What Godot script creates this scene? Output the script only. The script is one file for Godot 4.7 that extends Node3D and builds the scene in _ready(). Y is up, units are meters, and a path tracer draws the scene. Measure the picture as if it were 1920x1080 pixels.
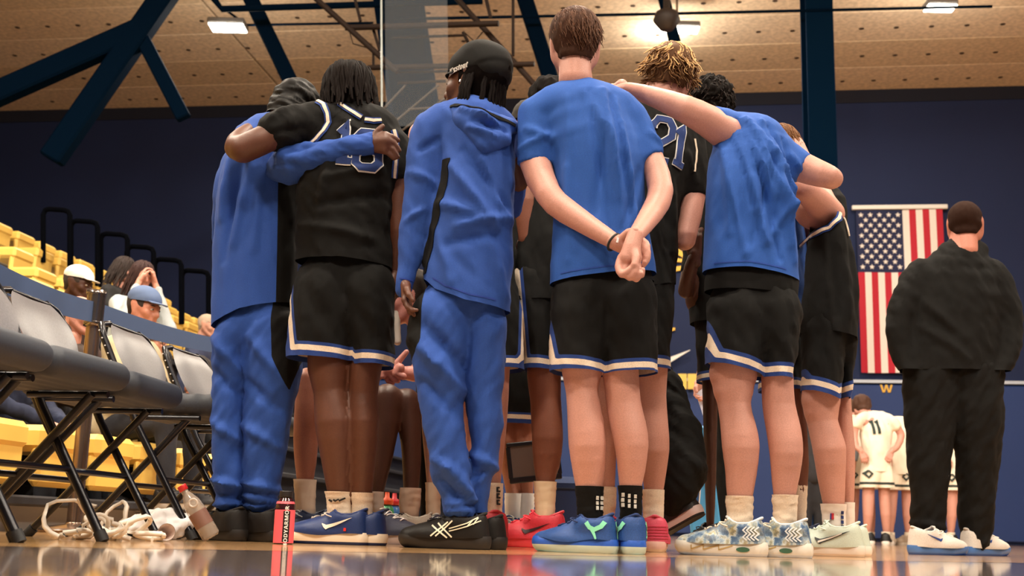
extends Node3D
# A basketball team in a huddle seen from the floor of an old gymnasium.
const F := 2200.0
const CAM_H := 0.075
const PITCH := 11.56
const ROLL := 0.027
const YAW := 8.2            # how far the hall is turned from the lens axis
const HALL := 9.25          # height of the ceiling
const BACK := 24.0          # distance to the end wall
var eye := Vector3(0, CAM_H, 0)
var look := Basis()
var depth := 4.0            # distance of the figure being modelled
var who: Node3D             # the thing being modelled
var noise := FastNoiseLite.new()
var fine := FastNoiseLite.new()
var rng := RandomNumberGenerator.new()
var mats := {}

# ---------------------------------------------------------------- rounded solids
class Field:
	var b := PackedFloat32Array()
	var k := 0.02
	var n := 0
	var chain := 0              # bones of one chain meet plainly, chains blend with each other
	func add(a: Vector3, c: Vector3, r0: Vector3, r1: Vector3, yaw := 0.0, cap := 0.0) -> void:
		var ab := c - a
		var l2: float = maxf(ab.length_squared(), 1e-9)
		b.append_array(PackedFloat32Array([a.x, a.y, a.z, ab.x, ab.y, ab.z, 1.0 / l2, r0.x, r0.y, r0.z, r1.x - r0.x, r1.y - r0.y, r1.z - r0.z, cos(yaw), sin(yaw), cap, sqrt(l2), chain]))
		n += 1
	func next() -> void:
		chain += 1
	func ball(a: Vector3, r: Vector3, yaw := 0.0) -> void:
		next()
		add(a, a + Vector3(0, 0.0005, 0), r, r, yaw)
	func seg(a: Vector3, c: Vector3, r0: float, r1: float, cap := 0.0, own := true) -> void:
		if own:
			next()
		add(a, c, Vector3(r0, r0, r0), Vector3(r1, r1, r1), 0.0, cap)
	func bone(o: int, x: float, y: float, z: float) -> float:
		var px := x - b[o]
		var py := y - b[o + 1]
		var pz := z - b[o + 2]
		var abx := b[o + 3]
		var aby := b[o + 4]
		var abz := b[o + 5]
		var u := (px * abx + py * aby + pz * abz) * b[o + 6]
		var t := clampf(u, 0.0, 1.0)
		var qx := px - abx * t
		var qy := py - aby * t
		var qz := pz - abz * t
		var s := b[o + 14]
		if s != 0.0:
			var c := b[o + 13]
			var w := qx * c - qz * s
			qz = qx * s + qz * c
			qx = w
		var rx := b[o + 7] + b[o + 10] * t
		var ry := b[o + 8] + b[o + 11] * t
		var rz := b[o + 9] + b[o + 12] * t
		var rm := minf(rx, minf(ry, rz))
		qx /= rx
		qy /= ry
		qz /= rz
		var d := (sqrt(qx * qx + qy * qy + qz * qz) - 1.0) * rm
		var cap := b[o + 15]
		if cap > 0.0:
			d = maxf(d, (u - 1.0) * b[o + 16])
			if cap > 1.5:
				d = maxf(d, -u * b[o + 16])
		return d
	func at(p: Vector3) -> float:
		var d := 1e3
		var e := 1e3
		var was := -1.0
		for i in n + 1:
			if i == n or b[i * 18 + 17] != was:
				var h := maxf(k - absf(d - e), 0.0) / k
				d = minf(d, e) - h * h * k * 0.25
				if i == n:
					break
				was = b[i * 18 + 17]
				e = 1e3
			e = minf(e, bone(i * 18, p.x, p.y, p.z))
		return d
	func normal(p: Vector3) -> Vector3:
		var e := 0.002
		return Vector3(at(p + Vector3(e, 0, 0)) - at(p - Vector3(e, 0, 0)), at(p + Vector3(0, e, 0)) - at(p - Vector3(0, e, 0)), at(p + Vector3(0, 0, e)) - at(p - Vector3(0, 0, e))).normalized()
	func hit(p: Vector3, dir: Vector3, most := 1.2) -> Vector3:   # walks from p along dir to the surface
		var t := 0.0
		for i in 60:
			var d := at(p + dir * t)
			if d < 0.0004:
				break
			t += d
			if t > most:
				break
		return p + dir * t
	var _keys: PackedInt32Array
	var _close: Dictionary
	var _lo: Vector3
	var _cell: float
	var _dim: Vector3i
	var _res: Array
	func _block(i: int) -> void:                                # the distances at 4 x 4 x 4 points
		var key := _keys[i]
		var kx := key % _dim.x
		var ky := (key / _dim.x) % _dim.y
		var kz := key / (_dim.x * _dim.y)
		var reach := _cell * 4.4
		var c := _lo + Vector3(kx * 4 + 1.5, ky * 4 + 1.5, kz * 4 + 1.5) * _cell
		var near := PackedInt32Array()
		var best := 1e3
		var got := PackedFloat32Array()
		got.resize(64)
		for o: int in _close[key]:
			var d := bone(o, c.x, c.y, c.z)
			if d < reach + k:
				near.append(o)
				best = minf(best, d)
				if d < -reach - k:
					got.fill(-1e3)
					_res[i] = got
					return
		if near.is_empty() or best > reach + k * 0.5:
			return
		for z in 4:
			var wz := _lo.z + (kz * 4 + z) * _cell
			for y in 4:
				var wy := _lo.y + (ky * 4 + y) * _cell
				for x in 4:
					var wx := _lo.x + (kx * 4 + x) * _cell
					var d := 1e3
					var e := 1e3
					var was := -1.0
					for o in near:
						if b[o + 17] != was:
							was = b[o + 17]
							var df := absf(d - e)
							d = minf(d, e)
							if df < k:
								d -= (k - df) * (k - df) / k * 0.25
							e = 1e3
						e = minf(e, bone(o, wx, wy, wz))
					var dg := absf(d - e)
					d = minf(d, e)
					if dg < k:
						d -= (k - dg) * (k - dg) / k * 0.25
					got[(z * 4 + y) * 4 + x] = d
		_res[i] = got
	func mesh(cell: float) -> Dictionary:
		var lo := Vector3(1e9, 1e9, 1e9)
		var hi := -lo
		for i in n:
			var o := i * 18
			var r := maxf(maxf(maxf(b[o + 7], b[o + 7] + b[o + 10]), maxf(b[o + 8], b[o + 8] + b[o + 11])), maxf(b[o + 9], b[o + 9] + b[o + 12])) + k * 0.5 + cell * 2.0
			var a := Vector3(b[o], b[o + 1], b[o + 2])
			var c := a + Vector3(b[o + 3], b[o + 4], b[o + 5])
			lo = lo.min(a.min(c) - Vector3(r, r, r))
			hi = hi.max(a.max(c) + Vector3(r, r, r))
		var bx := int(ceil((hi.x - lo.x) / cell / 4.0)) + 1
		var by := int(ceil((hi.y - lo.y) / cell / 4.0)) + 1
		var bz := int(ceil((hi.z - lo.z) / cell / 4.0)) + 1
		var nx := bx * 4
		var ny := by * 4
		var nz := bz * 4
		var sy := nx
		var sz := nx * ny
		var g := PackedFloat32Array()
		g.resize(nx * ny * nz)
		g.fill(1e3)
		var blocks := PackedInt32Array()
		var close := {}                                       # block -> bones whose boxes come near it
		for i in n:
			var o := i * 18
			var r := maxf(maxf(maxf(b[o + 7], b[o + 7] + b[o + 10]), maxf(b[o + 8], b[o + 8] + b[o + 11])), maxf(b[o + 9], b[o + 9] + b[o + 12])) + k + cell * 3.0
			var a := Vector3(b[o], b[o + 1], b[o + 2])
			var c := a + Vector3(b[o + 3], b[o + 4], b[o + 5])
			var l0 := (a.min(c) - Vector3(r, r, r) - lo) / (cell * 4.0)
			var l1 := (a.max(c) + Vector3(r, r, r) - lo) / (cell * 4.0)
			for kz in range(maxi(0, int(l0.z)), mini(bz, int(l1.z) + 1)):
				for ky in range(maxi(0, int(l0.y)), mini(by, int(l1.y) + 1)):
					for kx in range(maxi(0, int(l0.x)), mini(bx, int(l1.x) + 1)):
						var key := kx + bx * (ky + by * kz)
						if close.has(key):
							close[key].append(o)
						else:
							close[key] = [o]
		_keys = PackedInt32Array(close.keys())
		_close = close
		_lo = lo
		_cell = cell
		_dim = Vector3i(bx, by, bz)
		_res = []
		_res.resize(_keys.size())
		var job := WorkerThreadPool.add_group_task(_block, _keys.size(), -1, true)
		WorkerThreadPool.wait_for_group_task_completion(job)
		for i in _keys.size():
			if _res[i] == null:
				continue
			var key := _keys[i]
			var base := (key % bx) * 4 + ((key / bx) % by) * 4 * sy + (key / (bx * by)) * 4 * sz
			var got: PackedFloat32Array = _res[i]
			if got[0] > -1e3:
				blocks.append(base)
			for z in 4:
				for y in 4:
					var q := base + y * sy + z * sz
					var p := (z * 4 + y) * 4
					g[q] = got[p]
					g[q + 1] = got[p + 1]
					g[q + 2] = got[p + 2]
					g[q + 3] = got[p + 3]
		_res = []
		var ids := PackedInt32Array()
		ids.resize(g.size())
		ids.fill(-1)
		var v := PackedVector3Array()
		var nn := PackedVector3Array()
		var cells := PackedInt32Array()
		var corner := PackedInt32Array([0, 1, sy, sy + 1, sz, sz + 1, sz + sy, sz + sy + 1])
		var edges := PackedInt32Array([0, 1, 2, 3, 4, 5, 6, 7, 0, 2, 1, 3, 4, 6, 5, 7, 0, 4, 1, 5, 2, 6, 3, 7])
		var off := PackedVector3Array()
		for i in 8:
			off.append(Vector3(i & 1, (i >> 1) & 1, i >> 2))
		var top := g.size() - sz - sy - 2
		var skip := cell * 1.75
		var w := PackedFloat32Array()
		w.resize(8)
		for base in blocks:
			for z in 4:
				for y in 4:
					for x in 4:
						var q := base + x + y * sy + z * sz
						if q >= top or absf(g[q]) > skip:
							continue
						var inn := 0
						for i in 8:
							var d := g[q + corner[i]]
							w[i] = d
							if d < 0.0:
								inn += 1
						if inn == 0 or inn == 8:
							continue
						var s := Vector3.ZERO
						var c := 0
						for e in 12:
							var i := edges[e * 2]
							var j := edges[e * 2 + 1]
							var a0 := w[i]
							var a1 := w[j]
							if (a0 < 0.0) != (a1 < 0.0):
								s += off[i].lerp(off[j], a0 / (a0 - a1))
								c += 1
						s /= c
						var gx := q % nx
						var gy := (q / sy) % ny
						var gz := q / sz
						ids[q] = v.size()
						cells.append(q)
						v.append(lo + (Vector3(gx, gy, gz) + s) * cell)
						nn.append(Vector3(w[1] + w[3] + w[5] + w[7] - w[0] - w[2] - w[4] - w[6], w[2] + w[3] + w[6] + w[7] - w[0] - w[1] - w[4] - w[5], w[4] + w[5] + w[6] + w[7] - w[0] - w[1] - w[2] - w[3]).normalized())
		var ix := PackedInt32Array()
		var step := PackedInt32Array([1, sy, sz])
		for q in cells:
			var d0 := g[q]
			for ax in 3:
				if (d0 < 0.0) == (g[q + step[ax]] < 0.0):
					continue
				var u := step[(ax + 1) % 3]
				var t := step[(ax + 2) % 3]
				if q - u - t < 0:
					continue
				var i0 := ids[q]
				var i1 := ids[q - u]
				var i2 := ids[q - u - t]
				var i3 := ids[q - t]
				if i1 < 0 or i2 < 0 or i3 < 0:
					continue
				if d0 < 0.0:
					ix.append_array(PackedInt32Array([i0, i2, i1, i0, i3, i2]))
				else:
					ix.append_array(PackedInt32Array([i0, i1, i2, i0, i2, i3]))
		return {"v": v, "n": nn, "i": ix}

# ---------------------------------------------------------------- mesh tools
func blank() -> Dictionary:
	return {"v": PackedVector3Array(), "n": PackedVector3Array(), "i": PackedInt32Array()}

func join(m: Dictionary, o: Dictionary, x := Transform3D()) -> Dictionary:
	var v: PackedVector3Array = m.v
	var n: PackedVector3Array = m.n
	var ix: PackedInt32Array = m.i
	var s := v.size()
	v.append_array(x * (o.v as PackedVector3Array))
	n.append_array(Transform3D(x.basis.orthonormalized(), Vector3.ZERO) * (o.n as PackedVector3Array))
	for i in (o.i as PackedInt32Array):
		ix.append(i + s)
	m.v = v
	m.n = n
	m.i = ix
	return m

func smooth(m: Dictionary) -> Dictionary:
	var v: PackedVector3Array = m.v
	var ix: PackedInt32Array = m.i
	var n := PackedVector3Array()
	n.resize(v.size())
	for t in range(0, ix.size(), 3):
		var a := ix[t]
		var b := ix[t + 1]
		var c := ix[t + 2]
		var f := (v[c] - v[a]).cross(v[b] - v[a])
		n[a] += f
		n[b] += f
		n[c] += f
	for i in n.size():
		n[i] = n[i].normalized()
	m.n = n
	return m

func flat(m: Dictionary) -> Dictionary:
	var o := blank()
	var v: PackedVector3Array = m.v
	var ov := PackedVector3Array()
	var on := PackedVector3Array()
	var oi := PackedInt32Array()
	var ix: PackedInt32Array = m.i
	for t in range(0, ix.size(), 3):
		var f := (v[ix[t + 2]] - v[ix[t]]).cross(v[ix[t + 1]] - v[ix[t]]).normalized()
		for k in 3:
			oi.append(ov.size())
			ov.append(v[ix[t + k]])
			on.append(f)
	o.v = ov
	o.n = on
	o.i = oi
	return o

func swell(m: Dictionary, by: Callable) -> Dictionary:      # moves every vertex along its normal
	var v: PackedVector3Array = m.v
	var n: PackedVector3Array = m.n
	for i in v.size():
		v[i] += n[i] * float(by.call(v[i]))
	m.v = v
	return smooth(m)

func cut(m: Dictionary, f: Callable) -> Array:              # [where f >= 0, where f < 0]
	var v: PackedVector3Array = m.v
	var n: PackedVector3Array = m.n
	var ix: PackedInt32Array = m.i
	var val := PackedFloat32Array()
	val.resize(v.size())
	for i in v.size():
		val[i] = f.call(v[i])
	var both := []
	for side in 2:
		var sg := 1.0 if side == 0 else -1.0
		var ov := PackedVector3Array()
		var on := PackedVector3Array()
		var oi := PackedInt32Array()
		var known := {}
		for t in range(0, ix.size(), 3):
			var poly := PackedInt32Array()
			var any := false
			for k in 3:
				if val[ix[t + k]] * sg >= 0.0:
					any = true
			if not any:
				continue
			for k in 3:
				var a := ix[t + k]
				var b := ix[t + (k + 1) % 3]
				var va := val[a] * sg
				var vb := val[b] * sg
				if va >= 0.0:
					if not known.has(a):
						known[a] = ov.size()
						ov.append(v[a])
						on.append(n[a])
					poly.append(known[a])
				if (va >= 0.0) != (vb >= 0.0):
					var key := (mini(a, b) + 1) * 4194304 + maxi(a, b)
					if not known.has(key):
						var s := va / (va - vb)
						known[key] = ov.size()
						ov.append(v[a].lerp(v[b], s))
						on.append(n[a].lerp(n[b], s).normalized())
					poly.append(known[key])
			for k in range(1, poly.size() - 1):
				oi.append(poly[0])
				oi.append(poly[k])
				oi.append(poly[k + 1])
		both.append({"v": ov, "n": on, "i": oi})
	return both

func commit(m: Dictionary, shift := Vector3.ZERO) -> ArrayMesh:
	var v: PackedVector3Array = m.v
	if shift != Vector3.ZERO:
		v = Transform3D(Basis(), -shift) * v
	var a := []
	a.resize(Mesh.ARRAY_MAX)
	a[Mesh.ARRAY_VERTEX] = v
	a[Mesh.ARRAY_NORMAL] = m.n
	a[Mesh.ARRAY_INDEX] = m.i
	var mesh := ArrayMesh.new()
	if v.size() > 2:
		mesh.add_surface_from_arrays(Mesh.PRIMITIVE_TRIANGLES, a)
	return mesh

func origin_of(o: Node3D) -> Vector3:
	var p := Vector3.ZERO
	var q: Node = o
	while q is Node3D and q != self:
		p += (q as Node3D).position
		q = q.get_parent()
	return p

func part(called: String, m: Dictionary, mt: Material, parent: Node3D = null, label := "") -> MeshInstance3D:   # m in world coordinates
	var o := MeshInstance3D.new()
	o.name = called
	var up: Node3D = parent if parent else who
	o.mesh = commit(m, origin_of(up))
	o.material_override = mt
	up.add_child(o, true)
	if label != "":
		o.set_meta("label", label)
	return o

func lay(called: String, m: Dictionary, mt: Material, parent: Node3D, x := Transform3D()) -> MeshInstance3D:    # m in the parent's own coordinates
	var o := MeshInstance3D.new()
	o.name = called
	o.mesh = commit(m)
	o.material_override = mt
	o.transform = x
	parent.add_child(o, true)
	return o

var used := {}
func numbered(called: String) -> String:
	var k: int = used.get(called, -1) + 1
	used[called] = k
	return called if k == 0 else "%s_%03d" % [called, k]

func tag(o: Node3D, label := "", category := "", group := "", kind := "") -> Node3D:
	for p in [["label", label], ["category", category], ["group", group], ["kind", kind]]:
		if p[1] != "":
			o.set_meta(p[0], p[1])
	return o

func thing(called: String, label: String, category: String, at := Vector3.ZERO, turn := 0.0, group := "") -> Node3D:
	var o := Node3D.new()
	o.name = numbered(called)
	o.position = at
	o.rotation.y = turn
	add_child(o)
	tag(o, label, category, group)
	who = o
	return o

func struct(called: String, m: Dictionary, mt: Material) -> MeshInstance3D:
	var o := lay(called, m, mt, self)
	o.set_meta("kind", "structure")
	return o

# ---------------------------------------------------------------- simple shapes
func quad(m: Dictionary, a: Vector3, b: Vector3, c: Vector3, d: Vector3) -> void:    # clockwise seen from the front
	var f := (c - a).cross(b - a).normalized()
	var s: int = m.v.size()
	m.v.append_array(PackedVector3Array([a, b, c, d]))
	m.n.append_array(PackedVector3Array([f, f, f, f]))
	m.i.append_array(PackedInt32Array([s, s + 1, s + 2, s, s + 2, s + 3]))

func box(c: Vector3, s: Vector3, bev := 0.0, basis := Basis()) -> Dictionary:         # a box with chamfered edges
	var m := blank()
	var h := s * 0.5
	var g := h - Vector3(bev, bev, bev)
	var x := Transform3D(basis, c)
	for ax in 3:
		for sg in [-1.0, 1.0]:
			var u := (ax + 1) % 3
			var w := (ax + 2) % 3
			var p := []
			for q in [[-1, -1], [-1, 1], [1, 1], [1, -1]]:
				var e := Vector3.ZERO
				e[ax] = sg * h[ax]
				e[u] = q[0] * g[u]
				e[w] = q[1] * g[w]
				p.append(x * e)
			if sg > 0:
				quad(m, p[0], p[1], p[2], p[3])
			else:
				quad(m, p[3], p[2], p[1], p[0])
	if bev > 0.0:
		for ax in 3:                                            # edges along ax
			var u := (ax + 1) % 3
			var w := (ax + 2) % 3
			for su in [-1.0, 1.0]:
				for sw in [-1.0, 1.0]:
					var p := []
					for q in [[-1, 0], [1, 0], [1, 1], [-1, 1]]:
						var e := Vector3.ZERO
						e[ax] = q[0] * g[ax]
						e[u] = su * (h[u] if q[1] == 0 else g[u])
						e[w] = sw * (g[w] if q[1] == 0 else h[w])
						p.append(x * e)
					if su * sw < 0:
						quad(m, p[3], p[2], p[1], p[0])
					else:
						quad(m, p[0], p[1], p[2], p[3])
		for sx in [-1.0, 1.0]:
			for sy in [-1.0, 1.0]:
				for sz in [-1.0, 1.0]:
					var a := x * Vector3(sx * h.x, sy * g.y, sz * g.z)
					var b := x * Vector3(sx * g.x, sy * h.y, sz * g.z)
					var d := x * Vector3(sx * g.x, sy * g.y, sz * h.z)
					var f := (basis * Vector3(sx, sy, sz)).normalized()
					var i: int = m.v.size()
					m.v.append_array(PackedVector3Array([a, b, d]))
					m.n.append_array(PackedVector3Array([f, f, f]))
					m.i.append_array(PackedInt32Array([i, i + 2, i + 1] if sx * sy * sz > 0 else [i, i + 1, i + 2]))
	return m

func tube(m: Dictionary, pts: Array, radii: Array, sides := 8, squash := 1.0) -> void:   # a round bar along points
	var n := pts.size()
	var base: int = m.v.size()
	var ref := Vector3.UP
	var d0: Vector3 = (pts[1] - pts[0]).normalized()
	if absf(d0.dot(ref)) > 0.9:
		ref = Vector3.RIGHT
	for i in n:
		var d: Vector3 = (pts[mini(i + 1, n - 1)] - pts[maxi(i - 1, 0)]).normalized()
		var u := ref.cross(d)
		if u.length() < 0.05:
			u = Vector3.FORWARD.cross(d)
		u = u.normalized()
		var w := d.cross(u)
		ref = w
		var r: float = radii[mini(i, radii.size() - 1)]
		for s in sides:
			var a := TAU * s / sides
			var q := u * cos(a) + w * sin(a) * squash
			m.v.append(pts[i] + q * r)
			m.n.append(q.normalized())
	for i in n - 1:
		for s in sides:
			var a := base + i * sides + s
			var b := base + i * sides + (s + 1) % sides
			m.i.append_array(PackedInt32Array([a, a + sides, b, b, a + sides, b + sides]))
	for e in 2:
		var i := 0 if e == 0 else n - 1
		var c: int = m.v.size()
		var f: Vector3 = d0 * -1.0 if e == 0 else (pts[n - 1] - pts[n - 2]).normalized()
		m.v.append(pts[i])
		m.n.append(f)
		for s in sides:
			m.v.append(m.v[base + i * sides + s])
			m.n.append(f)
		for s in sides:
			var a := c + 1 + s
			var b := c + 1 + (s + 1) % sides
			m.i.append_array(PackedInt32Array([c, a, b] if e == 0 else [c, b, a]))

func bar(a: Vector3, b: Vector3, w: float, d: float, up := Vector3(0, 0, 1)) -> Dictionary:    # a square beam from a to b
	var y := (b - a).normalized()
	var x := y.cross(up).normalized()
	return box((a + b) * 0.5, Vector3(w, (b - a).length(), d), minf(w, d) * 0.12, Basis(x, y, x.cross(y)))

func lathe(profile: Array, sides := 20, x := Transform3D()) -> Dictionary:        # profile of [radius, height] from the bottom up
	var m := blank()
	var n := profile.size()
	for i in n:
		for s in sides:
			var a := TAU * s / sides
			m.v.append(x * Vector3(cos(a) * profile[i][0], profile[i][1], sin(a) * profile[i][0]))
			m.n.append(Vector3.UP)
	for i in n - 1:
		for s in sides:
			var a := i * sides + s
			var b := i * sides + (s + 1) % sides
			m.i.append_array(PackedInt32Array([a, b, a + sides, b, b + sides, a + sides]))
	return smooth(m)

func sheet(rows: Array, thick := 0.0) -> Dictionary:         # a grid of points, rows of equal length; with a thickness it gets two faces
	var m := blank()
	var w: int = rows[0].size()
	for r in rows:
		for p in r:
			m.v.append(p)
			m.n.append(Vector3.UP)
	for j in rows.size() - 1:
		for i in w - 1:
			var a := j * w + i
			m.i.append_array(PackedInt32Array([a, a + 1, a + w, a + 1, a + w + 1, a + w]))
	smooth(m)
	if thick > 0.0:
		var o := blank()
		join(o, m)
		for i in o.v.size():
			o.v[i] -= o.n[i] * thick
			o.n[i] = -o.n[i]
		for t in range(0, o.i.size(), 3):
			var q: int = o.i[t]
			o.i[t] = o.i[t + 1]
			o.i[t + 1] = q
		join(m, o)
		var ring := []
		for i in w:
			ring.append(i)
		for j in range(1, rows.size()):
			ring.append(j * w + w - 1)
		for i in range(w - 2, -1, -1):
			ring.append((rows.size() - 1) * w + i)
		for j in range(rows.size() - 2, 0, -1):
			ring.append(j * w)
		var h: int = rows.size() * w
		for i in ring.size():
			var a: int = ring[i]
			var b: int = ring[(i + 1) % ring.size()]
			quad(m, m.v[b], m.v[a], m.v[a + h], m.v[b + h])
	return m

# ---------------------------------------------------------------- pixels to places
func ray(px: float, py: float) -> Vector3:
	return look * Vector3((px - 960.0) / F, (540.0 - py) / F, -1.0)

func at(px: float, py: float, d: float) -> Vector3:
	var r := ray(px, py)
	return eye + r * (d / -r.z)

func P(px: float, py: float, dz := 0.0) -> Vector3:
	return at(px, py, depth - dz)

func per(p: Vector3) -> float:                             # metres in one pixel there
	return -(look.inverse() * (p - eye)).z / F

func hall(u: float, y: float, v: float) -> Vector3:        # along the end wall, up, away towards the end wall
	var a := deg_to_rad(YAW)
	return Vector3(cos(a) * u + sin(a) * v, y, sin(a) * u - cos(a) * v)

func on_wall(px: float, py: float, v := BACK) -> Vector3:  # where a ray meets a plane parallel to the end wall
	var a := deg_to_rad(YAW)
	var n := Vector3(sin(a), 0, -cos(a))
	var r := ray(px, py)
	return eye + r * (v / r.dot(n))

# ---------------------------------------------------------------- building figures
func curved(pts: Array, sub: int) -> Array:                # rows of numbers, filled in along a smooth curve
	var o := []
	var n := pts.size()
	for i in n - 1:
		var a: Array = pts[maxi(i - 1, 0)]
		var b: Array = pts[i]
		var c: Array = pts[i + 1]
		var d: Array = pts[mini(i + 2, n - 1)]
		for s in sub:
			var t := float(s) / sub
			var r := []
			for k in b.size():
				var lo := minf(b[k], c[k])
				var hi := maxf(b[k], c[k])
				var give := (hi - lo) * 0.12
				r.append(clampf(cubic_interpolate(b[k], c[k], a[k], d[k], t), lo - give, hi + give))
			o.append(r)
	o.append(pts[n - 1])
	return o

func limb(f: Field, list: Array, cap := 0.0) -> void:       # [px, py, radius px, towards the camera m]
	var pts := []
	for p in list:
		pts.append(p if p.size() > 3 else [p[0], p[1], p[2], 0.0])
	if pts.size() > 2:
		pts = curved(pts, 2)
	f.next()
	for i in pts.size() - 1:
		var p: Array = pts[i]
		var q: Array = pts[i + 1]
		var a := P(p[0], p[1], p[3])
		var b := P(q[0], q[1], q[3])
		f.seg(a, b, p[2] * per(a), q[2] * per(b), cap if i == pts.size() - 2 else 0.0, false)

func rows(f: Field, list: Array, yaw := 0.0) -> void:       # [py, left px, right px, towards the camera m, half depth m]
	var pts := curved(list, 2) if list.size() > 2 else list
	f.next()
	for i in pts.size() - 1:
		var e := []
		for p in [pts[i], pts[i + 1]]:
			var c := P((p[1] + p[2]) * 0.5, p[0], p[3])
			var rx: float = (p[2] - p[1]) * 0.5 * per(c)
			e.append(c)
			e.append(Vector3(rx, minf(rx, p[4]), p[4]))
		f.add(e[0], e[2], e[1], e[3], yaw)

func line(pts: Array, d := -1.0) -> PackedVector2Array:     # a polyline of pixels as x, y at the figure's distance
	var o := PackedVector2Array()
	for p in pts:
		var q := at(p[0], p[1], depth if d < 0.0 else d)
		o.append(Vector2(q.x, q.y))
	return o

func level(l: PackedVector2Array, x: float) -> float:       # height of a polyline at x
	if x <= l[0].x:
		return l[0].y
	for i in l.size() - 1:
		if x <= l[i + 1].x:
			return lerpf(l[i].y, l[i + 1].y, (x - l[i].x) / maxf(l[i + 1].x - l[i].x, 1e-6))
	return l[l.size() - 1].y

func sided(l: PackedVector2Array, p: Vector2) -> float:     # signed distance from a polyline, positive on its left
	var best := 1e9
	var sg := 1.0
	for i in l.size() - 1:
		var ab := l[i + 1] - l[i]
		var t := (p - l[i]).dot(ab) / ab.length_squared()
		if i > 0:
			t = maxf(t, 0.0)
		if i < l.size() - 2:
			t = minf(t, 1.0)
		var q := p - l[i] - ab * t
		if q.length() < absf(best) - 1e-7:
			best = q.length()
			sg = 1.0 if ab.cross(p - l[i]) >= 0.0 else -1.0
	return best * sg

class Cloth:
	var f := Field.new()
	var amp := 0.004
	var lean := 0.4           # direction of the creases
	var across := 14.0
	var along := 4.0
	var strokes := []         # [x0, y0, x1, y1, width, height]
	var noise: FastNoiseLite
	func push(p: Vector3) -> float:
		var c := cos(lean)
		var s := sin(lean)
		var a := (p.x * c + p.y * s) * across
		var b := (-p.x * s + p.y * c) * along
		var h := noise.get_noise_3d(a * 150.0, b * 150.0, p.z * 600.0) + 0.5 * noise.get_noise_3d(a * 340.0 + 40.0, b * 340.0, p.z * 1100.0)
		var d := amp * h
		for k in strokes:
			var q := Vector2(p.x - k[0], p.y - k[1])
			var ab := Vector2(k[2] - k[0], k[3] - k[1])
			var t := clampf(q.dot(ab) / ab.length_squared(), 0.0, 1.0)
			var e: float = (q - ab * t).length() / k[4]
			if e < 2.5:
				d += k[5] * exp(-e * e) * (1.0 - absf(t - 0.5))
		return d

func cloth(amp := 0.004, lean := 0.4, across := 14.0, along := 4.0) -> Cloth:
	var c := Cloth.new()
	c.amp = amp * 1.5
	c.lean = lean
	c.across = across
	c.along = along
	c.noise = noise
	c.f.k = 0.03
	return c

func crease(c: Cloth, list: Array) -> void:                 # [px, py, px, py, width px, height m]
	for s in list:
		var a := P(s[0], s[1])
		var b := P(s[2], s[3])
		c.strokes.append([a.x, a.y, b.x, b.y, s[4] * per(a), s[5] * 2.6])

func sewn(c: Cloth, cell: float) -> Dictionary:
	return swell(c.f.mesh(cell), c.push)

# strips of cloth, numbers and emblems laid on a surface: points are pixels, followed from the figure's near side along dir
func drape(f: Field, list: Array, lift: float, c: Cloth = null, dir := Vector3(0, 0, -1), from := 0.6) -> PackedVector3Array:
	var o := PackedVector3Array()
	for q in list:
		var p := f.hit(q - dir * from, dir, from * 2.5)
		var n := f.normal(p)
		o.append(p + n * (lift + (c.push(p) if c else 0.0)))
	return o

func path_strip(pts: Array, w0: float, w1: float, closed := false, step := 0.012) -> Array:      # world points -> rows of left, middle and right points in the x, y plane, mitred
	var l := []
	for i in pts.size() - (0 if closed else 1):
		var a: Vector3 = pts[i]
		var b: Vector3 = pts[(i + 1) % pts.size()]
		var k := maxi(1, int(ceil((b - a).length() / step)))
		for j in k:
			l.append([a.lerp(b, float(j) / k), j == 0])
	if not closed:
		l.append([pts[pts.size() - 1], true])
	var out := []
	var n := l.size()
	for i in n:
		var p: Vector3 = l[i][0]
		var before: Vector3 = l[(i - 1 + n) % n][0] if closed or i > 0 else p - (l[1][0] - p)
		var after: Vector3 = l[(i + 1) % n][0] if closed or i < n - 1 else p + (p - l[n - 2][0])
		var d0 := (p - before).normalized()
		var d1 := (after - p).normalized()
		var d := (d0 + d1).normalized()
		var s := Vector3(-d.y, d.x, 0)
		var mit := 1.0 / maxf(0.5, d.dot(d1))
		var w := lerpf(w0, w1, float(i) / maxi(n - 1, 1)) * mit
		out.append([p + s * w, p + s * w * 0.33, p - s * w * 0.33, p - s * w])
	if closed:
		out.append(out[0])
	return out

func strip(f: Field, pts: Array, w0: float, w1: float, lift: float, c: Cloth = null, closed := false) -> Dictionary:
	var rr := []
	for r in path_strip(pts, w0, w1, closed):
		rr.append(Array(drape(f, r, lift, c)))
	var m := sheet(rr, minf(lift * 1.2, 0.004))
	return m

func pxs(list: Array, dz := 0.0) -> Array:
	var o := []
	for p in list:
		o.append(P(p[0], p[1], dz))
	return o

const DIGITS := {
	"0": [[[0, 15], [0, 85], [20, 100], [60, 100], [80, 85], [80, 15], [60, 0], [20, 0], [0, 15]]],
	"1": [[[12, 80], [40, 100], [40, 0]], [[8, 0], [72, 0]]],
	"2": [[[0, 75], [0, 85], [18, 100], [62, 100], [80, 85], [80, 62], [5, 22], [5, 2], [82, 2]]],
	"8": [[[20, 52], [0, 66], [0, 86], [18, 100], [62, 100], [80, 86], [80, 66], [60, 52], [20, 52], [0, 38], [0, 14], [18, 0], [62, 0], [80, 14], [80, 38], [60, 52]]],
}

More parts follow.
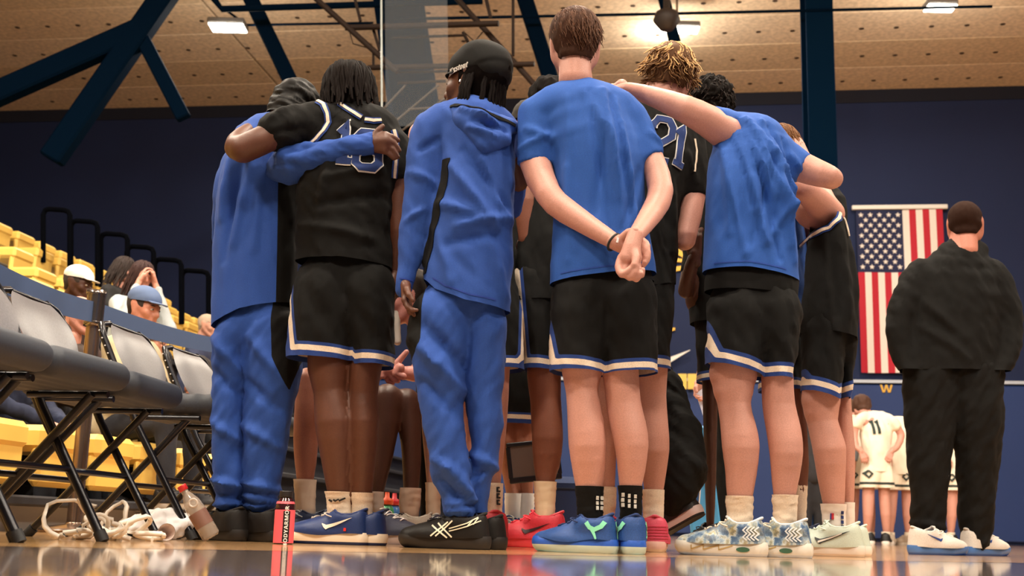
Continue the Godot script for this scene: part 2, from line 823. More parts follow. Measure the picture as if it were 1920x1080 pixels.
func digit(ch: String, at_px: Callable, f: Field, w: float, c: Cloth, parent: Node3D, inner: Material, outer: Material) -> void:
	for layer in 2:
		var m := blank()
		for stroke in DIGITS[ch]:
			var pts := []
			for q in stroke:
				pts.append(at_px.call(q[0] / 100.0, q[1] / 100.0))
			var s := strip(f, pts, w * (1.3 if layer == 0 else 0.95), w * (1.3 if layer == 0 else 0.95), 0.003 if layer == 0 else 0.0055, c)
			join(m, s)
		part("number_outline" if layer == 0 else "number", m, outer if layer == 0 else inner, parent)

# ---------------------------------------------------------------- materials
func paint(r: int, g: int, b: int, rough := 0.8, opt := {}) -> StandardMaterial3D:
	var key := "%d %d %d %.2f %s" % [r, g, b, rough, str(opt)]
	if mats.has(key):
		return mats[key]
	var m := StandardMaterial3D.new()
	m.albedo_color = Color8(r, g, b)
	m.roughness = rough
	m.metallic = opt.get("metal", 0.0)
	if opt.has("rim"):
		m.rim_enabled = true
		m.rim = opt.rim
		m.rim_tint = 0.6
	if opt.has("spec"):
		m.metallic_specular = opt.spec
	if opt.has("coat"):
		m.clearcoat_enabled = true
		m.clearcoat = opt.coat
		m.clearcoat_roughness = 0.1
	if opt.has("mottle"):                                    # uneven colour, light and dark flecks
		m.albedo_texture = mottle(opt.mottle, opt.get("low", 0.75))
		m.uv1_triplanar = true
		m.uv1_world_triplanar = true
		m.uv1_scale = Vector3.ONE * opt.get("size", 3.0)
	if opt.has("weave"):
		m.normal_enabled = true
		m.normal_texture = weave()
		m.normal_scale = opt.weave
		m.uv1_triplanar = true
		m.uv1_world_triplanar = true
		m.uv1_scale = Vector3.ONE * opt.get("size", 3.0)
	if opt.has("sss"):
		m.subsurf_scatter_enabled = true
		m.subsurf_scatter_strength = opt.sss
	mats[key] = m
	return m

var made := {}
func mottle(freq: float, low: float) -> Texture2D:
	var key := "m%f %f" % [freq, low]
	if not made.has(key):
		var t := NoiseTexture2D.new()
		t.width = 512
		t.height = 512
		t.seamless = true
		var n := FastNoiseLite.new()
		n.seed = 5
		n.frequency = freq
		n.fractal_octaves = 4
		t.noise = n
		var g := Gradient.new()
		g.set_color(0, Color(low, low, low))
		g.set_color(1, Color(1, 1, 1))
		t.color_ramp = g
		made[key] = t
	return made[key]

func weave() -> Texture2D:
	if not made.has("weave"):
		var t := NoiseTexture2D.new()
		t.width = 512
		t.height = 512
		t.seamless = true
		t.as_normal_map = true
		t.bump_strength = 6.0
		var n := FastNoiseLite.new()
		n.seed = 9
		n.frequency = 0.09
		n.fractal_octaves = 3
		t.noise = n
		made["weave"] = t
	return made["weave"]

func _ready() -> void:
	# camera
	look = Basis(Vector3.RIGHT, deg_to_rad(PITCH)) * Basis(Vector3.BACK, ROLL)
	var cam := Camera3D.new()
	cam.name = "camera"
	cam.fov = rad_to_deg(2.0 * atan(540.0 / F))
	cam.transform = Transform3D(look, eye)
	cam.near = 0.02
	cam.far = 120.0
	var optics := CameraAttributesPhysical.new()
	optics.frustum_focal_length = 12.0 / tan(deg_to_rad(cam.fov * 0.5))
	optics.frustum_focus_distance = 4.35
	optics.exposure_aperture = 5.6
	cam.attributes = optics
	cam.fov = rad_to_deg(2.0 * atan(540.0 / F))
	add_child(cam)
	cam.current = true
	# surroundings: a closed hall, so the sky only fills what no one sees
	var env := Environment.new()
	env.background_mode = Environment.BG_COLOR
	env.background_color = Color(0.02, 0.02, 0.025)
	env.tonemap_mode = Environment.TONE_MAPPER_LINEAR
	env.tonemap_exposure = 0.9
	env.sdfgi_enabled = true
	env.ssao_enabled = true
	env.ssil_enabled = true
	var we := WorldEnvironment.new()
	we.name = "surroundings"
	we.environment = env
	add_child(we)
	noise.seed = 11
	noise.frequency = 0.01
	noise.fractal_octaves = 2
	fine.seed = 4
	fine.frequency = 0.02
	# the lamps of the hall: three in view, the rest over and behind the lens
	var E := 26.0
	lamp(at(427, 52, 18.5), 0.62, "bright ceiling lamp over the left side beside the slanting strut", E)
	lamp(at(1284, 56, 19.0), 0.5, "bright ceiling lamp right of the hanging drum above the blond player", E)
	lamp(at(1242, 57, 20.5), 0.36, "small bright ceiling lamp left of the hanging drum", E * 0.6)
	lamp(at(1763, 15, 18.0), 0.5, "bright ceiling lamp at the upper right over the flag", E)
	for i in 3:
		for j in 3:
			lamp(hall(-7.0 + i * 7.0, HALL - 0.4, 8.0 - j * 5.5), 1.6, "large bright ceiling lamp over the court, %s row, %s of three from the stand" % [["third", "second", "nearest"][j], ["first", "second", "third"][i]], 60.0)
	build_hall()
	build_steel()
	build_flag()
	build_wall_marks()
	build_bleachers()
	build_chairs()
	build_floor_litter()
	people()

# ---------------------------------------------------------------- the hall
func build_hall() -> void:
	var L := -17.0
	var R := 17.0
	var front := -9.0
	var wood := paint(214, 168, 116, 0.16, {"mottle": 0.03, "low": 0.8, "size": 0.9})
	wood.uv1_scale = Vector3(5.0, 1.0, 0.35)
	wood.clearcoat_enabled = true
	wood.clearcoat = 0.6
	wood.clearcoat_roughness = 0.06
	var wall_m := paint(14, 33, 76, 0.85, {"mottle": 0.25, "low": 0.8, "size": 1.2})
	var slab := func(a: Vector3, b: Vector3, c: Vector3, d: Vector3, out: Vector3) -> Dictionary:    # four corners and a thickness
		var m := blank()
		quad(m, a, b, c, d)
		quad(m, d + out, c + out, b + out, a + out)
		var q := [a, b, c, d]
		for i in 4:
			quad(m, q[i], q[i] + out, q[(i + 1) % 4] + out, q[(i + 1) % 4])
		return m
	var U := Vector3(0, 1, 0)
	var nv := hall(0, 0, 1)
	var nu := hall(1, 0, 0)
	var fl := struct("floor", slab.call(hall(L, 0, front), hall(L, 0, BACK), hall(R, 0, BACK), hall(R, 0, front), U * -0.25), wood)
	struct("wall_back", slab.call(hall(L, 0, BACK), hall(L, HALL, BACK), hall(R, HALL, BACK), hall(R, 0, BACK), nv * 0.3), wall_m)
	struct("wall_left", slab.call(hall(L, 0, front), hall(L, HALL, front), hall(L, HALL, BACK), hall(L, 0, BACK), nu * -0.3), wall_m)
	struct("wall_right", slab.call(hall(R, 0, BACK), hall(R, HALL, BACK), hall(R, HALL, front), hall(R, 0, front), nu * 0.3), wall_m)
	struct("wall_front", slab.call(hall(R, 0, front), hall(R, HALL, front), hall(L, HALL, front), hall(L, 0, front), nv * -0.3), paint(70, 70, 80, 0.9))
	# ceiling deck, its boards laid side by side with open joints
	var deck := struct("ceiling", slab.call(hall(L, HALL + 0.06, BACK), hall(L, HALL + 0.06, front), hall(R, HALL + 0.06, front), hall(R, HALL + 0.06, BACK), U * 0.3), paint(80, 60, 40, 0.9))
	var tones := [paint(236, 212, 180, 0.85, {"mottle": 0.02, "low": 0.82, "size": 0.8}), paint(228, 204, 170, 0.85, {"mottle": 0.02, "low": 0.82, "size": 0.8}), paint(240, 218, 188, 0.85, {"mottle": 0.02, "low": 0.82, "size": 0.8})]
	var plank := box(Vector3.ZERO, Vector3(8.46, 0.06, 1.275), 0.015)
	var hole := blank()
	var n := 0
	for i in 26:
		var v := BACK - 0.62 - i * 1.3
		for j in 4:
			var o := lay("plank", plank, tones[(i * 7 + j * 3) % 3], deck)
			o.transform = Transform3D(Basis(nu, U, -nv), hall(-12.75 + j * 8.5, HALL + 0.03, v))
		if v > 8.0:
			for q in 46:
				var c := hall(-14.0 + q * 0.62 + (i % 2) * 0.2, HALL - 0.002, v + 0.08)
				tube(hole, [c, c + U * -0.006], [0.05, 0.045], 8)
	var hm := lay("bolt_head", hole, paint(60, 42, 26, 0.8), deck)
	hm.set_meta("kind", "stuff")
	struct("trim_1", slab.call(hall(L, HALL - 0.28, BACK - 0.03), hall(L, HALL, BACK - 0.03), hall(R, HALL, BACK - 0.03), hall(R, HALL - 0.28, BACK - 0.03), nv * 0.03), paint(14, 18, 34, 0.9))
	# lower band of wall pads and the rail above it
	var pad := paint(20, 50, 108, 0.6)
	var y_rail := on_wall(1640, 716).y
	for i in 17:
		var u0 := L + i * 2.0
		var o := struct("baseboard_back", box(Vector3.ZERO, Vector3(1.97, y_rail - 0.12, 0.06), 0.02), pad)
		o.name = numbered("baseboard_back")
		o.transform = Transform3D(Basis(nu, U, -nv), hall(u0 + 1.0, (y_rail - 0.12) * 0.5 + 0.06, BACK - 0.04))
	struct("trim_2", slab.call(hall(L, y_rail - 0.03, BACK - 0.1), hall(L, y_rail + 0.03, BACK - 0.1), hall(R, y_rail + 0.03, BACK - 0.1), hall(R, y_rail - 0.03, BACK - 0.1), nv * 0.1), paint(190, 200, 215, 0.5))
	# the painted apron nearest to the lens and the line along it
	var blue := paint(126, 112, 108, 0.08, {"coat": 0.6})
	blue.clearcoat_roughness = 0.05
	var e0 := at(300, 1034, 2.95)
	e0.y = 0.0
	var e1 := at(1700, 1034, 4.0)
	e1.y = 0.0
	var dir := (e1 - e0).normalized()
	var cross := Vector3(-dir.z, 0, dir.x)
	e0 -= dir * 6.0
	e1 += dir * 6.0
	struct("floor_apron", slab.call(e0, e1, e1 + cross * 7.0, e0 + cross * 7.0, U * -0.004), blue).position = U * 0.0012
	struct("floor_line", slab.call(e0 - cross * 0.05, e1 - cross * 0.05, e1, e0, U * -0.004), paint(16, 16, 20, 0.15)).position = U * 0.0012

func build_steel() -> void:
	var navy := paint(4, 20, 38, 0.85, {"spec": 0.08})
	var steel := func(label: String, d: float, list: Array, group := "") -> Node3D:          # members as [x0, y0, x1, y1, width px]
		var a := at(list[0][0], list[0][1], d)
		var o := thing("roof_truss", label, "steel truss", a, 0.0)
		for s in list:
			var p := at(s[0], s[1], d)
			var q := at(s[2], s[3], d)
			var w: float = s[4] * per(p)
			part("beam", bar(p, q, w, maxf(w * 0.8, 0.12)), navy, o)
		return o
	steel.call("thick dark blue roof truss with crossing braces above the grandstand", 17.0, [[345, -60, 96, 300, 42], [-70, 205, 275, 52, 42], [258, 55, 345, 222, 26]])
	steel.call("slanting dark blue roof strut beside the first bright ceiling lamp", 18.0, [[452, -40, 552, 168, 28]])
	steel.call("broad dark blue roof post behind the folded basketball frame", 19.0, [[742, -40, 782, 240, 92]])
	steel.call("slanting dark blue roof strut left of the tallest player's head", 18.0, [[972, -40, 1046, 190, 28]])
	steel.call("short dark blue hanger above the blond player between two lamps", 18.0, [[1238, -30, 1266, 82, 20]])
	var c0 := on_wall(1541, 400, 18.3)
	var col := thing("steel_column", "tall dark teal blue steel column on the end wall left of the flag", "column", Vector3(c0.x, 0, c0.z))
	var flange := paint(6, 30, 54, 0.8, {"spec": 0.08})
	for s in [-1.0, 1.0]:
		part("flange", bar(c0 + Vector3(0, -c0.y, 0.17 * s), Vector3(c0.x, HALL, c0.z + 0.17 * s), 0.44, 0.04), flange, col)
	part("web", bar(Vector3(c0.x, 0, c0.z), Vector3(c0.x, HALL, c0.z), 0.05, 0.32), flange, col)
	# thin tie rods
	var rod := func(label: String, pts: Array, w: float, d: float) -> void:
		var m := blank()
		var l := []
		for p in pts:
			l.append(at(p[0], p[1], d))
		tube(m, l, [w * 0.5 * per(l[0])], 8)
		var o := thing("tie_rod", label, "steel rod", l[0])
		part("rod", m, navy, o)
	rod.call("thick dark pipe running above the first ceiling lamp to the roof post", [[400, -4], [416, 17], [905, 2]], 13.0, 17.4)
	rod.call("thin bent conduit from beside the first ceiling lamp to the roof post", [[428, 22], [462, 47], [700, 43]], 5.0, 18.6)
	rod.call("long thin dark rod below the ceiling from the folded hoop to the right edge", [[740, 36], [1240, 26], [1860, 12]], 6.0, 17.6)
	# folded basketball frame
	var rust := paint(34, 24, 19, 0.7, {"spec": 0.25})
	var hoop := thing("basketball_frame", "rusty brown folded basketball backstop frame hanging from the roof", "backstop", at(760, 100, 14.0))
	for s in [[582, -12, 745, 135, 11], [848, -12, 1014, 172, 11], [648, 52, 935, 44, 11], [735, 71, 872, 66, 5], [690, 127, 1002, 120, 10], [742, 136, 850, 133, 5], [745, 156, 836, 152, 5], [700, 92, 700, 127, 5], [664, -8, 676, 40, 6], [868, 60, 880, 84, 6], [910, -8, 920, 34, 7], [962, -8, 962, 105, 6], [697, 45, 712, 95, 6]]:
		var m := blank()
		var p := at(s[0], s[1], 14.0)
		tube(m, [p, at(s[2], s[3], 14.0 - (0.4 if s[4] > 9 else 0.0))], [s[4] * 0.5 * per(p)], 10)
		part("tube", m, rust, hoop)
	for s in [[736, 232, 822, 160, 4], [752, 246, 842, 178, 4], [718, 205, 760, 160, 4], [765, 205, 842, 200, 4]]:
		var m := blank()
		var p := at(s[0], s[1], 13.6)
		tube(m, [p, at(s[2], s[3], 13.6)], [s[4] * 0.5 * per(p)], 8)
		part("brace", m, paint(58, 48, 40, 0.6), hoop)
	var edge := blank()
	tube(edge, [at(715, -8, 13.3), at(716, 236, 13.3)], [0.012], 8)
	part("board_edge", edge, paint(150, 160, 160, 0.4), hoop, "pale metal edge of the backboard")
	var glass := StandardMaterial3D.new()
	glass.albedo_color = Color(0.85, 0.9, 0.95, 0.03)
	glass.transparency = BaseMaterial3D.TRANSPARENCY_ALPHA
	glass.roughness = 0.03
	glass.metallic_specular = 0.12
	part("backboard", bar(at(780, -10, 13.3), at(783, 236, 13.3), 0.76, 0.012), glass, hoop)
	var cable := blank()
	for s in [[655, 58, 662, 82, 690, 90], [872, 62, 890, 78, 905, 60]]:
		tube(cable, [at(s[0], s[1], 13.8), at(s[2], s[3], 13.8), at(s[4], s[5], 13.8)], [0.008], 6)
	part("cable", cable, rust, hoop)
	var sp := thing("ceiling_fan_heater", "dark drum shaped unit hanging beside a ceiling lamp above the blond player", "heater", at(1250, 40, 16.0))
	var dm := lathe([[0.0, -0.16], [0.1, -0.16], [0.2, -0.02], [0.16, 0.1], [0.05, 0.16], [0.05, 0.4], [0.0, 0.4]], 16, Transform3D(Basis(), at(1250, 36, 16.0)))
	part("housing", dm, paint(46, 38, 34, 0.6), sp)

func lamp(p: Vector3, w: float, label: String, energy: float, turn := 0.0) -> void:
	var o := thing("ceiling_lamp", label, "lamp", p, deg_to_rad(turn), "bright rectangular ceiling lamps")
	lay("housing", box(Vector3(0, 0.06, 0), Vector3(w, 0.1, w * 0.62), 0.02), paint(120, 120, 120, 0.5), o)
	var gl := StandardMaterial3D.new()
	gl.albedo_color = Color(1, 1, 1)
	gl.emission_enabled = true
	gl.emission = Color(1.0, 0.97, 0.9)
	gl.emission_energy_multiplier = 9.0
	lay("diffuser", box(Vector3(0, 0.0, 0), Vector3(w * 0.94, 0.03, w * 0.56), 0.008), gl, o)
	var l := AreaLight3D.new()
	l.name = "lamp_light"
	l.area_size = Vector2(w, w * 0.6)
	l.light_energy = energy
	l.light_color = Color(1.0, 0.95, 0.87)
	l.shadow_enabled = true
	l.area_range = 60.0
	l.position = Vector3(0, -0.03, 0)
	l.rotation_degrees = Vector3(-90, 0, 0)
	o.add_child(l)
	var b := OmniLight3D.new()                                # what the open top of the fitting throws on the deck
	b.name = "lamp_uplight"
	b.light_energy = energy * 0.15
	b.light_color = Color(1.0, 0.95, 0.88)
	b.omni_range = 60.0
	b.omni_attenuation = 2.0
	b.light_size = 0.15
	b.shadow_enabled = true
	b.position = Vector3(0, -0.25, 0)
	o.add_child(b)

func build_flag() -> void:
	var v := BACK - 0.12
	var tl := on_wall(1605, 394, v)
	var br := on_wall(1782, 700, v)
	var right := hall(1, 0, 0)
	var out := hall(0, 0, -1)
	var w := (br - tl).dot(right)
	var h := tl.y - br.y
	var fl := thing("hanging_flag", "large flag with stars and red and white stripes hung upright on the blue wall", "flag", tl)
	var pt := func(s: float, t: float, lift: float) -> Vector3:
		return tl + right * (s * w) + Vector3.DOWN * (t * h) + out * (0.03 * sin(s * 9.0 + t * 3.0) * (0.3 + t) + lift)
	var red := paint(178, 28, 48, 0.85, {"rim": 0.2})
	var white := paint(226, 216, 208, 0.85, {"rim": 0.2})
	var canton := paint(24, 30, 66, 0.85, {"rim": 0.2})
	for i in 13:
		var rr := []
		for t in 15:
			var row := []
			for s in 4:
				row.append(pt.call((i + s / 3.0) / 13.0, (0.39 if i < 7 else 0.0) + (1.0 - (0.39 if i < 7 else 0.0)) * t / 14.0, 0.0))
			rr.append(row)
		part("stripe", sheet(rr, 0.006), red if i % 2 == 0 else white, fl)
	var rr := []
	for t in 9:
		var row := []
		for s in 13:
			row.append(pt.call(7.0 / 13.0 * s / 12.0, 0.39 * t / 8.0, 0.0))
		rr.append(row)
	part("canton", sheet(rr, 0.006), canton, fl)
	var sm := 0
	for r in 11:
		for c in 9:
			if (r + c) % 2 == 1:
				continue
			var cs := (c + 1.0) / 10.0 * 7.0 / 13.0
			var ct := (r + 1.0) / 12.0 * 0.39
			if c >= 9:
				continue
			var st := blank()
			var ring := []
			for q in 10:
				var a := TAU * q / 10.0
				var rad := 0.058 if q % 2 == 0 else 0.025
				ring.append(pt.call(cs + sin(a) * rad / w, ct - cos(a) * rad / h, 0.012))
			var mid: Vector3 = pt.call(cs, ct, 0.014)
			for q in 10:
				var s0: int = st.v.size()
				st.v.append_array(PackedVector3Array([mid, ring[q], ring[(q + 1) % 10]]))
				st.n.append_array(PackedVector3Array([out, out, out]))
				st.i.append_array(PackedInt32Array([s0, s0 + 1, s0 + 2]))
			part("star", st, white, fl)
	part("hanging_pole", bar(tl - right * 0.08 + Vector3.UP * 0.05, tl + right * (w + 0.1) + Vector3.UP * 0.05, 0.09, 0.09, out), paint(226, 222, 214, 0.5), fl)

func text_mesh(text: String, height: float, thick: float, bold := 0.0, serif := false) -> Dictionary:
	var t := TextMesh.new()
	t.text = text
	var f := SystemFont.new()
	f.font_names = PackedStringArray(["Droid Serif" if serif else "Droid Sans"])
	f.font_weight = 700
	var fv := FontVariation.new()
	fv.base_font = f
	fv.variation_embolden = bold
	t.font = fv
	t.font_size = 64
	t.pixel_size = height / 64.0 / 0.72
	t.depth = thick
	var a := t.get_mesh_arrays()
	var ix = a[Mesh.ARRAY_INDEX]
	if ix == null:
		ix = PackedInt32Array(range(a[Mesh.ARRAY_VERTEX].size()))
	return {"v": a[Mesh.ARRAY_VERTEX], "n": a[Mesh.ARRAY_NORMAL], "i": ix}

func build_wall_marks() -> void:
	var gold := paint(226, 178, 66, 0.6)
	var b := Basis(hall(1, 0, 0), Vector3.UP, hall(0, 0, -1))
	var p := on_wall(1662, 729, BACK - 0.08)
	var w := thing("wall_lettering", "gold capital letters low on the blue wall under the flag", "lettering", p)
	for i in 2:
		lay("letter", text_mesh("W", 0.15, 0.02, 0.0), gold, w, Transform3D(b.scaled(Vector3(1.25, 1, 1)), hall(i * 0.46 - 0.0, 0, 0)))
	var q := on_wall(1272, 492, BACK - 0.03)
	var e := thing("wall_emblem", "gold striped painted emblem on the blue wall seen past the blond player's arm", "emblem", q)
	for s in [[[1240, 455], [1272, 468], [1288, 486], 16.0], [[1240, 486], [1270, 488], [1294, 490], 9.0], [[1240, 508], [1268, 505], [1292, 500], 11.0], [[1226, 625], [1262, 617], [1266, 617], 8.0]]:
		var rr := []
		for t in 9:
			var k := t / 8.0
			var c := Vector2(s[0][0], s[0][1]).lerp(Vector2(s[1][0], s[1][1]), k).lerp(Vector2(s[1][0], s[1][1]).lerp(Vector2(s[2][0], s[2][1]), k), k)
			var hw: float = s[3] * 0.5 * (1.0 - 0.4 * k)
			rr.append([on_wall(c.x, c.y - hw, BACK - 0.03), on_wall(c.x, c.y + hw, BACK - 0.03)])
		part("emblem_stripe", sheet(rr, 0.02), gold, e)
	var rr := []
	for t in 6:
		var k := t / 5.0
		rr.append([on_wall(1240 + 54 * k, 676 - 20 * k, BACK - 0.1), on_wall(1240 + 54 * k, 690 - 33 * k, BACK - 0.1)])
	var e2 := thing("wall_stripe", "white slanting stripe painted on the blue pads behind the crouching coach", "painted stripe", rr[0][0])
	part("stripe", sheet(rr, 0.02), paint(230, 228, 222, 0.6), e2)
	var sg := thing("yellow_board", "yellow two-panel board low on the end wall behind the crouching coach", "board", on_wall(1290, 714, BACK - 0.2))
	for i in 2:
		var a := on_wall(1272 + i * 17, 701, BACK - 0.2)
		var c := on_wall(1287 + i * 20, 730, BACK - 0.2)
		part("panel", box((a + c) * 0.5, Vector3((c - a).length() * 0.5, a.y - c.y, 0.03), 0.005, b), paint(232, 196, 96, 0.6), sg)

# ---------------------------------------------------------------- the bench side
var chair0: Node3D
func make_chair(label: String) -> Node3D:                   # faces -z; width along x
	var o := thing("folding_chair", label, "chair", Vector3.ZERO, 0.0, "folding chairs of the team bench")
	var dark := paint(26, 26, 32, 0.28, {"metal": 0.4})
	var vinyl := paint(128, 126, 130, 0.34, {"mottle": 0.05, "low": 0.8, "size": 4.0})
	var pad := paint(40, 46, 58, 0.65, {"mottle": 0.05, "low": 0.8, "size": 4.0})
	for s in [-1.0, 1.0]:
		var m := blank()
		tube(m, [Vector3(s * 0.13, 0.835, 0.245), Vector3(s * 0.2, 0.82, 0.24), Vector3(s * 0.225, 0.77, 0.215), Vector3(s * 0.225, 0.42, 0.04), Vector3(s * 0.225, 0.015, -0.21)], [0.0125, 0.0135, 0.0145, 0.0145, 0.0145], 10)
		lay("front_leg", m, dark, o)
		m = blank()
		tube(m, [Vector3(s * 0.195, 0.455, -0.15), Vector3(s * 0.195, 0.015, 0.25)], [0.0135], 10)
		lay("rear_leg", m, dark, o)
		for e in [[0.225, -0.22, -0.202], [0.195, 0.264, 0.236]]:
			m = blank()
			tube(m, [Vector3(s * e[0], 0.0, e[1]), Vector3(s * e[0], 0.03, e[2])], [0.019], 10)
			lay("foot_cap", m, paint(14, 14, 16, 0.7), o)
		for q in 5:
			m = blank()
			tube(m, [Vector3(s * 0.238, 0.79 - q * 0.03, 0.226 - q * 0.015), Vector3(s * 0.243, 0.79 - q * 0.03, 0.226 - q * 0.015)], [0.003], 6)
			lay("rivet", m, paint(215, 215, 215, 0.3), o)
	for b in [[0.225, 0.22, -0.08], [0.195, 0.2, 0.085], [0.225, 0.83, 0.24]]:
		var m := blank()
		var w: float = b[0] if b[1] < 0.8 else 0.13
		tube(m, [Vector3(-w, b[1], b[2]), Vector3(w, b[1], b[2])], [0.0105], 8)
		lay("crossbar", m, dark, o)
	for s in [-1.0, 1.0]:
		var m := blank()
		tube(m, [Vector3(s * 0.205, 0.455, -0.2), Vector3(s * 0.205, 0.455, 0.08)], [0.011], 8)
		lay("seat_rail", m, dark, o)
	var back := []                                            # egg-shaped padded backrest in front of the tubes
	for i in 17:
		var t := i / 16.0
		var y := 0.575 + 0.265 * t
		var half := 0.214 * pow(maxf(0.0, 1.0 - pow(absf(t - 0.54) / 0.545, 2.1)), 0.5)
		var row := []
		for j in 15:
			var u := (j / 14.0 - 0.5) * 2.0
			row.append(Vector3(u * half, y, 0.085 + (y - 0.56) * 0.5 + 0.02 * (1.0 - u * u * half * half / 0.04) - 0.016 * (1.0 - pow(absf(u), 4.0)) * (1.0 - pow(absf(2.0 * t - 1.0), 4.0))))
		back.append(row)
	lay("backrest", sheet(back, -0.03), vinyl, o)
	var f := Field.new()
	f.k = 0.03
	for q in 6:
		f.seg(Vector3(-0.175, 0.508, -0.235 + q * 0.066), Vector3(0.175, 0.508, -0.235 + q * 0.066), 0.046, 0.046)
	lay("seat", f.mesh(0.011), pad, o)
	return o

func build_chairs() -> void:
	chair0 = make_chair("folding chair with grey backrest whose red-capped bottle leans at its foot")
	var labels := ["", "grey padded folding chair second along the bench from the huddle", "grey padded folding chair in front of the belt post", "grey folding chair beside the white strips on the floor", "grey folding chair nearest to the lens on the bench", "grey folding chair half hidden behind the tracksuit player at the end of the bench"]
	var spots := [4.74, 4.08, 3.55, 3.08, 2.66, 5.35]
	for i in spots.size():
		var o := chair0
		if i > 0:
			o = chair0.duplicate()
			o.name = numbered("folding_chair")
			add_child(o)
			o.set_meta("label", labels[i])
		var d: float = spots[i]
		o.position = Vector3((-1.46 if i == 1 else -1.42) + (d - 4.2) * 0.13, 0, -d)
		o.rotation.y = deg_to_rad(-90.0 - YAW + 3.0 * sin(i * 2.3))

func bleacher(u: float, y: float, w: float) -> Vector3:      # along the rows away from the lens, up, back from the court
	var a := deg_to_rad(YAW)
	var o := Vector3(-2.35, 0, -5.0)
	return o + Vector3(sin(a), 0, -cos(a)) * u + Vector3.UP * y + Vector3(-cos(a), 0, -sin(a)) * w

func build_bleachers() -> void:
	var yellow := paint(238, 196, 96, 0.5)
	var grey := paint(150, 146, 142, 0.7)
	var dark := paint(34, 34, 40, 0.7)
	var o := thing("grandstand", "retractable grandstand with yellow seat blocks and dark risers along the left side", "grandstand", bleacher(0, 0, 0))
	var a := deg_to_rad(YAW)
	var b := Basis(Vector3(sin(a), 0, -cos(a)), Vector3.UP, Vector3(cos(a), 0, sin(a)))
	var seat := blank()
	var f := Field.new()
	f.k = 0.02
	var shape := box(Vector3.ZERO, Vector3(0.43, 0.13, 0.34), 0.03)
	var front := box(Vector3(0, -0.13, 0.12), Vector3(0.42, 0.2, 0.06), 0.025)
	join(shape, front)
	for r in 10:
		var y := 0.44 + r * 0.36
		var w := r * 0.62
		var tread := box(bleacher(7.0, y - 0.3, w + 0.3), Vector3(19.0, 0.05, 0.7), 0.01, b)
		part("tread", tread, grey if r > 6 else dark, o)
		part("riser", box(bleacher(7.0, y - 0.48, w + 0.06), Vector3(19.0, 0.34, 0.03), 0.0, b), grey if r == 0 else dark, o)
		for i in 30:
			var u := -2.4 + i * 0.55 + (0.4 if i > 18 else 0.0)
			if r < 5 and u > 3.3 + r * 0.4:
				continue
			if i == 19 or (r > 1 and r < 8 and (i * 5 + r * 3) % 7 < 2):
				continue
			var s := lay("seat_block", shape, yellow, o)
			s.transform = Transform3D(b, bleacher(u, y, w + 0.14) - o.position)
	# guard rails along the top of the stand, against the end wall
	var rail := paint(4, 5, 9, 0.9, {"spec": 0.1})
	var words := ["first", "second", "third", "fourth", "fifth", "sixth"]
	for q in 6:
		var cx: float = [106, 158, 214, 263, 315, 366][q]
		var cy: float = [430, 452, 476, 500, 524, 545][q]
		var dd := 14.5
		var g := thing("guard_rail", "black rounded guard rail behind the top seats, %s counted from the nearest" % words[q], "guard rail", at(cx, cy + 40, dd), 0.0, "guard rails")
		var m := blank()
		var p := []
		for w in [[-25, 62], [-25, 0], [-25, -28], [-21, -36], [-14, -38], [14, -36], [22, -33], [25, -26], [25, 10], [25, 84]]:
			p.append(at(cx + w[0], cy + w[1], dd - 0.002 * w[0]))
		tube(m, p, [0.034], 8)
		part("hoop", m, rail, g)
	# barrier belt on a chrome post
	depth = 5.6
	var pt := P(179, 574)
	var post := thing("barrier_post", "chrome barrier post with a wide dark blue belt behind the folding chairs", "barrier", Vector3(pt.x, 0, pt.z))
	var top: float = pt.y + 0.04
	part("pole", lathe([[0.0, 0.0], [0.17, 0.0], [0.17, 0.02], [0.04, 0.04], [0.034, 0.05], [0.034, top], [0.0, top]], 20, Transform3D(Basis(), post.position)), paint(150, 130, 116, 0.22, {"metal": 0.9}), post)
	part("belt_head", lathe([[0.0, 0.0], [0.048, 0.0], [0.048, 0.02], [0.043, 0.024], [0.043, 0.15], [0.048, 0.155], [0.048, 0.175], [0.0, 0.178]], 20, Transform3D(Basis(), post.position + Vector3.UP * (top - 0.14))), paint(120, 112, 108, 0.2, {"metal": 0.9}), post)
	for e in [at(-60, 492, 3.9), at(430, 652, 8.2)]:
		var rr := []
		for i in 13:
			var t := i / 12.0
			var c := Vector3(pt.x, top - 0.07, pt.z).lerp(e, t) + Vector3.DOWN * 0.02 * sin(t * PI)
			rr.append([c + Vector3.UP * 0.05, c + Vector3.DOWN * 0.05])
		part("belt", sheet(rr, 0.003), paint(52, 76, 116, 0.7), post)

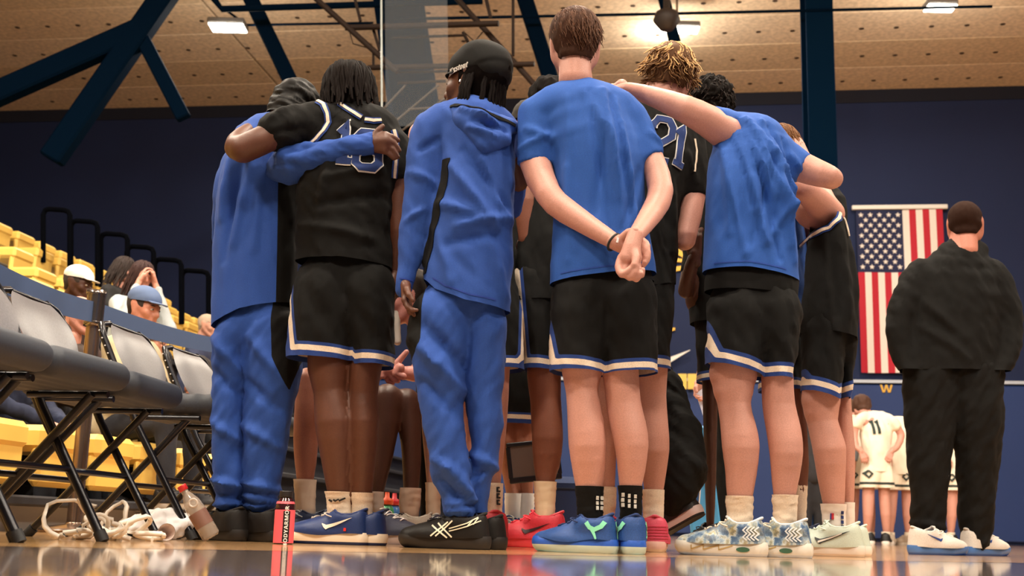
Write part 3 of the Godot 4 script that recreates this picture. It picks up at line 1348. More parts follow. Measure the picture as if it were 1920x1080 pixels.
func build_floor_litter() -> void:
	# tangle of cut white strips
	var p0 := floor_point(195, 4.0)
	var o := thing("white_strips", "tangle of cut white plastic strips lying under the folding chairs", "litter", p0)
	rng.seed = 21
	for i in 11:
		var m := blank()
		var pts := []
		var c := floor_point(rng.randf_range(118, 262), rng.randf_range(3.85, 4.15))
		var r := rng.randf_range(0.03, 0.075)
		var a0 := rng.randf() * TAU
		for q in 15:
			var t := q / 14.0
			var a := a0 + t * rng.randf_range(4.0, 5.2)
			pts.append(c + Vector3(cos(a) * r * 1.5, 0.006 + (0.02 + 0.05 * (i % 3)) * pow(sin(t * PI), 1.5) + 0.004 * i * 0.2, sin(a) * r))
		tube(m, pts, [0.006], 6, 1.6)
		part("strip", m, paint(236, 226, 212, 0.6), o)
	# crumpled towel
	var t0 := floor_point(298, 4.5)
	var tw := thing("white_towel", "crumpled white towel on the floor behind the white strips", "towel", t0)
	var f := Field.new()
	f.k = 0.04
	for q in [[-0.09, 0.04, 0.0, 0.05], [0.0, 0.075, 0.0, 0.07], [0.07, 0.06, -0.02, 0.055], [0.02, 0.03, 0.05, 0.05]]:
		f.ball(t0 + Vector3(q[0], q[1] * 0.8, q[2]), Vector3(q[3], q[3] * 0.8, q[3]))
	part("cloth", cut(swell(f.mesh(0.008), func(p): return 0.018 * noise.get_noise_3d(p.x * 1300.0, p.y * 1300.0, p.z * 1300.0)), func(p): return p.y - 0.001)[0], paint(226, 222, 222, 0.9, {"rim": 0.3}), tw)
	# paper cup on its side
	var c0 := floor_point(312, 4.1)
	var cup := thing("paper_cup", "small white paper cup lying on its side by the towel", "cup", c0 + Vector3(0, 0.026, 0))
	var cx := Transform3D(Basis(Vector3.UP, 0.5) * Basis(Vector3.RIGHT, PI / 2 - 0.1), c0 + Vector3(0, 0.028, 0.03))
	part("wall", lathe([[0.0, -0.04], [0.019, -0.04], [0.0275, 0.03], [0.029, 0.031], [0.0265, 0.029], [0.0175, -0.037], [0.0, -0.037]], 20, cx), paint(216, 196, 186, 0.7), cup)
	# soft drink bottle that leans
	depth = 4.3
	var b0 := P(392, 1004)
	var b1 := P(345, 925, 0.02)
	var y := (b1 - b0).normalized()
	var bx := Transform3D(Basis(y.cross(Vector3.BACK).normalized(), y, y.cross(Vector3.BACK).normalized().cross(y)), Vector3(b0.x, 0.03, b0.z))
	var bt := thing("plastic_bottle", "clear soft drink bottle with a red cap leaning against the black shoe", "bottle", bx.origin)
	var pet := StandardMaterial3D.new()
	pet.albedo_color = Color(0.8, 0.74, 0.68, 0.42)
	pet.transparency = BaseMaterial3D.TRANSPARENCY_ALPHA
	pet.roughness = 0.08
	part("bottle_body", lathe([[0.0, -0.02], [0.026, -0.02], [0.033, -0.01], [0.033, 0.04], [0.031, 0.05], [0.033, 0.06], [0.033, 0.10], [0.03, 0.125], [0.016, 0.16], [0.013, 0.165], [0.013, 0.18]], 24, bx), pet, bt)
	part("label_band", lathe([[0.0335, 0.03], [0.0338, 0.032], [0.0338, 0.085], [0.0335, 0.087]], 24, bx), paint(130, 96, 84, 0.4), bt)
	part("cap", lathe([[0.0, 0.176], [0.0165, 0.176], [0.0168, 0.194], [0.015, 0.197], [0.0, 0.197]], 20, bx), paint(198, 40, 42, 0.4), bt)
	var fl := blank()
	for q in 17:
		pass
	var ring := []
	for q in 17:
		ring.append(bx * Vector3(0.012 + cos(q * TAU / 16.0) * 0.014, 0.12 + sin(q * TAU / 16.0) * 0.014, 0.034))
	tube(fl, ring, [0.004], 6)
	part("label_ring", fl, paint(210, 200, 190, 0.5), bt)
	# pink sports drink
	var s0 := floor_point(531, 4.14)
	var sd := thing("sports_drink_bottle", "pink and black sports drink bottle standing before the blue shoe", "bottle", s0)
	var sx := Transform3D(Basis(Vector3.UP, deg_to_rad(-12)), s0)
	var pink := paint(240, 92, 104, 0.42)
	var drink := paint(48, 20, 24, 0.15)
	part("bottle_body", lathe([[0.0, 0.0], [0.031, 0.0], [0.034, 0.005], [0.034, 0.118], [0.033, 0.13], [0.025, 0.15], [0.0205, 0.156], [0.0205, 0.16], [0.0, 0.16]], 28, sx), drink, sd)
	part("sleeve", lathe([[0.0346, 0.004], [0.0349, 0.006], [0.0349, 0.114], [0.0346, 0.116]], 28, sx), pink, sd)
	part("neck_label", lathe([[0.0325, 0.1365], [0.0295, 0.1445]], 28, sx), pink, sd)
	part("cap", lathe([[0.0, 0.158], [0.0222, 0.158], [0.0228, 0.162], [0.0228, 0.178], [0.021, 0.181], [0.0, 0.181]], 24, sx), paint(30, 26, 26, 0.4), sd)
	var panel := []
	for i in 9:
		var a := lerpf(0.98, 0.3, i / 8.0)
		panel.append([sx * Vector3(cos(a + 0.35) * 0.0353, 0.112, sin(a + 0.35) * 0.0353), sx * Vector3(cos(a + 0.35) * 0.0353, 0.008, sin(a + 0.35) * 0.0353)])
	part("label_panel", sheet(panel, 0.0003), paint(22, 18, 20, 0.4), sd)
	var tx := text_mesh("BODYARMOR", 0.0125, 0.0012, 0.0)
	var v: PackedVector3Array = tx.v
	for i in v.size():                                        # upright lettering wrapped on the bottle, read from the bottom up
		var a := 0.99 + v[i].y / 0.035
		var r := 0.0356 + v[i].z
		v[i] = sx * Vector3(cos(a) * r, 0.06 + v[i].x * 1.27, sin(a) * r)
	tx.v = v
	part("lettering", smooth(tx), paint(240, 236, 232, 0.5), sd)

# ---------------------------------------------------------------- heads, hands, hair, shoes
func head_frame(px: float, py: float, dz: float, yaw: float, pitch: float, roll: float, size: float) -> Transform3D:
	# face along -z, turned left by yaw, chin down by pitch; size 1 = skull 15 cm wide
	var b := Basis(Vector3.UP, deg_to_rad(yaw)) * Basis(Vector3.RIGHT, deg_to_rad(-pitch)) * Basis(Vector3.BACK, deg_to_rad(roll))
	return Transform3D(b.scaled(Vector3.ONE * size), P(px, py, dz))

func head_shape(cell := 0.006) -> Dictionary:
	var key := "head%f" % cell
	if made.has(key):
		return made[key]
	var f := Field.new()
	f.k = 0.022
	var V := func(x, y, z): return Vector3(x, y, z)
	f.next()
	f.add(Vector3(0, 0.015, -0.005), Vector3(0, 0.045, 0.01), Vector3(0.072, 0.07, 0.088), Vector3(0.074, 0.074, 0.094))
	f.next()
	f.add(Vector3(0, 0.0, -0.03), Vector3(0, -0.075, -0.045), Vector3(0.062, 0.05, 0.058), Vector3(0.036, 0.03, 0.036))
	for s in [-1.0, 1.0]:
		f.seg(Vector3(s * 0.05, -0.045, 0.0), Vector3(s * 0.018, -0.088, -0.066), 0.022, 0.018)
		f.seg(Vector3(s * 0.042, 0.02, -0.075), Vector3(s * 0.014, 0.016, -0.09), 0.012, 0.012)
		f.seg(Vector3(s * 0.044, -0.022, -0.066), Vector3(s * 0.036, -0.03, -0.07), 0.02, 0.02)
		f.next()
		f.add(Vector3(s * 0.077, 0.02, 0.012), Vector3(s * 0.074, -0.022, 0.004), Vector3(0.008, 0.02, 0.02), Vector3(0.008, 0.014, 0.012))
		f.seg(Vector3(s * 0.008, -0.034, -0.102), Vector3(s * 0.014, -0.034, -0.096), 0.008, 0.008)
	f.seg(Vector3(0, 0.012, -0.092), Vector3(0, -0.026, -0.114), 0.009, 0.012)
	f.seg(Vector3(-0.018, -0.056, -0.084), Vector3(0.018, -0.056, -0.084), 0.01, 0.01)
	f.seg(Vector3(-0.014, -0.066, -0.083), Vector3(0.014, -0.066, -0.083), 0.01, 0.01)
	f.ball(Vector3(0, -0.092, -0.074), Vector3(0.02, 0.016, 0.018))
	f.seg(Vector3(0, -0.04, 0.02), Vector3(0, -0.12, 0.03), 0.052, 0.054)
	made[key] = f.mesh(cell)
	return made[key]

func face(x: Transform3D, tone: Array, parent: Node3D) -> void:           # eyes, brows and lips
	for s in [-1.0, 1.0]:
		var w := blank()
		tube(w, [x * Vector3(s * 0.044, 0.002, -0.0865), x * Vector3(s * 0.032, 0.003, -0.0925), x * Vector3(s * 0.02, 0.002, -0.0915)], [0.003, 0.0075, 0.003], 8, 1.0)
		var e := part("eye", w, paint(225, 215, 208, 0.3), parent)
		w = blank()
		tube(w, [x * Vector3(s * 0.032, 0.003, -0.096), x * Vector3(s * 0.032, 0.003, -0.101)], [0.005, 0.004], 8)
		part("iris", w, paint(35, 24, 20, 0.5), e)
		w = blank()
		tube(w, [x * Vector3(s * 0.05, 0.022, -0.081), x * Vector3(s * 0.034, 0.027, -0.095), x * Vector3(s * 0.015, 0.022, -0.101)], [0.003, 0.004, 0.003], 6)
		part("eyebrow", w, paint(35, 24, 20, 0.7), parent)
	var l := blank()
	tube(l, [x * Vector3(-0.024, -0.061, -0.084), x * Vector3(0, -0.0605, -0.0965), x * Vector3(0.024, -0.061, -0.084)], [0.002, 0.006, 0.002], 8)
	part("lips", l, paint(int(tone[0] * 0.78), int(tone[1] * 0.55), int(tone[2] * 0.55), 0.5), parent)

func hand_shape(curl := 0.4, spread := 0.12, cell := 0.004) -> Dictionary:   # wrist at the origin, fingers along -y, palm towards +z, thumb towards +x
	var key := "hand%.2f %.2f %f" % [curl, spread, cell]
	if made.has(key):
		return made[key]
	var f := Field.new()
	f.k = 0.008
	var xs := [0.03, 0.011, -0.009, -0.028]
	var ln := [0.072, 0.08, 0.074, 0.058]
	for i in 4:
		var x: float = xs[i]
		var kn := Vector3(x, -0.09 + absf(i - 1.2) * 0.004, 0)
		f.seg(Vector3(x * 0.6, -0.01, 0), kn, 0.014, 0.0115)
		var p := kn
		var a := curl * 0.6
		var sp := (1.5 - i) * spread
		for s in 3:
			var l: float = ln[i] * [0.45, 0.31, 0.24][s]
			var dir := Vector3(sin(sp), -cos(a), sin(a)).normalized()
			var q := p + dir * l
			f.seg(p, q, 0.0098 - s * 0.0012, 0.0088 - s * 0.0012)
			p = q
			a += curl
	f.seg(Vector3(0.0, 0.03, 0), Vector3(0, -0.01, 0), 0.024, 0.024)
	f.seg(Vector3(0.018, -0.02, 0.006), Vector3(0.042, -0.052, 0.014), 0.016, 0.0125)
	f.seg(Vector3(0.042, -0.052, 0.014), Vector3(0.052, -0.08, 0.016 + curl * 0.012), 0.0115, 0.01)
	f.seg(Vector3(0.052, -0.08, 0.016 + curl * 0.012), Vector3(0.05, -0.102, 0.02 + curl * 0.025), 0.0098, 0.0085)
	made[key] = f.mesh(cell)
	return made[key]

func hand_at(wrist: Vector3, towards: Vector3, palm: Vector3, left: bool, size := 1.0) -> Transform3D:
	var y := -(towards - wrist).normalized()
	var z := (palm - y * palm.dot(y)).normalized()
	var x := y.cross(z)
	if left:
		x = -x
	return Transform3D(Basis(x * size, y * size, z * size), wrist)

func mirror_join(m: Dictionary, o: Dictionary, x: Transform3D) -> void:     # join() that keeps faces outward when x mirrors
	if x.basis.determinant() > 0.0:
		var n := blank()
		var nv: PackedVector3Array = o.n
		join(m, {"v": x * (o.v as PackedVector3Array), "n": Transform3D(x.basis.orthonormalized(), Vector3.ZERO) * nv, "i": o.i})
		return
	var ix := PackedInt32Array(o.i)
	for t in range(0, ix.size(), 3):
		var q := ix[t]
		ix[t] = ix[t + 1]
		ix[t + 1] = q
	join(m, smooth({"v": x * (o.v as PackedVector3Array), "n": o.n, "i": ix}))

func hair_cap(x: Transform3D, lump: float, freq: float, front := -0.03, low := -0.05, grow := 0.014, cell := 0.007, ears := false) -> Dictionary:  # the mass of hair on a skull
	var f := Field.new()
	f.k = 0.02
	f.next()
	f.add(Vector3(0, 0.03, 0.0), Vector3(0, 0.05, 0.012), Vector3(0.072 + grow, 0.07 + grow, 0.088 + grow), Vector3(0.074 + grow, 0.074 + grow, 0.092 + grow))
	f.next()
	f.add(Vector3(0, 0.0, 0.035), Vector3(0, low + 0.02, 0.045), Vector3(0.068 + grow * 0.7, 0.05, 0.056 + grow), Vector3(0.052 + grow * 0.5, 0.035, 0.036 + grow * 0.6))
	var m := f.mesh(cell)
	m = swell(m, func(p): return lump * (noise.get_noise_3d(p.x * freq * 4.0, p.y * freq * 2.0, p.z * freq * 4.0) + 0.3))
	m = cut(m, func(p): return minf(p.y - low, maxf(p.z - front, p.y - 0.045)))[0]
	if ears:                                                  # cut short round the ears
		m = cut(m, func(p): return maxf(p.y - 0.034 + p.z * 0.5, maxf(p.z - 0.045, 0.058 - absf(p.x))))[0]
	return join(blank(), m, x)

func strands(x: Transform3D, count: int, length: float, r0: float, flow: Callable, grow := 0.012, low := -0.04, front := -0.05, seed_at := 3, segs := 4, sides := 5, ears := false) -> Dictionary:
	var m := blank()
	rng.seed = seed_at
	var made_n := 0
	while made_n < count:
		var d := Vector3(rng.randfn(), rng.randfn(), rng.randfn()).normalized()
		var p := Vector3(d.x * (0.074 + grow), 0.05 + d.y * (0.076 + grow), 0.009 + d.z * (0.093 + grow))
		if p.y < 0.03:
			p.x *= 0.97
		if p.y < low or (p.z < front and p.y < 0.06):
			continue
		if ears and absf(p.x) > 0.058 and p.y < 0.05 and p.z < 0.05:
			continue
		made_n += 1
		var pts := [x * p]
		var rad := [r0 * x.basis.x.length()]
		var q := p
		var l := length * rng.randf_range(0.6, 1.2)
		for s in segs:
			q += (flow.call(q, float(s) / segs, rng) as Vector3).normalized() * l / segs
			var e := Vector3(q.x / (0.074 + grow), (q.y - 0.05) / (0.076 + grow), (q.z - 0.009) / (0.093 + grow))
			if q.y > 0.0 and e.length() < 1.0:               # stay outside the skull
				var g := Vector3(e.x * (0.074 + grow), 0, e.z * (0.093 + grow)) / maxf(e.length(), 0.3)
				q = Vector3(g.x, 0.05 + e.y / e.length() * (0.076 + grow), 0.009 + g.z)
			pts.append(x * q)
			rad.append(r0 * x.basis.x.length() * (1.0 - 0.75 * (s + 1.0) / segs))
		tube(m, pts, rad, sides)
	return m

func shoe_fields(high: float, wide: float, long: float) -> Array:            # ankle over the origin, toes towards -z
	var up := Field.new()
	up.k = 0.03
	up.next()
	up.add(Vector3(0, 0.03, 0.05), Vector3(0, high * 0.9, 0.05), Vector3(0.039, 0.03, 0.04), Vector3(0.031, 0.02, 0.026))
	up.next()
	up.add(Vector3(0, high * 0.72, 0.03), Vector3(0, high * 0.78, -0.005), Vector3(0.04, 0.03, 0.036), Vector3(0.04, 0.03, 0.034))
	up.next()
	up.add(Vector3(0, 0.036, 0.03), Vector3(0, 0.036, -0.09), Vector3(0.04, 0.036, 0.04), Vector3(0.046 * wide, 0.036, 0.04))
	up.next()
	up.add(Vector3(0, high * 0.78, -0.012), Vector3(0, 0.05, -0.12), Vector3(0.029, 0.03, 0.03), Vector3(0.032 * wide, 0.022, 0.03))
	up.next()
	up.add(Vector3(0, 0.036, -0.09), Vector3(-0.004, 0.034, -0.165 * long), Vector3(0.046 * wide, 0.036, 0.045), Vector3(0.04 * wide, 0.032, 0.04))
	var so := Field.new()
	so.k = 0.02
	so.next()
	so.add(Vector3(0, 0.026, 0.053), Vector3(0, 0.026, -0.03), Vector3(0.041, 0.05, 0.042), Vector3(0.0405, 0.05, 0.04))
	so.add(Vector3(0, 0.026, -0.03), Vector3(0, 0.027, -0.10), Vector3(0.0405, 0.05, 0.04), Vector3(0.0475 * wide, 0.05, 0.045))
	so.add(Vector3(0, 0.027, -0.10), Vector3(-0.004, 0.032, -0.166 * long), Vector3(0.0475 * wide, 0.05, 0.045), Vector3(0.0415 * wide, 0.036, 0.041))
	return [up, so]

# a shoe: spec keys upper, sole, outsole, lace (materials), high, wide, long, rise (height of the sole edge), wave
func shoe(place: Vector3, turn: float, spec: Dictionary, parent: Node3D, tip := 0.0, size := 1.0) -> Node3D:
	var high: float = spec.get("high", 0.105)
	var fs := shoe_fields(high, spec.get("wide", 1.0), spec.get("long", 1.0))
	var o := Node3D.new()
	o.name = "shoe"
	parent.add_child(o, true)
	o.position = place - origin_of(parent)
	o.basis = (Basis(Vector3.UP, deg_to_rad(turn)) * Basis(Vector3.RIGHT, deg_to_rad(-tip))).scaled(Vector3.ONE * size)
	var cell: float = spec.get("cell", 0.0055)
	var rise: float = spec.get("rise", 0.03)
	var wave: float = spec.get("wave", 0.0)
	var split: float = spec.get("split", 0.009)
	var edge := func(p): return rise + maxf(0.0, p.z) * 0.06 + wave * sin(p.z * 34.0 + 0.8) + maxf(0.0, -p.z - 0.12) * 0.08
	var key := "shoe%s" % str([high, spec.get("wide", 1.0), spec.get("long", 1.0), rise, wave, cell, split])
	if not made.has(key):
		var up: Dictionary = cut(fs[0].mesh(cell), func(p): return minf(p.y - float(edge.call(p)) + 0.004, high - 0.012 + maxf(0.0, p.z - 0.03) * 0.5 + maxf(0.0, -p.z) * 0.6 - absf(p.z - 0.012) * 0.05 - p.y))[0]
		up = swell(up, func(p): return 0.0012 * noise.get_noise_3d(p.x * 500.0, p.y * 700.0, p.z * 900.0))
		var so: Dictionary = cut(fs[1].mesh(cell), func(p): return minf(p.y, float(edge.call(p)) - p.y))[0]
		var parts := cut(so, func(p): return p.y - split)
		# close the top edge and the underside
		var lid := blank()
		var ring := []
		var under := []
		for s in 41:
			var t := s / 40.0
			var z: float = 0.095 - t * 0.30 * spec.get("long", 1.0)
			var row := []
			var low := []
			for q in 7:
				var xx := (q / 6.0 - 0.5) * 0.11
				var hh: float = edge.call(Vector3(xx, 0, z))
				if fs[1].at(Vector3(xx, hh, z)) > 0.0:
					var sc := 1.0
					while sc > 0.0 and fs[1].at(Vector3(xx * sc, hh, z)) > 0.0:
						sc -= 0.05
					xx *= maxf(sc, 0.0)
				row.append(Vector3(xx, hh - 0.0015, z))
				low.append(Vector3(xx * 0.97, 0.0008, z))
			if fs[1].at(Vector3(0, 0.02, z)) < 0.004:
				ring.append(row)
				under.append(low)
		join(lid, sheet(ring))
		join(parts[1], sheet(under))
		join(parts[0], lid)
		made[key] = [up, parts[0], parts[1]]
	var u: Array = made[key]
	lay("upper", u[0], spec.upper, o)
	lay("sole", u[1], spec.sole, o)
	lay("outsole", u[2], spec.get("outsole", spec.sole), o)
	if not made.has(key + "trim"):
		# the opening: a padded collar
		var collar := []
		for s in 25:
			var a := TAU * s / 24.0
			var z := 0.018 + sin(a) * 0.058
			var y := high - 0.013 + maxf(0.0, z - 0.03) * 0.5 + maxf(0.0, -z) * 0.6 - absf(z - 0.012) * 0.05
			var q := Vector3(cos(a) * 0.02, y, z)
			var dir := Vector3(cos(a), 0, sin(a) * 0.55).normalized()
			var t := 0.0
			while t < 0.06 and fs[0].at(q + dir * t) < -0.004:
				t += 0.003
			collar.append(q + dir * t)
		var cm := blank()
		tube(cm, collar, [0.0048], 8)
		var lm := blank()
		if true:
			for s in 6:
				var z := -0.028 - s * 0.017
				var y0 := 0.0
				var row := []
				for q in 7:
					var xx := (q / 6.0 - 0.5) * 0.046
					var p: Vector3 = fs[0].hit(Vector3(xx, 0.2, z + (0.012 if s % 2 == 0 else -0.012) * (q / 6.0 - 0.5)), Vector3(0, -1, 0), 0.3)
					row.append(p + Vector3(0, 0.002, 0))
				tube(lm, row, [0.0026], 6)
			for sd in [-1.0, 1.0]:                                # the bow
				var b := []
				for q in 9:
					var a := TAU * q / 8.0
					b.append(Vector3(sd * (0.012 + 0.014 * (1.0 - cos(a))), high * 0.86 + 0.008 * sin(a), -0.026 - 0.018 * sin(a) - 0.012 * (1.0 - cos(a))))
				tube(lm, b, [0.0022], 6)

		made[key + "trim"] = [cm, lm]
	lay("collar", made[key + "trim"][0], spec.get("lining", spec.upper), o)
	if spec.has("lace"):
		lay("lace", made[key + "trim"][1], spec.lace, o)
	o.set_meta("fields", fs)
	return o

func on_shoe(o: Node3D, called: String, pts: Array, w0: float, w1: float, mt: Material, side := 1.0, lift := 0.0016, closed := false) -> void:    # a strip on the side of a shoe; points are [z, y]
	var f: Field = o.get_meta("fields")[0]
	var line_pts := []
	for p in pts:
		line_pts.append(Vector3(p[0], p[1], 0))
	var rr := []
	for r in path_strip(line_pts, w0, w1, closed, 0.01):
		var row := []
		for q in r:
			var p: Vector3 = f.hit(Vector3(side * 0.12, q.y, q.x), Vector3(-side, 0, 0), 0.2)
			var n := f.normal(p)
			row.append(p + n * lift)
		rr.append(row)
	lay(called, sheet(rr, 0.0012), mt, o)

func swoosh(o: Node3D, mt: Material, side := 1.0, big := 1.0, dy := 0.0) -> void:
	var f: Field = o.get_meta("fields")[0]
	var rr := []
	for i in 15:                                              # a hook from the forefoot that sweeps back to a point
		var t := i / 14.0
		var lo := Vector2(0, 0)
		var z := lerpf(-0.075, 0.055, t)
		var y_low := 0.036 + 0.052 * pow(t, 1.25)
		var y_top := 0.05 + 0.038 * t
		if t < 0.2:
			y_low = 0.036 + 0.022 * pow(1.0 - t / 0.2, 2.0)
			y_top = lerpf(0.062, 0.0535, t / 0.2)
		if t > 0.94:
			y_top = y_low
		var row := []
		for q in 4:
			var y := lerpf(maxf(y_top, y_low), y_low, q / 3.0)
			var c := Vector2(-0.01 + (z + 0.01) * big, 0.055 + (y - 0.055) * big + dy)
			var p: Vector3 = f.hit(Vector3(side * 0.12, c.y, c.x), Vector3(-side, 0, 0), 0.2)
			row.append(p + f.normal(p) * 0.0016)
		rr.append(row)
	lay("side_mark", sheet(rr, 0.0014), mt, o)

func sock(list: Array, mt: Material, parent: Node3D, ribs := 0.0016, cell := 0.007) -> Cloth:    # rows from the top down
	var c := cloth(ribs, 0.0, 6.0, 45.0)
	c.f.k = 0.01
	var l := list.duplicate(true)
	var e: Array = l[l.size() - 1]
	var mid: float = (e[1] + e[2]) * 0.5
	for q in range(1, l.size()):
		l[q][4] = minf(l[q][4], 0.0375)
	l[l.size() - 1] = [e[0], mid + (e[1] - mid) * 0.6, mid + (e[2] - mid) * 0.6, e[3], e[4] * 0.6]
	rows(c.f, l)
	var p := P((list[0][1] + list[0][2]) * 0.5, list[0][0], list[0][3]).y
	var m: Dictionary = cut(sewn(c, cell), func(q): return p - q.y)[0]
	var o := part("sock", m, mt, parent)
	return c

func floor_point(px: float, d: float) -> Vector3:
	var p := at(px, 1015, d)
	return Vector3(p.x, 0, p.z)

# ---------------------------------------------------------------- the team
const LIGHT := [208, 152, 136]
const TAN := [168, 108, 84]
const BROWN := [94, 56, 40]
const DARK := [78, 46, 34]

func skin(c: Array) -> StandardMaterial3D:
	return paint(c[0], c[1], c[2], 0.5, {"mottle": 0.06, "low": 0.86, "size": 5.0, "spec": 0.45})

func fabric(r: int, g: int, b: int) -> StandardMaterial3D:
	return paint(r, g, b, 0.85, {"rim": 0.12, "mottle": 0.11, "low": 0.84, "size": 3.0})

func tee() -> StandardMaterial3D: return fabric(26, 82, 168)
func fleece() -> StandardMaterial3D: return fabric(30, 74, 158)
func black() -> StandardMaterial3D: return paint(15, 14, 13, 0.85, {"rim": 0.06, "mottle": 0.11, "low": 0.8, "size": 3.0, "spec": 0.3})
func royal() -> StandardMaterial3D: return fabric(18, 54, 126)
func ivory() -> StandardMaterial3D: return fabric(240, 220, 196)

func person(label: String, d: float, foot_px: float, group := "") -> Node3D:
	depth = d
	return thing("person", label, "person", floor_point(foot_px, d), 0.0, group)

func shorts(left: Array, right: Array, hem: Array, trims: Array, split: float, half: float, wide: float, crease_amp := 0.006, cell := 0.0125, parent: Node3D = null) -> void:
	var c := cloth(crease_amp, 0.35, 9.0, 3.0)
	c.f.k = 0.012
	rows(c.f, left)
	rows(c.f, right)
	var near := depth - 0.09
	var hl := line(hem, near)
	var m := sewn(c, cell)
	m = cut(m, func(p): return p.y - level(hl, p.x))[0]
	var s := per(P(split, hem[0][1], 0.09))
	var xs := at(split, hem[0][1], near).x
	var lines := []
	for t in trims:
		lines.append(line(t, near))
	var f := func(p): return sided(lines[0] if p.x < xs or lines.size() == 1 else lines[1], Vector2(p.x, p.y)) / s
	var a := cut(m, func(p): return float(f.call(p)) - wide)
	var o := part("shorts", a[0], black(), parent)
	var b := cut(a[1], func(p): return float(f.call(p)) - half)
	var w := cut(b[1], func(p): return float(f.call(p)) + half)
	part("blue_trim", b[0], royal(), o, "royal blue band above the white band")
	part("white_trim", w[0], ivory(), o, "off-white band around the hem")
	part("blue_trim", w[1], royal(), o, "royal blue band at the hem edge")

func top_cut(c: Cloth, cell: float, hem: Array, d := -1.0) -> Dictionary:      # a shirt that ends at a hem line
	var hl := line(hem, d if d > 0.0 else depth - 0.1)
	return cut(sewn(c, cell), func(p): return p.y - level(hl, p.x))[0]

func band_on(called: String, c: Cloth, pts: Array, w_px: float, lift: float, mt: Material, parent: Node3D, dz := 0.1) -> void:
	var l := pxs(pts, dz)
	var w := w_px * 0.5 * per(l[0])
	part(called, strip(c.f, l, w, w, lift, c), mt, parent)

func piped(c: Cloth, pts: Array, parent: Node3D, w_px := 7.0) -> void:          # blue, white and blue jersey piping
	band_on("piping", c, pts, w_px * 2.1, 0.002, royal(), parent)
	band_on("piping_white", c, pts, w_px, 0.0045, ivory(), parent)

func ring(parent: Node3D, called: String, px: float, py: float, dz: float, r_px: float, axis: Vector3, thick: float, mt: Material) -> void:
	var c := P(px, py, dz)
	var r := r_px * per(c)
	var u := axis.cross(Vector3(0.3, 0.2, 1)).normalized()
	var w := axis.cross(u).normalized()
	var p := []
	for i in 25:
		p.append(c + (u * cos(TAU * i / 24.0) + w * sin(TAU * i / 24.0)) * r)
	var m := blank()
	tube(m, p, [thick], 8)
	part(called, m, mt, parent)

func people() -> void:
	tall_player()
	hooded_player()
	tracksuit_player()
	braided_player()
	blond_player()
	arm_player()
	end_player()
	inner_ring()
	seated_ring()
	bench_things()
	sideline_coach()
	far_people()
	spectators()

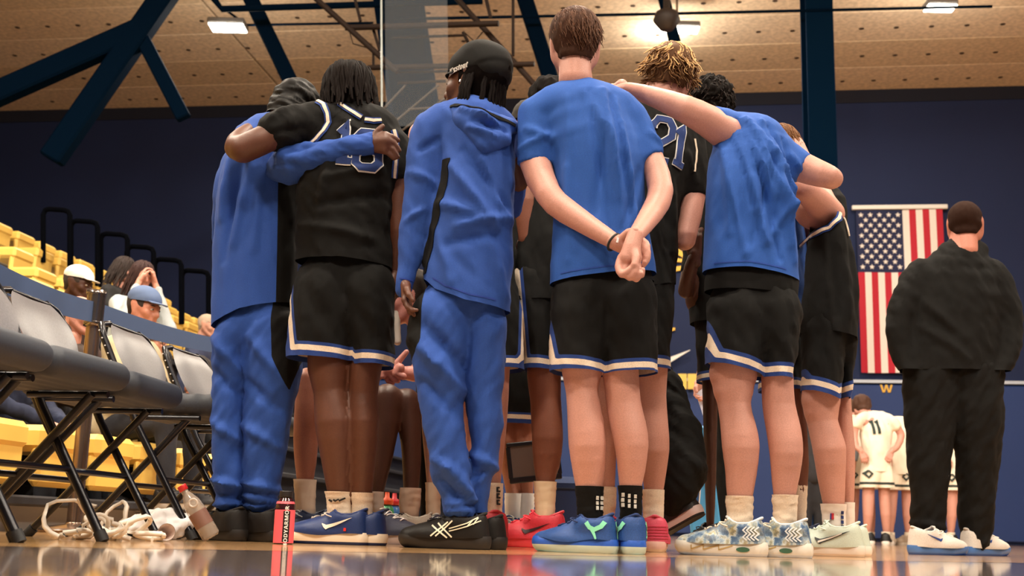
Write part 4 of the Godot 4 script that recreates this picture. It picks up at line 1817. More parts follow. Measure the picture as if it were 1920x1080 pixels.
# the tallest player, hands clasped behind his back
func tall_player() -> void:
	var o := person("tall brown-haired player in blue tee and black shorts clasping his hands behind his back", 4.05, 1130)
	var f := Field.new()
	f.k = 0.024
	limb(f, [[1084, 215, 36, -0.03], [1080, 165, 33, -0.01], [1078, 118, 29, -0.03]])
	limb(f, [[1112, 240, 42, -0.02], [1125, 500, 45, 0.0]])
	limb(f, [[1003, 224, 27, 0.0], [1003, 300, 30, 0.0], [1028, 364, 25, 0.07], [1065, 398, 24, 0.10], [1152, 453, 15.5, 0.185]])
	limb(f, [[1194, 228, 22, 0.0], [1222, 298, 23, 0.01], [1239, 358, 24, 0.06], [1223, 398, 22, 0.11], [1190, 444, 15, 0.235]])
	rows(f, [[540, 1062, 1122, 0.0, 0.07], [650, 1055, 1124, 0.0, 0.075], [693, 1053, 1127, 0.0, 0.08], [735, 1061, 1121, 0.0, 0.068], [790, 1064, 1131, 0.012, 0.066], [833, 1066, 1136, 0.018, 0.064], [880, 1073, 1134, 0.008, 0.05], [916, 1080, 1130, 0.0, 0.042], [985, 1092.8, 1119.2, 0, 0.026]])
	rows(f, [[540, 1138, 1205, 0.0, 0.07], [650, 1138, 1200, 0.0, 0.075], [693, 1132, 1197, 0.0, 0.08], [758, 1137, 1202, 0.0, 0.068], [800, 1145, 1212, 0.012, 0.066], [833, 1152, 1216, 0.018, 0.064], [880, 1158, 1210, 0.008, 0.05], [913, 1161, 1203, 0.0, 0.042], [980, 1171.2, 1192.8, 0, 0.026]])
	var m := f.mesh(0.0115)
	var x := head_frame(1078, 92, -0.03, 0, 2, 0, 1.1)
	join(m, head_shape(), x)
	var h := Field.new()                                      # his left hand grips the right wrist
	h.k = 0.007
	limb(h, [[1150, 452, 15.5, 0.185], [1170, 461, 16, 0.18], [1188, 468, 16, 0.18]])
	limb(h, [[1170, 456, 13, 0.18], [1186, 456, 11, 0.185]])
	for q in [[[1186, 452, 7.5, 0.195], [1205, 451, 6.3, 0.225], [1214, 461, 5.8, 0.238], [1212, 469, 5.2, 0.24]], [[1188, 462, 7.5, 0.195], [1205, 460, 6.3, 0.23], [1215, 473, 5.8, 0.243], [1213, 482, 5.2, 0.244]], [[1188, 472, 7.5, 0.195], [1205, 470, 6.3, 0.23], [1214, 484, 5.8, 0.243], [1210, 492, 5.2, 0.244]], [[1186, 481, 7, 0.195], [1203, 482, 5.8, 0.225], [1209, 491, 5.2, 0.236], [1206, 498, 4.8, 0.238]], [[1166, 448, 9, 0.2], [1178, 436, 7.5, 0.225], [1192, 432, 6.5, 0.25]]]:
		limb(h, q)
	join(m, h.mesh(0.0035))
	h = Field.new()                                           # and the right hand hangs half closed
	h.k = 0.007
	limb(h, [[1191, 440, 15, 0.235], [1184, 464, 16.5, 0.242], [1177, 482, 16, 0.242]])
	limb(h, [[1186, 462, 15, 0.24], [1192, 484, 12, 0.242]])
	for q in [[[1166, 484, 9, 0.236], [1160, 500, 7.6, 0.243], [1166, 514, 7.2, 0.258], [1178, 508, 6.6, 0.27], [1186, 501, 6, 0.274]], [[1175, 490, 8.5, 0.238], [1173, 510, 7.2, 0.248], [1181, 520, 7, 0.262], [1191, 510, 6.4, 0.276], [1193, 501, 6, 0.276]], [[1184, 492, 8.5, 0.238], [1185, 512, 7, 0.247], [1193, 523, 6.6, 0.26], [1200, 513, 6.1, 0.272]], [[1193, 488, 7.5, 0.238], [1198, 505, 6, 0.246], [1203, 516, 5.6, 0.256], [1205, 506, 5, 0.266]], [[1186, 466, 10, 0.25], [1192, 482, 8, 0.27], [1190, 496, 6.8, 0.28]]]:
		limb(h, q)
	join(m, h.mesh(0.0035))
	part("body", m, skin(LIGHT), o)
	var c := cloth(0.0016, 0.15, 8.0, 1.4)
	limb(c.f, [[1076, 180, 30, 0.0], [1002, 214, 32, 0.0], [1003, 309, 34, 0.0]], 1.0)
	limb(c.f, [[1098, 178, 31, 0.0], [1170, 203, 29, 0.0], [1196, 236, 27, 0.0], [1222, 297, 26, 0.01]], 1.0)
	rows(c.f, [[205, 1012, 1182, 0.0, 0.105], [260, 1028, 1198, 0.01, 0.118], [300, 1037, 1209, 0.01, 0.12], [400, 1037, 1210, 0.0, 0.118], [500, 1032, 1229, 0.0, 0.13], [560, 1030, 1234, 0.0, 0.13]])
	crease(c, [[1128, 185, 1165, 480, 6, 0.009], [1150, 200, 1192, 480, 5, 0.007], [1100, 190, 1140, 470, 6, -0.006], [1062, 200, 1062, 500, 7, 0.004], [1120, 190, 1180, 470, 9, 0.007], [1090, 185, 1150, 300, 8, 0.005], [1160, 250, 1190, 440, 6, 0.006], [1060, 330, 1075, 480, 8, 0.004], [985, 250, 1035, 270, 6, 0.006], [975, 285, 1030, 262, 6, 0.005], [1215, 255, 1240, 275, 5, 0.005], [1140, 200, 1110, 420, 7, -0.005], [1195, 330, 1160, 450, 7, -0.005]])
	var t := sewn(c, 0.011)
	var hl := line([[1028, 521], [1130, 512], [1233, 500]], depth - 0.12)
	t = cut(t, func(p): return p.y - level(hl, p.x))[0]
	var nk := P(1080, 140, 0.02)
	t = cut(t, func(p): return maxf(nk.y + 0.35 * maxf(0.0, p.z - nk.z) - p.y - 0.006, absf(p.x - nk.x) - 0.09))[0]
	var shirt := part("tee_shirt", t, tee(), o)
	band_on("hem_seam", c, [[1052, 510], [1080, 508], [1130, 503], [1180, 497], [1208, 493]], 2.5, 0.0006, fabric(28, 68, 158), shirt)
	shorts([[530, 1050, 1190, 0.0, 0.1], [565, 1033, 1165, 0.0, 0.125], [620, 1030, 1148, 0.0, 0.124], [672, 1030, 1136, 0.0, 0.12], [740, 1030, 1131, 0.0, 0.118]], [[530, 1080, 1216, 0.0, 0.1], [565, 1102, 1233, 0.0, 0.125], [620, 1116, 1233, 0.0, 0.124], [672, 1127, 1233, 0.0, 0.12], [740, 1132, 1233, 0.0, 0.118]], [[1025, 690], [1130, 695], [1132, 697], [1240, 693]], [[[1028, 626], [1037, 676], [1131, 685]], [[1131, 688], [1240, 683]]], 1131, 5.5, 12.5)
	shirt_tail([[1030, 516], [1233, 495]], [[1033, 524], [1232, 516]], 0.112)
	part("hair_mass", hair_cap(x, 0.004, 900.0, -0.06, -0.06, 0.012, 0.006, true), paint(56, 34, 23, 0.75, {"spec": 0.25}), o)
	var flow := func(q: Vector3, t: float, r: RandomNumberGenerator) -> Vector3:
		return Vector3(-q.x * 2.0 + 0.25 + r.randf_range(-0.35, 0.35), -0.8 + r.randf_range(-0.3, 0.2), -0.3 * (1.0 if q.y > 0.09 else -0.3) + r.randf_range(-0.2, 0.2))
	part("hair", strands(x, 900, 0.042, 0.0027, flow, 0.0135, -0.045, -0.06, 5, 4, 4, true), paint(104, 66, 43, 0.6, {"mottle": 0.05, "low": 0.6, "size": 6.0, "spec": 0.3}), o)
	var bx := (P(1153, 453, 0.185) - P(1065, 398, 0.1)).normalized()
	ring(o, "wristband", 1151, 454, 0.184, 17, bx, 0.0042, paint(20, 20, 20, 0.6))
	part("wristband_tag", bar(P(1159, 446, 0.214), P(1157, 455, 0.216), 0.007, 0.003, Vector3(0.3, 0, 1)), paint(220, 220, 220, 0.5), o)
	depth = 4.05
	var s1 := sock([[912, 1078, 1133, 0.0, 0.05], [945, 1081, 1131, 0.0, 0.048], [975, 1084, 1130, 0.0, 0.046], [1000, 1084, 1130, 0.0, 0.046]], black(), o)
	var s2 := sock([[911, 1158, 1206, 0.0, 0.048], [940, 1161, 1204, 0.0, 0.046], [970, 1163, 1203, 0.0, 0.045], [1000, 1164, 1202, 0.0, 0.045]], black(), o)
	for q in [[s1, 1119, 930], [s1, 1127, 930], [s2, 1170, 924], [s2, 1180, 926], [s2, 1190, 927]]:
		for j in 3:
			part("sock_mark", strip(q[0].f, pxs([[q[1], q[2] + j * 9.5], [q[1], q[2] + j * 9.5 + 7]], 0.035), 0.0038, 0.0038, 0.003, q[0]), paint(206, 206, 200, 0.6), o)
	var spec := {"upper": paint(36, 84, 160, 0.55, {"mottle": 0.04, "low": 0.7, "size": 9.0}), "sole": paint(40, 90, 190, 0.45), "outsole": paint(186, 204, 192, 0.35), "lace": paint(24, 44, 90, 0.8), "lining": paint(26, 52, 104, 0.8), "high": 0.12, "rise": 0.042, "wave": 0.005, "split": 0.024}
	for q in [[1108, 4.03, 64.0], [1178, 4.05, 14.0]]:
		var sh := shoe(floor_point(q[0], q[1]), q[2], spec, o, 0.0, 1.03)
		var mint := paint(132, 222, 186, 0.5)
		for side in [1.0, -1.0]:
			on_shoe(sh, "mint_panel", [[0.0, 0.098], [0.012, 0.082], [0.03, 0.075], [0.052, 0.085], [0.062, 0.1]], 0.007, 0.007, mint, side)
			on_shoe(sh, "mint_panel", [[0.02, 0.078], [0.03, 0.06], [0.036, 0.045]], 0.007, 0.003, mint, side)
		on_shoe(sh, "mint_mark", [[0.052, 0.068], [0.062, 0.072], [0.06, 0.058], [0.07, 0.052]], 0.0025, 0.0025, mint, 1.0)

func shirt_tail(top: Array, bottom: Array, rz: float) -> void:                   # the dark under-layer that shows below a shirt
	var c := cloth(0.003, 0.2, 9.0, 3.0)
	var a: Array = top
	rows(c.f, [[a[0][1] - 5, a[0][0] + 12, a[1][0] - 12, 0.0, rz - 0.02], [a[0][1] + 30, bottom[0][0], bottom[1][0], 0.0, rz + 0.004], [a[0][1] + 60, bottom[0][0], bottom[1][0], 0.0, rz]])
	var hl := line(bottom, depth - 0.11)
	part("under_shirt", cut(sewn(c, 0.012), func(p): return p.y - level(hl, p.x))[0], black(), who)

# hooded top and long trousers, black cap, face turned to his left
func hooded_player() -> void:
	var o := person("player in blue hooded tracksuit and black cap with white script turning his face aside", 4.12, 870)
	var f := Field.new()
	f.k = 0.024
	limb(f, [[890, 240, 40, 0.0], [892, 190, 28, -0.02], [893, 150, 26, -0.03]])
	limb(f, [[885, 270, 42, 0.0], [880, 500, 45, 0.0]])
	limb(f, [[800, 245, 24, 0.0], [790, 330, 24, 0.0], [770, 440, 20, 0.0], [760, 530, 14, 0.02]])
	limb(f, [[952, 255, 22, -0.02], [972, 340, 20, -0.12]])
	rows(f, [[535, 815, 880, 0.0, 0.07], [730, 800, 855, 0.0, 0.06], [850, 828, 868, 0.01, 0.045], [960, 845, 876, 0.0, 0.035], [1000, 851.2, 869.8, 0, 0.02275]])
	rows(f, [[535, 880, 930, -0.05, 0.07], [730, 884, 930, -0.05, 0.06], [850, 893, 926, -0.05, 0.045], [960, 895, 910, -0.05, 0.03], [1000, 893, 912, 0.0, 0.03]])
	var m := f.mesh(0.013)
	var x := head_frame(893, 162, -0.03, 58, -6, -4, 1.1)
	join(m, head_shape(), x)
	mirror_join(m, hand_shape(0.5, 0.05), hand_at(P(760, 530, 0.02), P(764, 580, 0.05), Vector3(1, 0, 0.2), true))
	limb(f, [[972, 340, 20, -0.12], [966, 385, 17, -0.22]])
	mirror_join(m, hand_shape(0.5, 0.06), hand_at(P(962, 392, -0.24), P(952, 430, -0.3), Vector3(-1, 0, 0), false))
	part("body", m, skin(BROWN), o)
	face(x, BROWN, o)
	var c := cloth(0.005, 0.6, 7.0, 1.8)
	limb(c.f, [[850, 222, 28, 0.0], [806, 244, 34, 0.0], [792, 330, 33, 0.0], [776, 430, 27, 0.01], [759, 530, 17, 0.02], [758, 541, 15, 0.02]], 1.0)
	limb(c.f, [[905, 222, 30, 0.0], [948, 250, 30, -0.02], [966, 320, 22, -0.12], [960, 390, 20, -0.24]])
	rows(c.f, [[235, 815, 955, 0.0, 0.11], [300, 826, 968, 0.01, 0.125], [400, 812, 962, 0.01, 0.125], [500, 796, 962, 0.0, 0.13], [600, 788, 952, 0.0, 0.13]])
	crease(c, [[850, 330, 930, 440, 8, 0.01], [870, 300, 950, 400, 7, -0.009], [905, 320, 950, 420, 6, 0.008], [830, 395, 900, 420, 9, 0.01], [860, 440, 950, 420, 8, 0.009], [845, 470, 930, 455, 9, -0.008], [770, 330, 815, 350, 7, 0.008], [765, 420, 795, 400, 6, 0.007], [790, 290, 825, 270, 6, -0.007], [925, 470, 948, 560, 9, 0.006], [820, 440, 850, 540, 8, 0.006]])
	var full := sewn(c, 0.0115)
	var xs := P(789, 520).x
	var hl := line([[770, 470], [790, 512], [815, 540], [870, 563], [950, 576], [990, 572]], depth - 0.11)
	var t: Dictionary = cut(full, func(p): return maxf(p.y - level(hl, p.x), xs - p.x))[0]
	var top := part("hooded_top", t, fleece(), o)
	band_on("side_panel", c, [[838, 296], [830, 345], [818, 400], [803, 455], [789, 505]], 16, 0.0015, black(), top)
	band_on("hem_seam", c, [[812, 520], [836, 538], [880, 555], [930, 562]], 2.5, 0.0008, fabric(28, 58, 150), top)
	band_on("cuff_seam", c, [[747, 516], [772, 520]], 2.5, 0.0008, fabric(28, 58, 150), top)
	# hood lying on the back
	var h := cloth(0.006, 0.8, 7.0, 3.0)
	h.f.k = 0.035
	limb(h.f, [[842, 205, 13, -0.02], [862, 210, 17, 0.07], [905, 226, 22, 0.1], [950, 238, 20, 0.06], [968, 240, 12, -0.03]])
	limb(h.f, [[872, 228, 18, 0.1], [915, 262, 20, 0.125], [945, 258, 16, 0.1]])
	limb(h.f, [[900, 236, 22, 0.11], [908, 270, 14, 0.125]])
	crease(h, [[868, 225, 940, 262, 6, 0.009], [890, 250, 950, 268, 5, -0.008], [880, 262, 930, 282, 5, 0.007]])
	var hood := part("hood", sewn(h, 0.008), fleece(), top)
	band_on("hood_edge", h, [[838, 194], [858, 198], [880, 207], [910, 220], [940, 229], [966, 233]], 6, 0.002, black(), top)
	# trousers
	var p := cloth(0.0055, -0.6, 7.0, 1.8)
	p.f.k = 0.02
	rows(p.f, [[550, 815, 925, 0.0, 0.09], [600, 766, 888, 0.0, 0.12], [670, 770, 874, 0.0, 0.11], [740, 784, 869, 0.0, 0.1], [810, 798, 871, 0.01, 0.095], [880, 808, 882, 0.01, 0.085], [930, 826, 888, 0.0, 0.07], [956, 835, 888, 0.0, 0.06], [972, 838, 886, 0.0, 0.05]])
	rows(p.f, [[560, 860, 935, -0.01, 0.09], [610, 872, 950, -0.03, 0.115], [740, 872, 944, -0.05, 0.1], [830, 883, 939, -0.05, 0.09], [900, 884, 922, -0.05, 0.08], [945, 888, 915, -0.05, 0.06], [968, 890, 914, -0.05, 0.055]])
	crease(p, [[780, 640, 862, 735, 11, 0.014], [800, 620, 870, 690, 9, -0.01], [790, 720, 850, 770, 9, -0.009], [840, 880, 886, 935, 8, 0.012], [825, 900, 880, 950, 6, -0.01], [815, 860, 875, 900, 7, 0.008], [884, 850, 930, 880, 7, 0.009], [885, 900, 915, 880, 6, -0.008], [840, 945, 886, 940, 5, 0.009], [838, 957, 886, 957, 5, 0.008]])
	var pm := sewn(p, 0.0115)
	var cuff := line([[820, 970], [887, 968], [889, 962], [930, 958]], depth - 0.05)
	pm = cut(pm, func(q): return q.y - level(cuff, q.x))[0]
	var pn := line([[796, 530], [791, 580], [789, 640], [770, 672]], depth - 0.08)
	var sp := cut(pm, func(q): return sided(pn, Vector2(q.x, q.y)))
	var tr := part("trousers", sp[0], fleece(), o)
	part("side_panel", sp[1], black(), tr)
	# cap, braids
	var cp := Field.new()
	cp.k = 0.02
	cp.next()
	cp.add(Vector3(0, 0.06, -0.005), Vector3(0, 0.085, 0.012), Vector3(0.092, 0.085, 0.108), Vector3(0.09, 0.075, 0.104))
	cp.next()
	cp.add(Vector3(0, 0.05, 0.05), Vector3(0, 0.04, 0.055), Vector3(0.085, 0.06, 0.07), Vector3(0.08, 0.05, 0.065))
	var cm: Dictionary = cut(swell(cp.mesh(0.006), func(q): return 0.003 * noise.get_noise_3d(q.x * 500.0, q.y * 500.0, q.z * 500.0)), func(q): return q.y - 0.018 + q.z * 0.26)[0]
	var cap := part("cap", join(blank(), cm, x), paint(14, 13, 12, 0.8, {"spec": 0.3}), o)
	var brim := []
	for i in 13:
		var a := lerpf(-1.25, 1.25, i / 12.0)
		var row := []
		for j in 4:
			var k := j / 3.0
			row.append(x * Vector3(sin(a) * (0.088 + 0.004 * k), 0.05 - 0.01 * absf(sin(a)) - 0.016 * k - 0.012 * (1.0 - cos(a)), -0.085 * cos(a) - 0.012 - 0.022 * k * cos(a)))
		brim.append(row)
	part("brim", sheet(brim, 0.004), paint(13, 12, 11, 0.8, {"spec": 0.3}), cap)
	var tx := text_mesh("Kxstout", 0.0125, 0.002, 0.0, true)
	var inv := x.affine_inverse()
	var dirv := (inv.basis * Vector3(0, 0, -1)).normalized()
	var v: PackedVector3Array = tx.v
	for i in v.size():
		var q := P(861, 119, 0.08) + Vector3(0, 0, 0.3) + Vector3(v[i].x + v[i].y * 0.25, v[i].y * 1.5 + v[i].x * 0.1, 0)
		var l := cp.hit(inv * q, dirv, 1.0)
		v[i] = x * (l + cp.normal(l) * (0.0055 + v[i].z))
	tx.v = v
	part("cap_script", smooth(tx), paint(232, 228, 222, 0.6), cap)
	part("hair_mass", hair_cap(x, 0.005, 500.0, -0.02, -0.085, 0.013), paint(13, 9, 8, 0.85, {"spec": 0.1}), o)
	var br := blank()
	rng.seed = 8
	for i in 46:
		var a := rng.randf_range(-0.5, 3.6)
		var r0 := Vector3(cos(a) * 0.078, 0.03 + rng.randf_range(-0.02, 0.01) - 0.02 * sin(a), sin(a) * 0.09 + 0.01)
		if a > 2.9:
			r0 = Vector3(-0.078, 0.02, rng.randf_range(0.0, 0.04))
		var pts := []
		var ln := rng.randf_range(0.10, 0.16)
		for s in 7:
			var t2 := s / 6.0
			pts.append(x * (r0 + Vector3(r0.x * 0.2 * sin(t2 * 2.0), -ln * t2, r0.z * 0.15 * t2)) + Vector3(sin(t2 * 14.0 + i) * 0.002, 0, 0))
		tube(br, pts, [0.0058, 0.0072, 0.0068, 0.0072, 0.0064, 0.006, 0.003], 7)
	part("braids", br, paint(15, 10, 9, 0.7, {"spec": 0.15}), o)
	var st := blank()
	tube(st, [x * Vector3(-0.086, -0.012, -0.005), x * Vector3(-0.088, -0.02, -0.006)], [0.0035], 8)
	part("ear_stud", st, paint(230, 230, 230, 0.2, {"metal": 0.6}), o)
	depth = 4.12
	sock([[955, 845, 876, 0.0, 0.035], [985, 846, 876, 0.0, 0.035], [1000, 846, 876, 0.0, 0.035]], paint(222, 190, 160, 0.8), o)
	var spec := {"upper": paint(17, 14, 12, 0.55, {"spec": 0.35}), "sole": paint(22, 17, 14, 0.6), "outsole": paint(24, 20, 18, 0.6), "lace": paint(22, 20, 20, 0.8), "lining": paint(20, 18, 18, 0.9), "high": 0.105, "rise": 0.036, "wide": 1.05}
	var sh := shoe(floor_point(866, 4.1), 76.0, spec, o, 0.0, 1.09)
	var pale := paint(226, 220, 196, 0.4)
	for q in [[[-0.035, 0.082], [-0.085, 0.038]], [[-0.02, 0.086], [-0.07, 0.038]], [[-0.085, 0.07], [-0.035, 0.034]], [[-0.068, 0.077], [-0.02, 0.036]]]:
		on_shoe(sh, "side_stripe", q, 0.0022, 0.0022, pale, -1.0)
	for q in [[[-0.03, 0.062], [0.03, 0.08], [0.06, 0.098]], [[-0.03, 0.054], [0.03, 0.07], [0.068, 0.088]], [[0.03, 0.07], [0.045, 0.088]], [[0.048, 0.076], [0.06, 0.096]]]:
		on_shoe(sh, "side_stripe", q, 0.0016, 0.0016, pale, -1.0)
	shoe(floor_point(903, 4.2), 60.0, spec, o, 0.0, 1.05)

# leftmost, tracksuit, an arm round his neighbour
func tracksuit_player() -> void:
	var o := person("leftmost player in blue and black tracksuit with one sleeve across his neighbour's back", 4.55, 455)
	var f := Field.new()
	f.k = 0.024
	limb(f, [[510, 300, 38, 0.0], [528, 230, 28, -0.03], [545, 190, 26, -0.05]])
	limb(f, [[500, 300, 42, 0.0], [470, 540, 42, 0.0]])
	limb(f, [[530, 305, 22, 0.14], [600, 296, 20, 0.24], [690, 270, 15, 0.28], [703, 268, 14, 0.28]])
	rows(f, [[590, 415, 500, 0.0, 0.07], [760, 410, 448, 0.0, 0.05], [950, 415, 445, 0.0, 0.04], [1000, 418.6, 438.4, 0, 0.026]])
	rows(f, [[590, 450, 520, 0.0, 0.07], [760, 470, 520, 0.0, 0.05], [950, 470, 512, 0.0, 0.04], [1000, 478.0, 502.0, 0, 0.026]])
	var m := f.mesh(0.013)
	var x := head_frame(549, 218, -0.06, -15, 22, -14, 1.06)
	join(m, head_shape(), x)
	var h := Field.new()                                      # hand spread on the shoulder blade
	h.k = 0.008
	limb(h, [[700, 269, 14, 0.28], [712, 267, 15, 0.29], [722, 266, 15, 0.29]])
	limb(h, [[704, 262, 12, 0.285], [722, 256, 10, 0.29]])
	limb(h, [[704, 275, 12, 0.285], [720, 279, 10, 0.29]])
	for q in [[[703, 254, 8, 0.29], [710, 244, 6, 0.295], [717, 237, 5, 0.292]], [[722, 256, 7, 0.292], [734, 256, 5.4, 0.292], [746, 263, 4.6, 0.282]], [[723, 264, 7, 0.292], [738, 268, 5.4, 0.29], [748, 282, 4.8, 0.278]], [[722, 272, 7, 0.292], [736, 280, 5.4, 0.29], [745, 294, 4.8, 0.278]], [[718, 279, 6.5, 0.29], [729, 288, 5, 0.288], [738, 297, 4.5, 0.28]]]:
		limb(h, q)
	join(m, h.mesh(0.004))
	part("body", m, skin(BROWN), o)
	face(x, BROWN, o)
	var c := cloth(0.005, 0.15, 7.0, 1.6)
	rows(c.f, [[262, 452, 560, -0.02, 0.11], [300, 422, 570, 0.0, 0.125], [380, 408, 565, 0.0, 0.13], [470, 402, 560, 0.0, 0.13], [640, 396, 548, 0.0, 0.135]])
	limb(c.f, [[438, 310, 24, -0.04], [420, 370, 22, -0.05], [413, 450, 14, -0.12]])
	limb(c.f, [[458, 252, 20, -0.04], [500, 250, 24, -0.02]])
	crease(c, [[440, 310, 425, 420, 8, 0.009], [470, 305, 440, 420, 7, -0.008], [490, 310, 450, 470, 8, 0.008], [455, 330, 430, 500, 7, -0.007], [500, 330, 490, 480, 8, 0.006]])
	var t := sewn(c, 0.0115)
	var hl := line([[390, 604], [450, 580], [515, 566], [560, 560]], depth - 0.11)
	t = cut(t, func(p): return p.y - level(hl, p.x))[0]
	var sm := line([[524, 240], [522, 330], [519, 450], [515, 640]], depth - 0.11)
	var two := cut(t, func(p): return -sided(sm, Vector2(p.x, p.y)))
	var top := part("hooded_top", two[0], fleece(), o)
	part("side_panel", two[1], black(), top)
	var sl := cloth(0.008, 1.2, 8.0, 3.0)
	sl.f.k = 0.03
	limb(sl.f, [[534, 312, 33, 0.12], [556, 304, 34, 0.2], [620, 288, 27, 0.255], [664, 276, 23, 0.275], [703, 270, 21, 0.28]], 1.0)
	crease(sl, [[545, 275, 556, 300, 6, 0.01], [560, 285, 590, 300, 6, 0.008], [605, 268, 625, 280, 6, 0.009], [640, 262, 655, 276, 5, 0.008], [560, 325, 620, 308, 8, -0.007], [660, 262, 672, 292, 4, 0.006], [540, 335, 560, 300, 7, 0.006]])
	part("sleeve", sewn(sl, 0.008), fleece(), top, "blue sleeve laid across the neighbour's back")
	var hd := cloth(0.006, 0.8, 7.0, 3.0)
	hd.f.k = 0.03
	limb(hd.f, [[462, 256, 12, -0.03], [478, 240, 14, 0.0], [505, 232, 16, 0.02], [540, 236, 16, 0.02]])
	limb(hd.f, [[470, 250, 12, 0.02], [500, 258, 20, 0.05]])
	part("hood", sewn(hd, 0.009), fleece(), top)
	var p := cloth(0.006, -0.5, 7.0, 1.9)
	p.f.k = 0.018
	rows(p.f, [[590, 425, 520, 0.0, 0.09], [630, 402, 480, 0.0, 0.118], [660, 400, 466, 0.0, 0.115], [760, 399, 458, 0.0, 0.1], [850, 398, 458, 0.0, 0.09], [910, 402, 458, 0.0, 0.08], [945, 408, 458, 0.0, 0.066], [958, 412, 454, 0.0, 0.06]])
	rows(p.f, [[570, 450, 535, 0.0, 0.09], [620, 444, 560, 0.01, 0.12], [690, 456, 568, 0.015, 0.115], [760, 459, 550, 0.015, 0.105], [840, 459, 536, 0.01, 0.095], [910, 459, 526, 0.0, 0.085], [945, 460, 518, 0.0, 0.07], [960, 462, 512, 0.0, 0.06]])
	crease(p, [[410, 640, 455, 700, 9, 0.01], [405, 700, 455, 740, 8, -0.009], [480, 640, 540, 720, 9, 0.009], [470, 720, 530, 770, 8, -0.009], [405, 790, 450, 830, 8, 0.009], [465, 800, 525, 840, 8, 0.009], [405, 900, 455, 915, 6, 0.012], [465, 905, 522, 920, 6, 0.012], [408, 925, 455, 935, 5, -0.01], [463, 930, 516, 940, 5, 0.011], [408, 945, 455, 945, 4, 0.01], [463, 948, 514, 950, 4, 0.01]])
	var pm := sewn(p, 0.0115)
	var cuff := line([[380, 957], [458, 957], [460, 960], [580, 960]], depth - 0.05)
	pm = cut(pm, func(q): return q.y - level(cuff, q.x))[0]
	var a := line([[512, 540], [510, 600], [512, 670], [540, 730]], depth - 0.1)
	var b := line([[575, 600], [556, 690], [540, 735]], depth - 0.1)
	var sp := cut(pm, func(q): return maxf(-sided(a, Vector2(q.x, q.y)), sided(b, Vector2(q.x, q.y))))
	var tr := part("trousers", sp[0], fleece(), o)
	part("side_panel", sp[1], black(), tr)
	var cp := Field.new()                                      # crumpled black durag
	cp.k = 0.02
	cp.next()
	cp.add(Vector3(0, 0.045, 0.0), Vector3(0, 0.06, 0.02), Vector3(0.088, 0.08, 0.1), Vector3(0.09, 0.08, 0.104))
	cp.next()
	cp.add(Vector3(0, 0.0, 0.06), Vector3(0, -0.06, 0.065), Vector3(0.076, 0.05, 0.05), Vector3(0.06, 0.03, 0.035))
	var cm: Dictionary = cut(swell(cp.mesh(0.007), func(q): return 0.011 * noise.get_noise_3d(q.x * 1100.0 + q.y * 900.0, q.y * 3400.0, q.z * 1100.0)), func(q): return q.y + 0.055 - maxf(0.0, -q.z) * 1.1)[0]
	part("durag", join(blank(), cm, x), paint(15, 13, 12, 0.6, {"spec": 0.35}), o)
	depth = 4.55
	var spec := {"upper": paint(19, 15, 13, 0.6, {"spec": 0.35}), "sole": paint(18, 14, 12, 0.6), "lace": paint(26, 24, 24, 0.8), "high": 0.105, "rise": 0.034, "wide": 1.08}
	shoe(floor_point(424, 4.5), 48.0, spec, o, 0.0, 1.1)
	shoe(floor_point(484, 4.5), 62.0, spec, o, 0.0, 1.1)

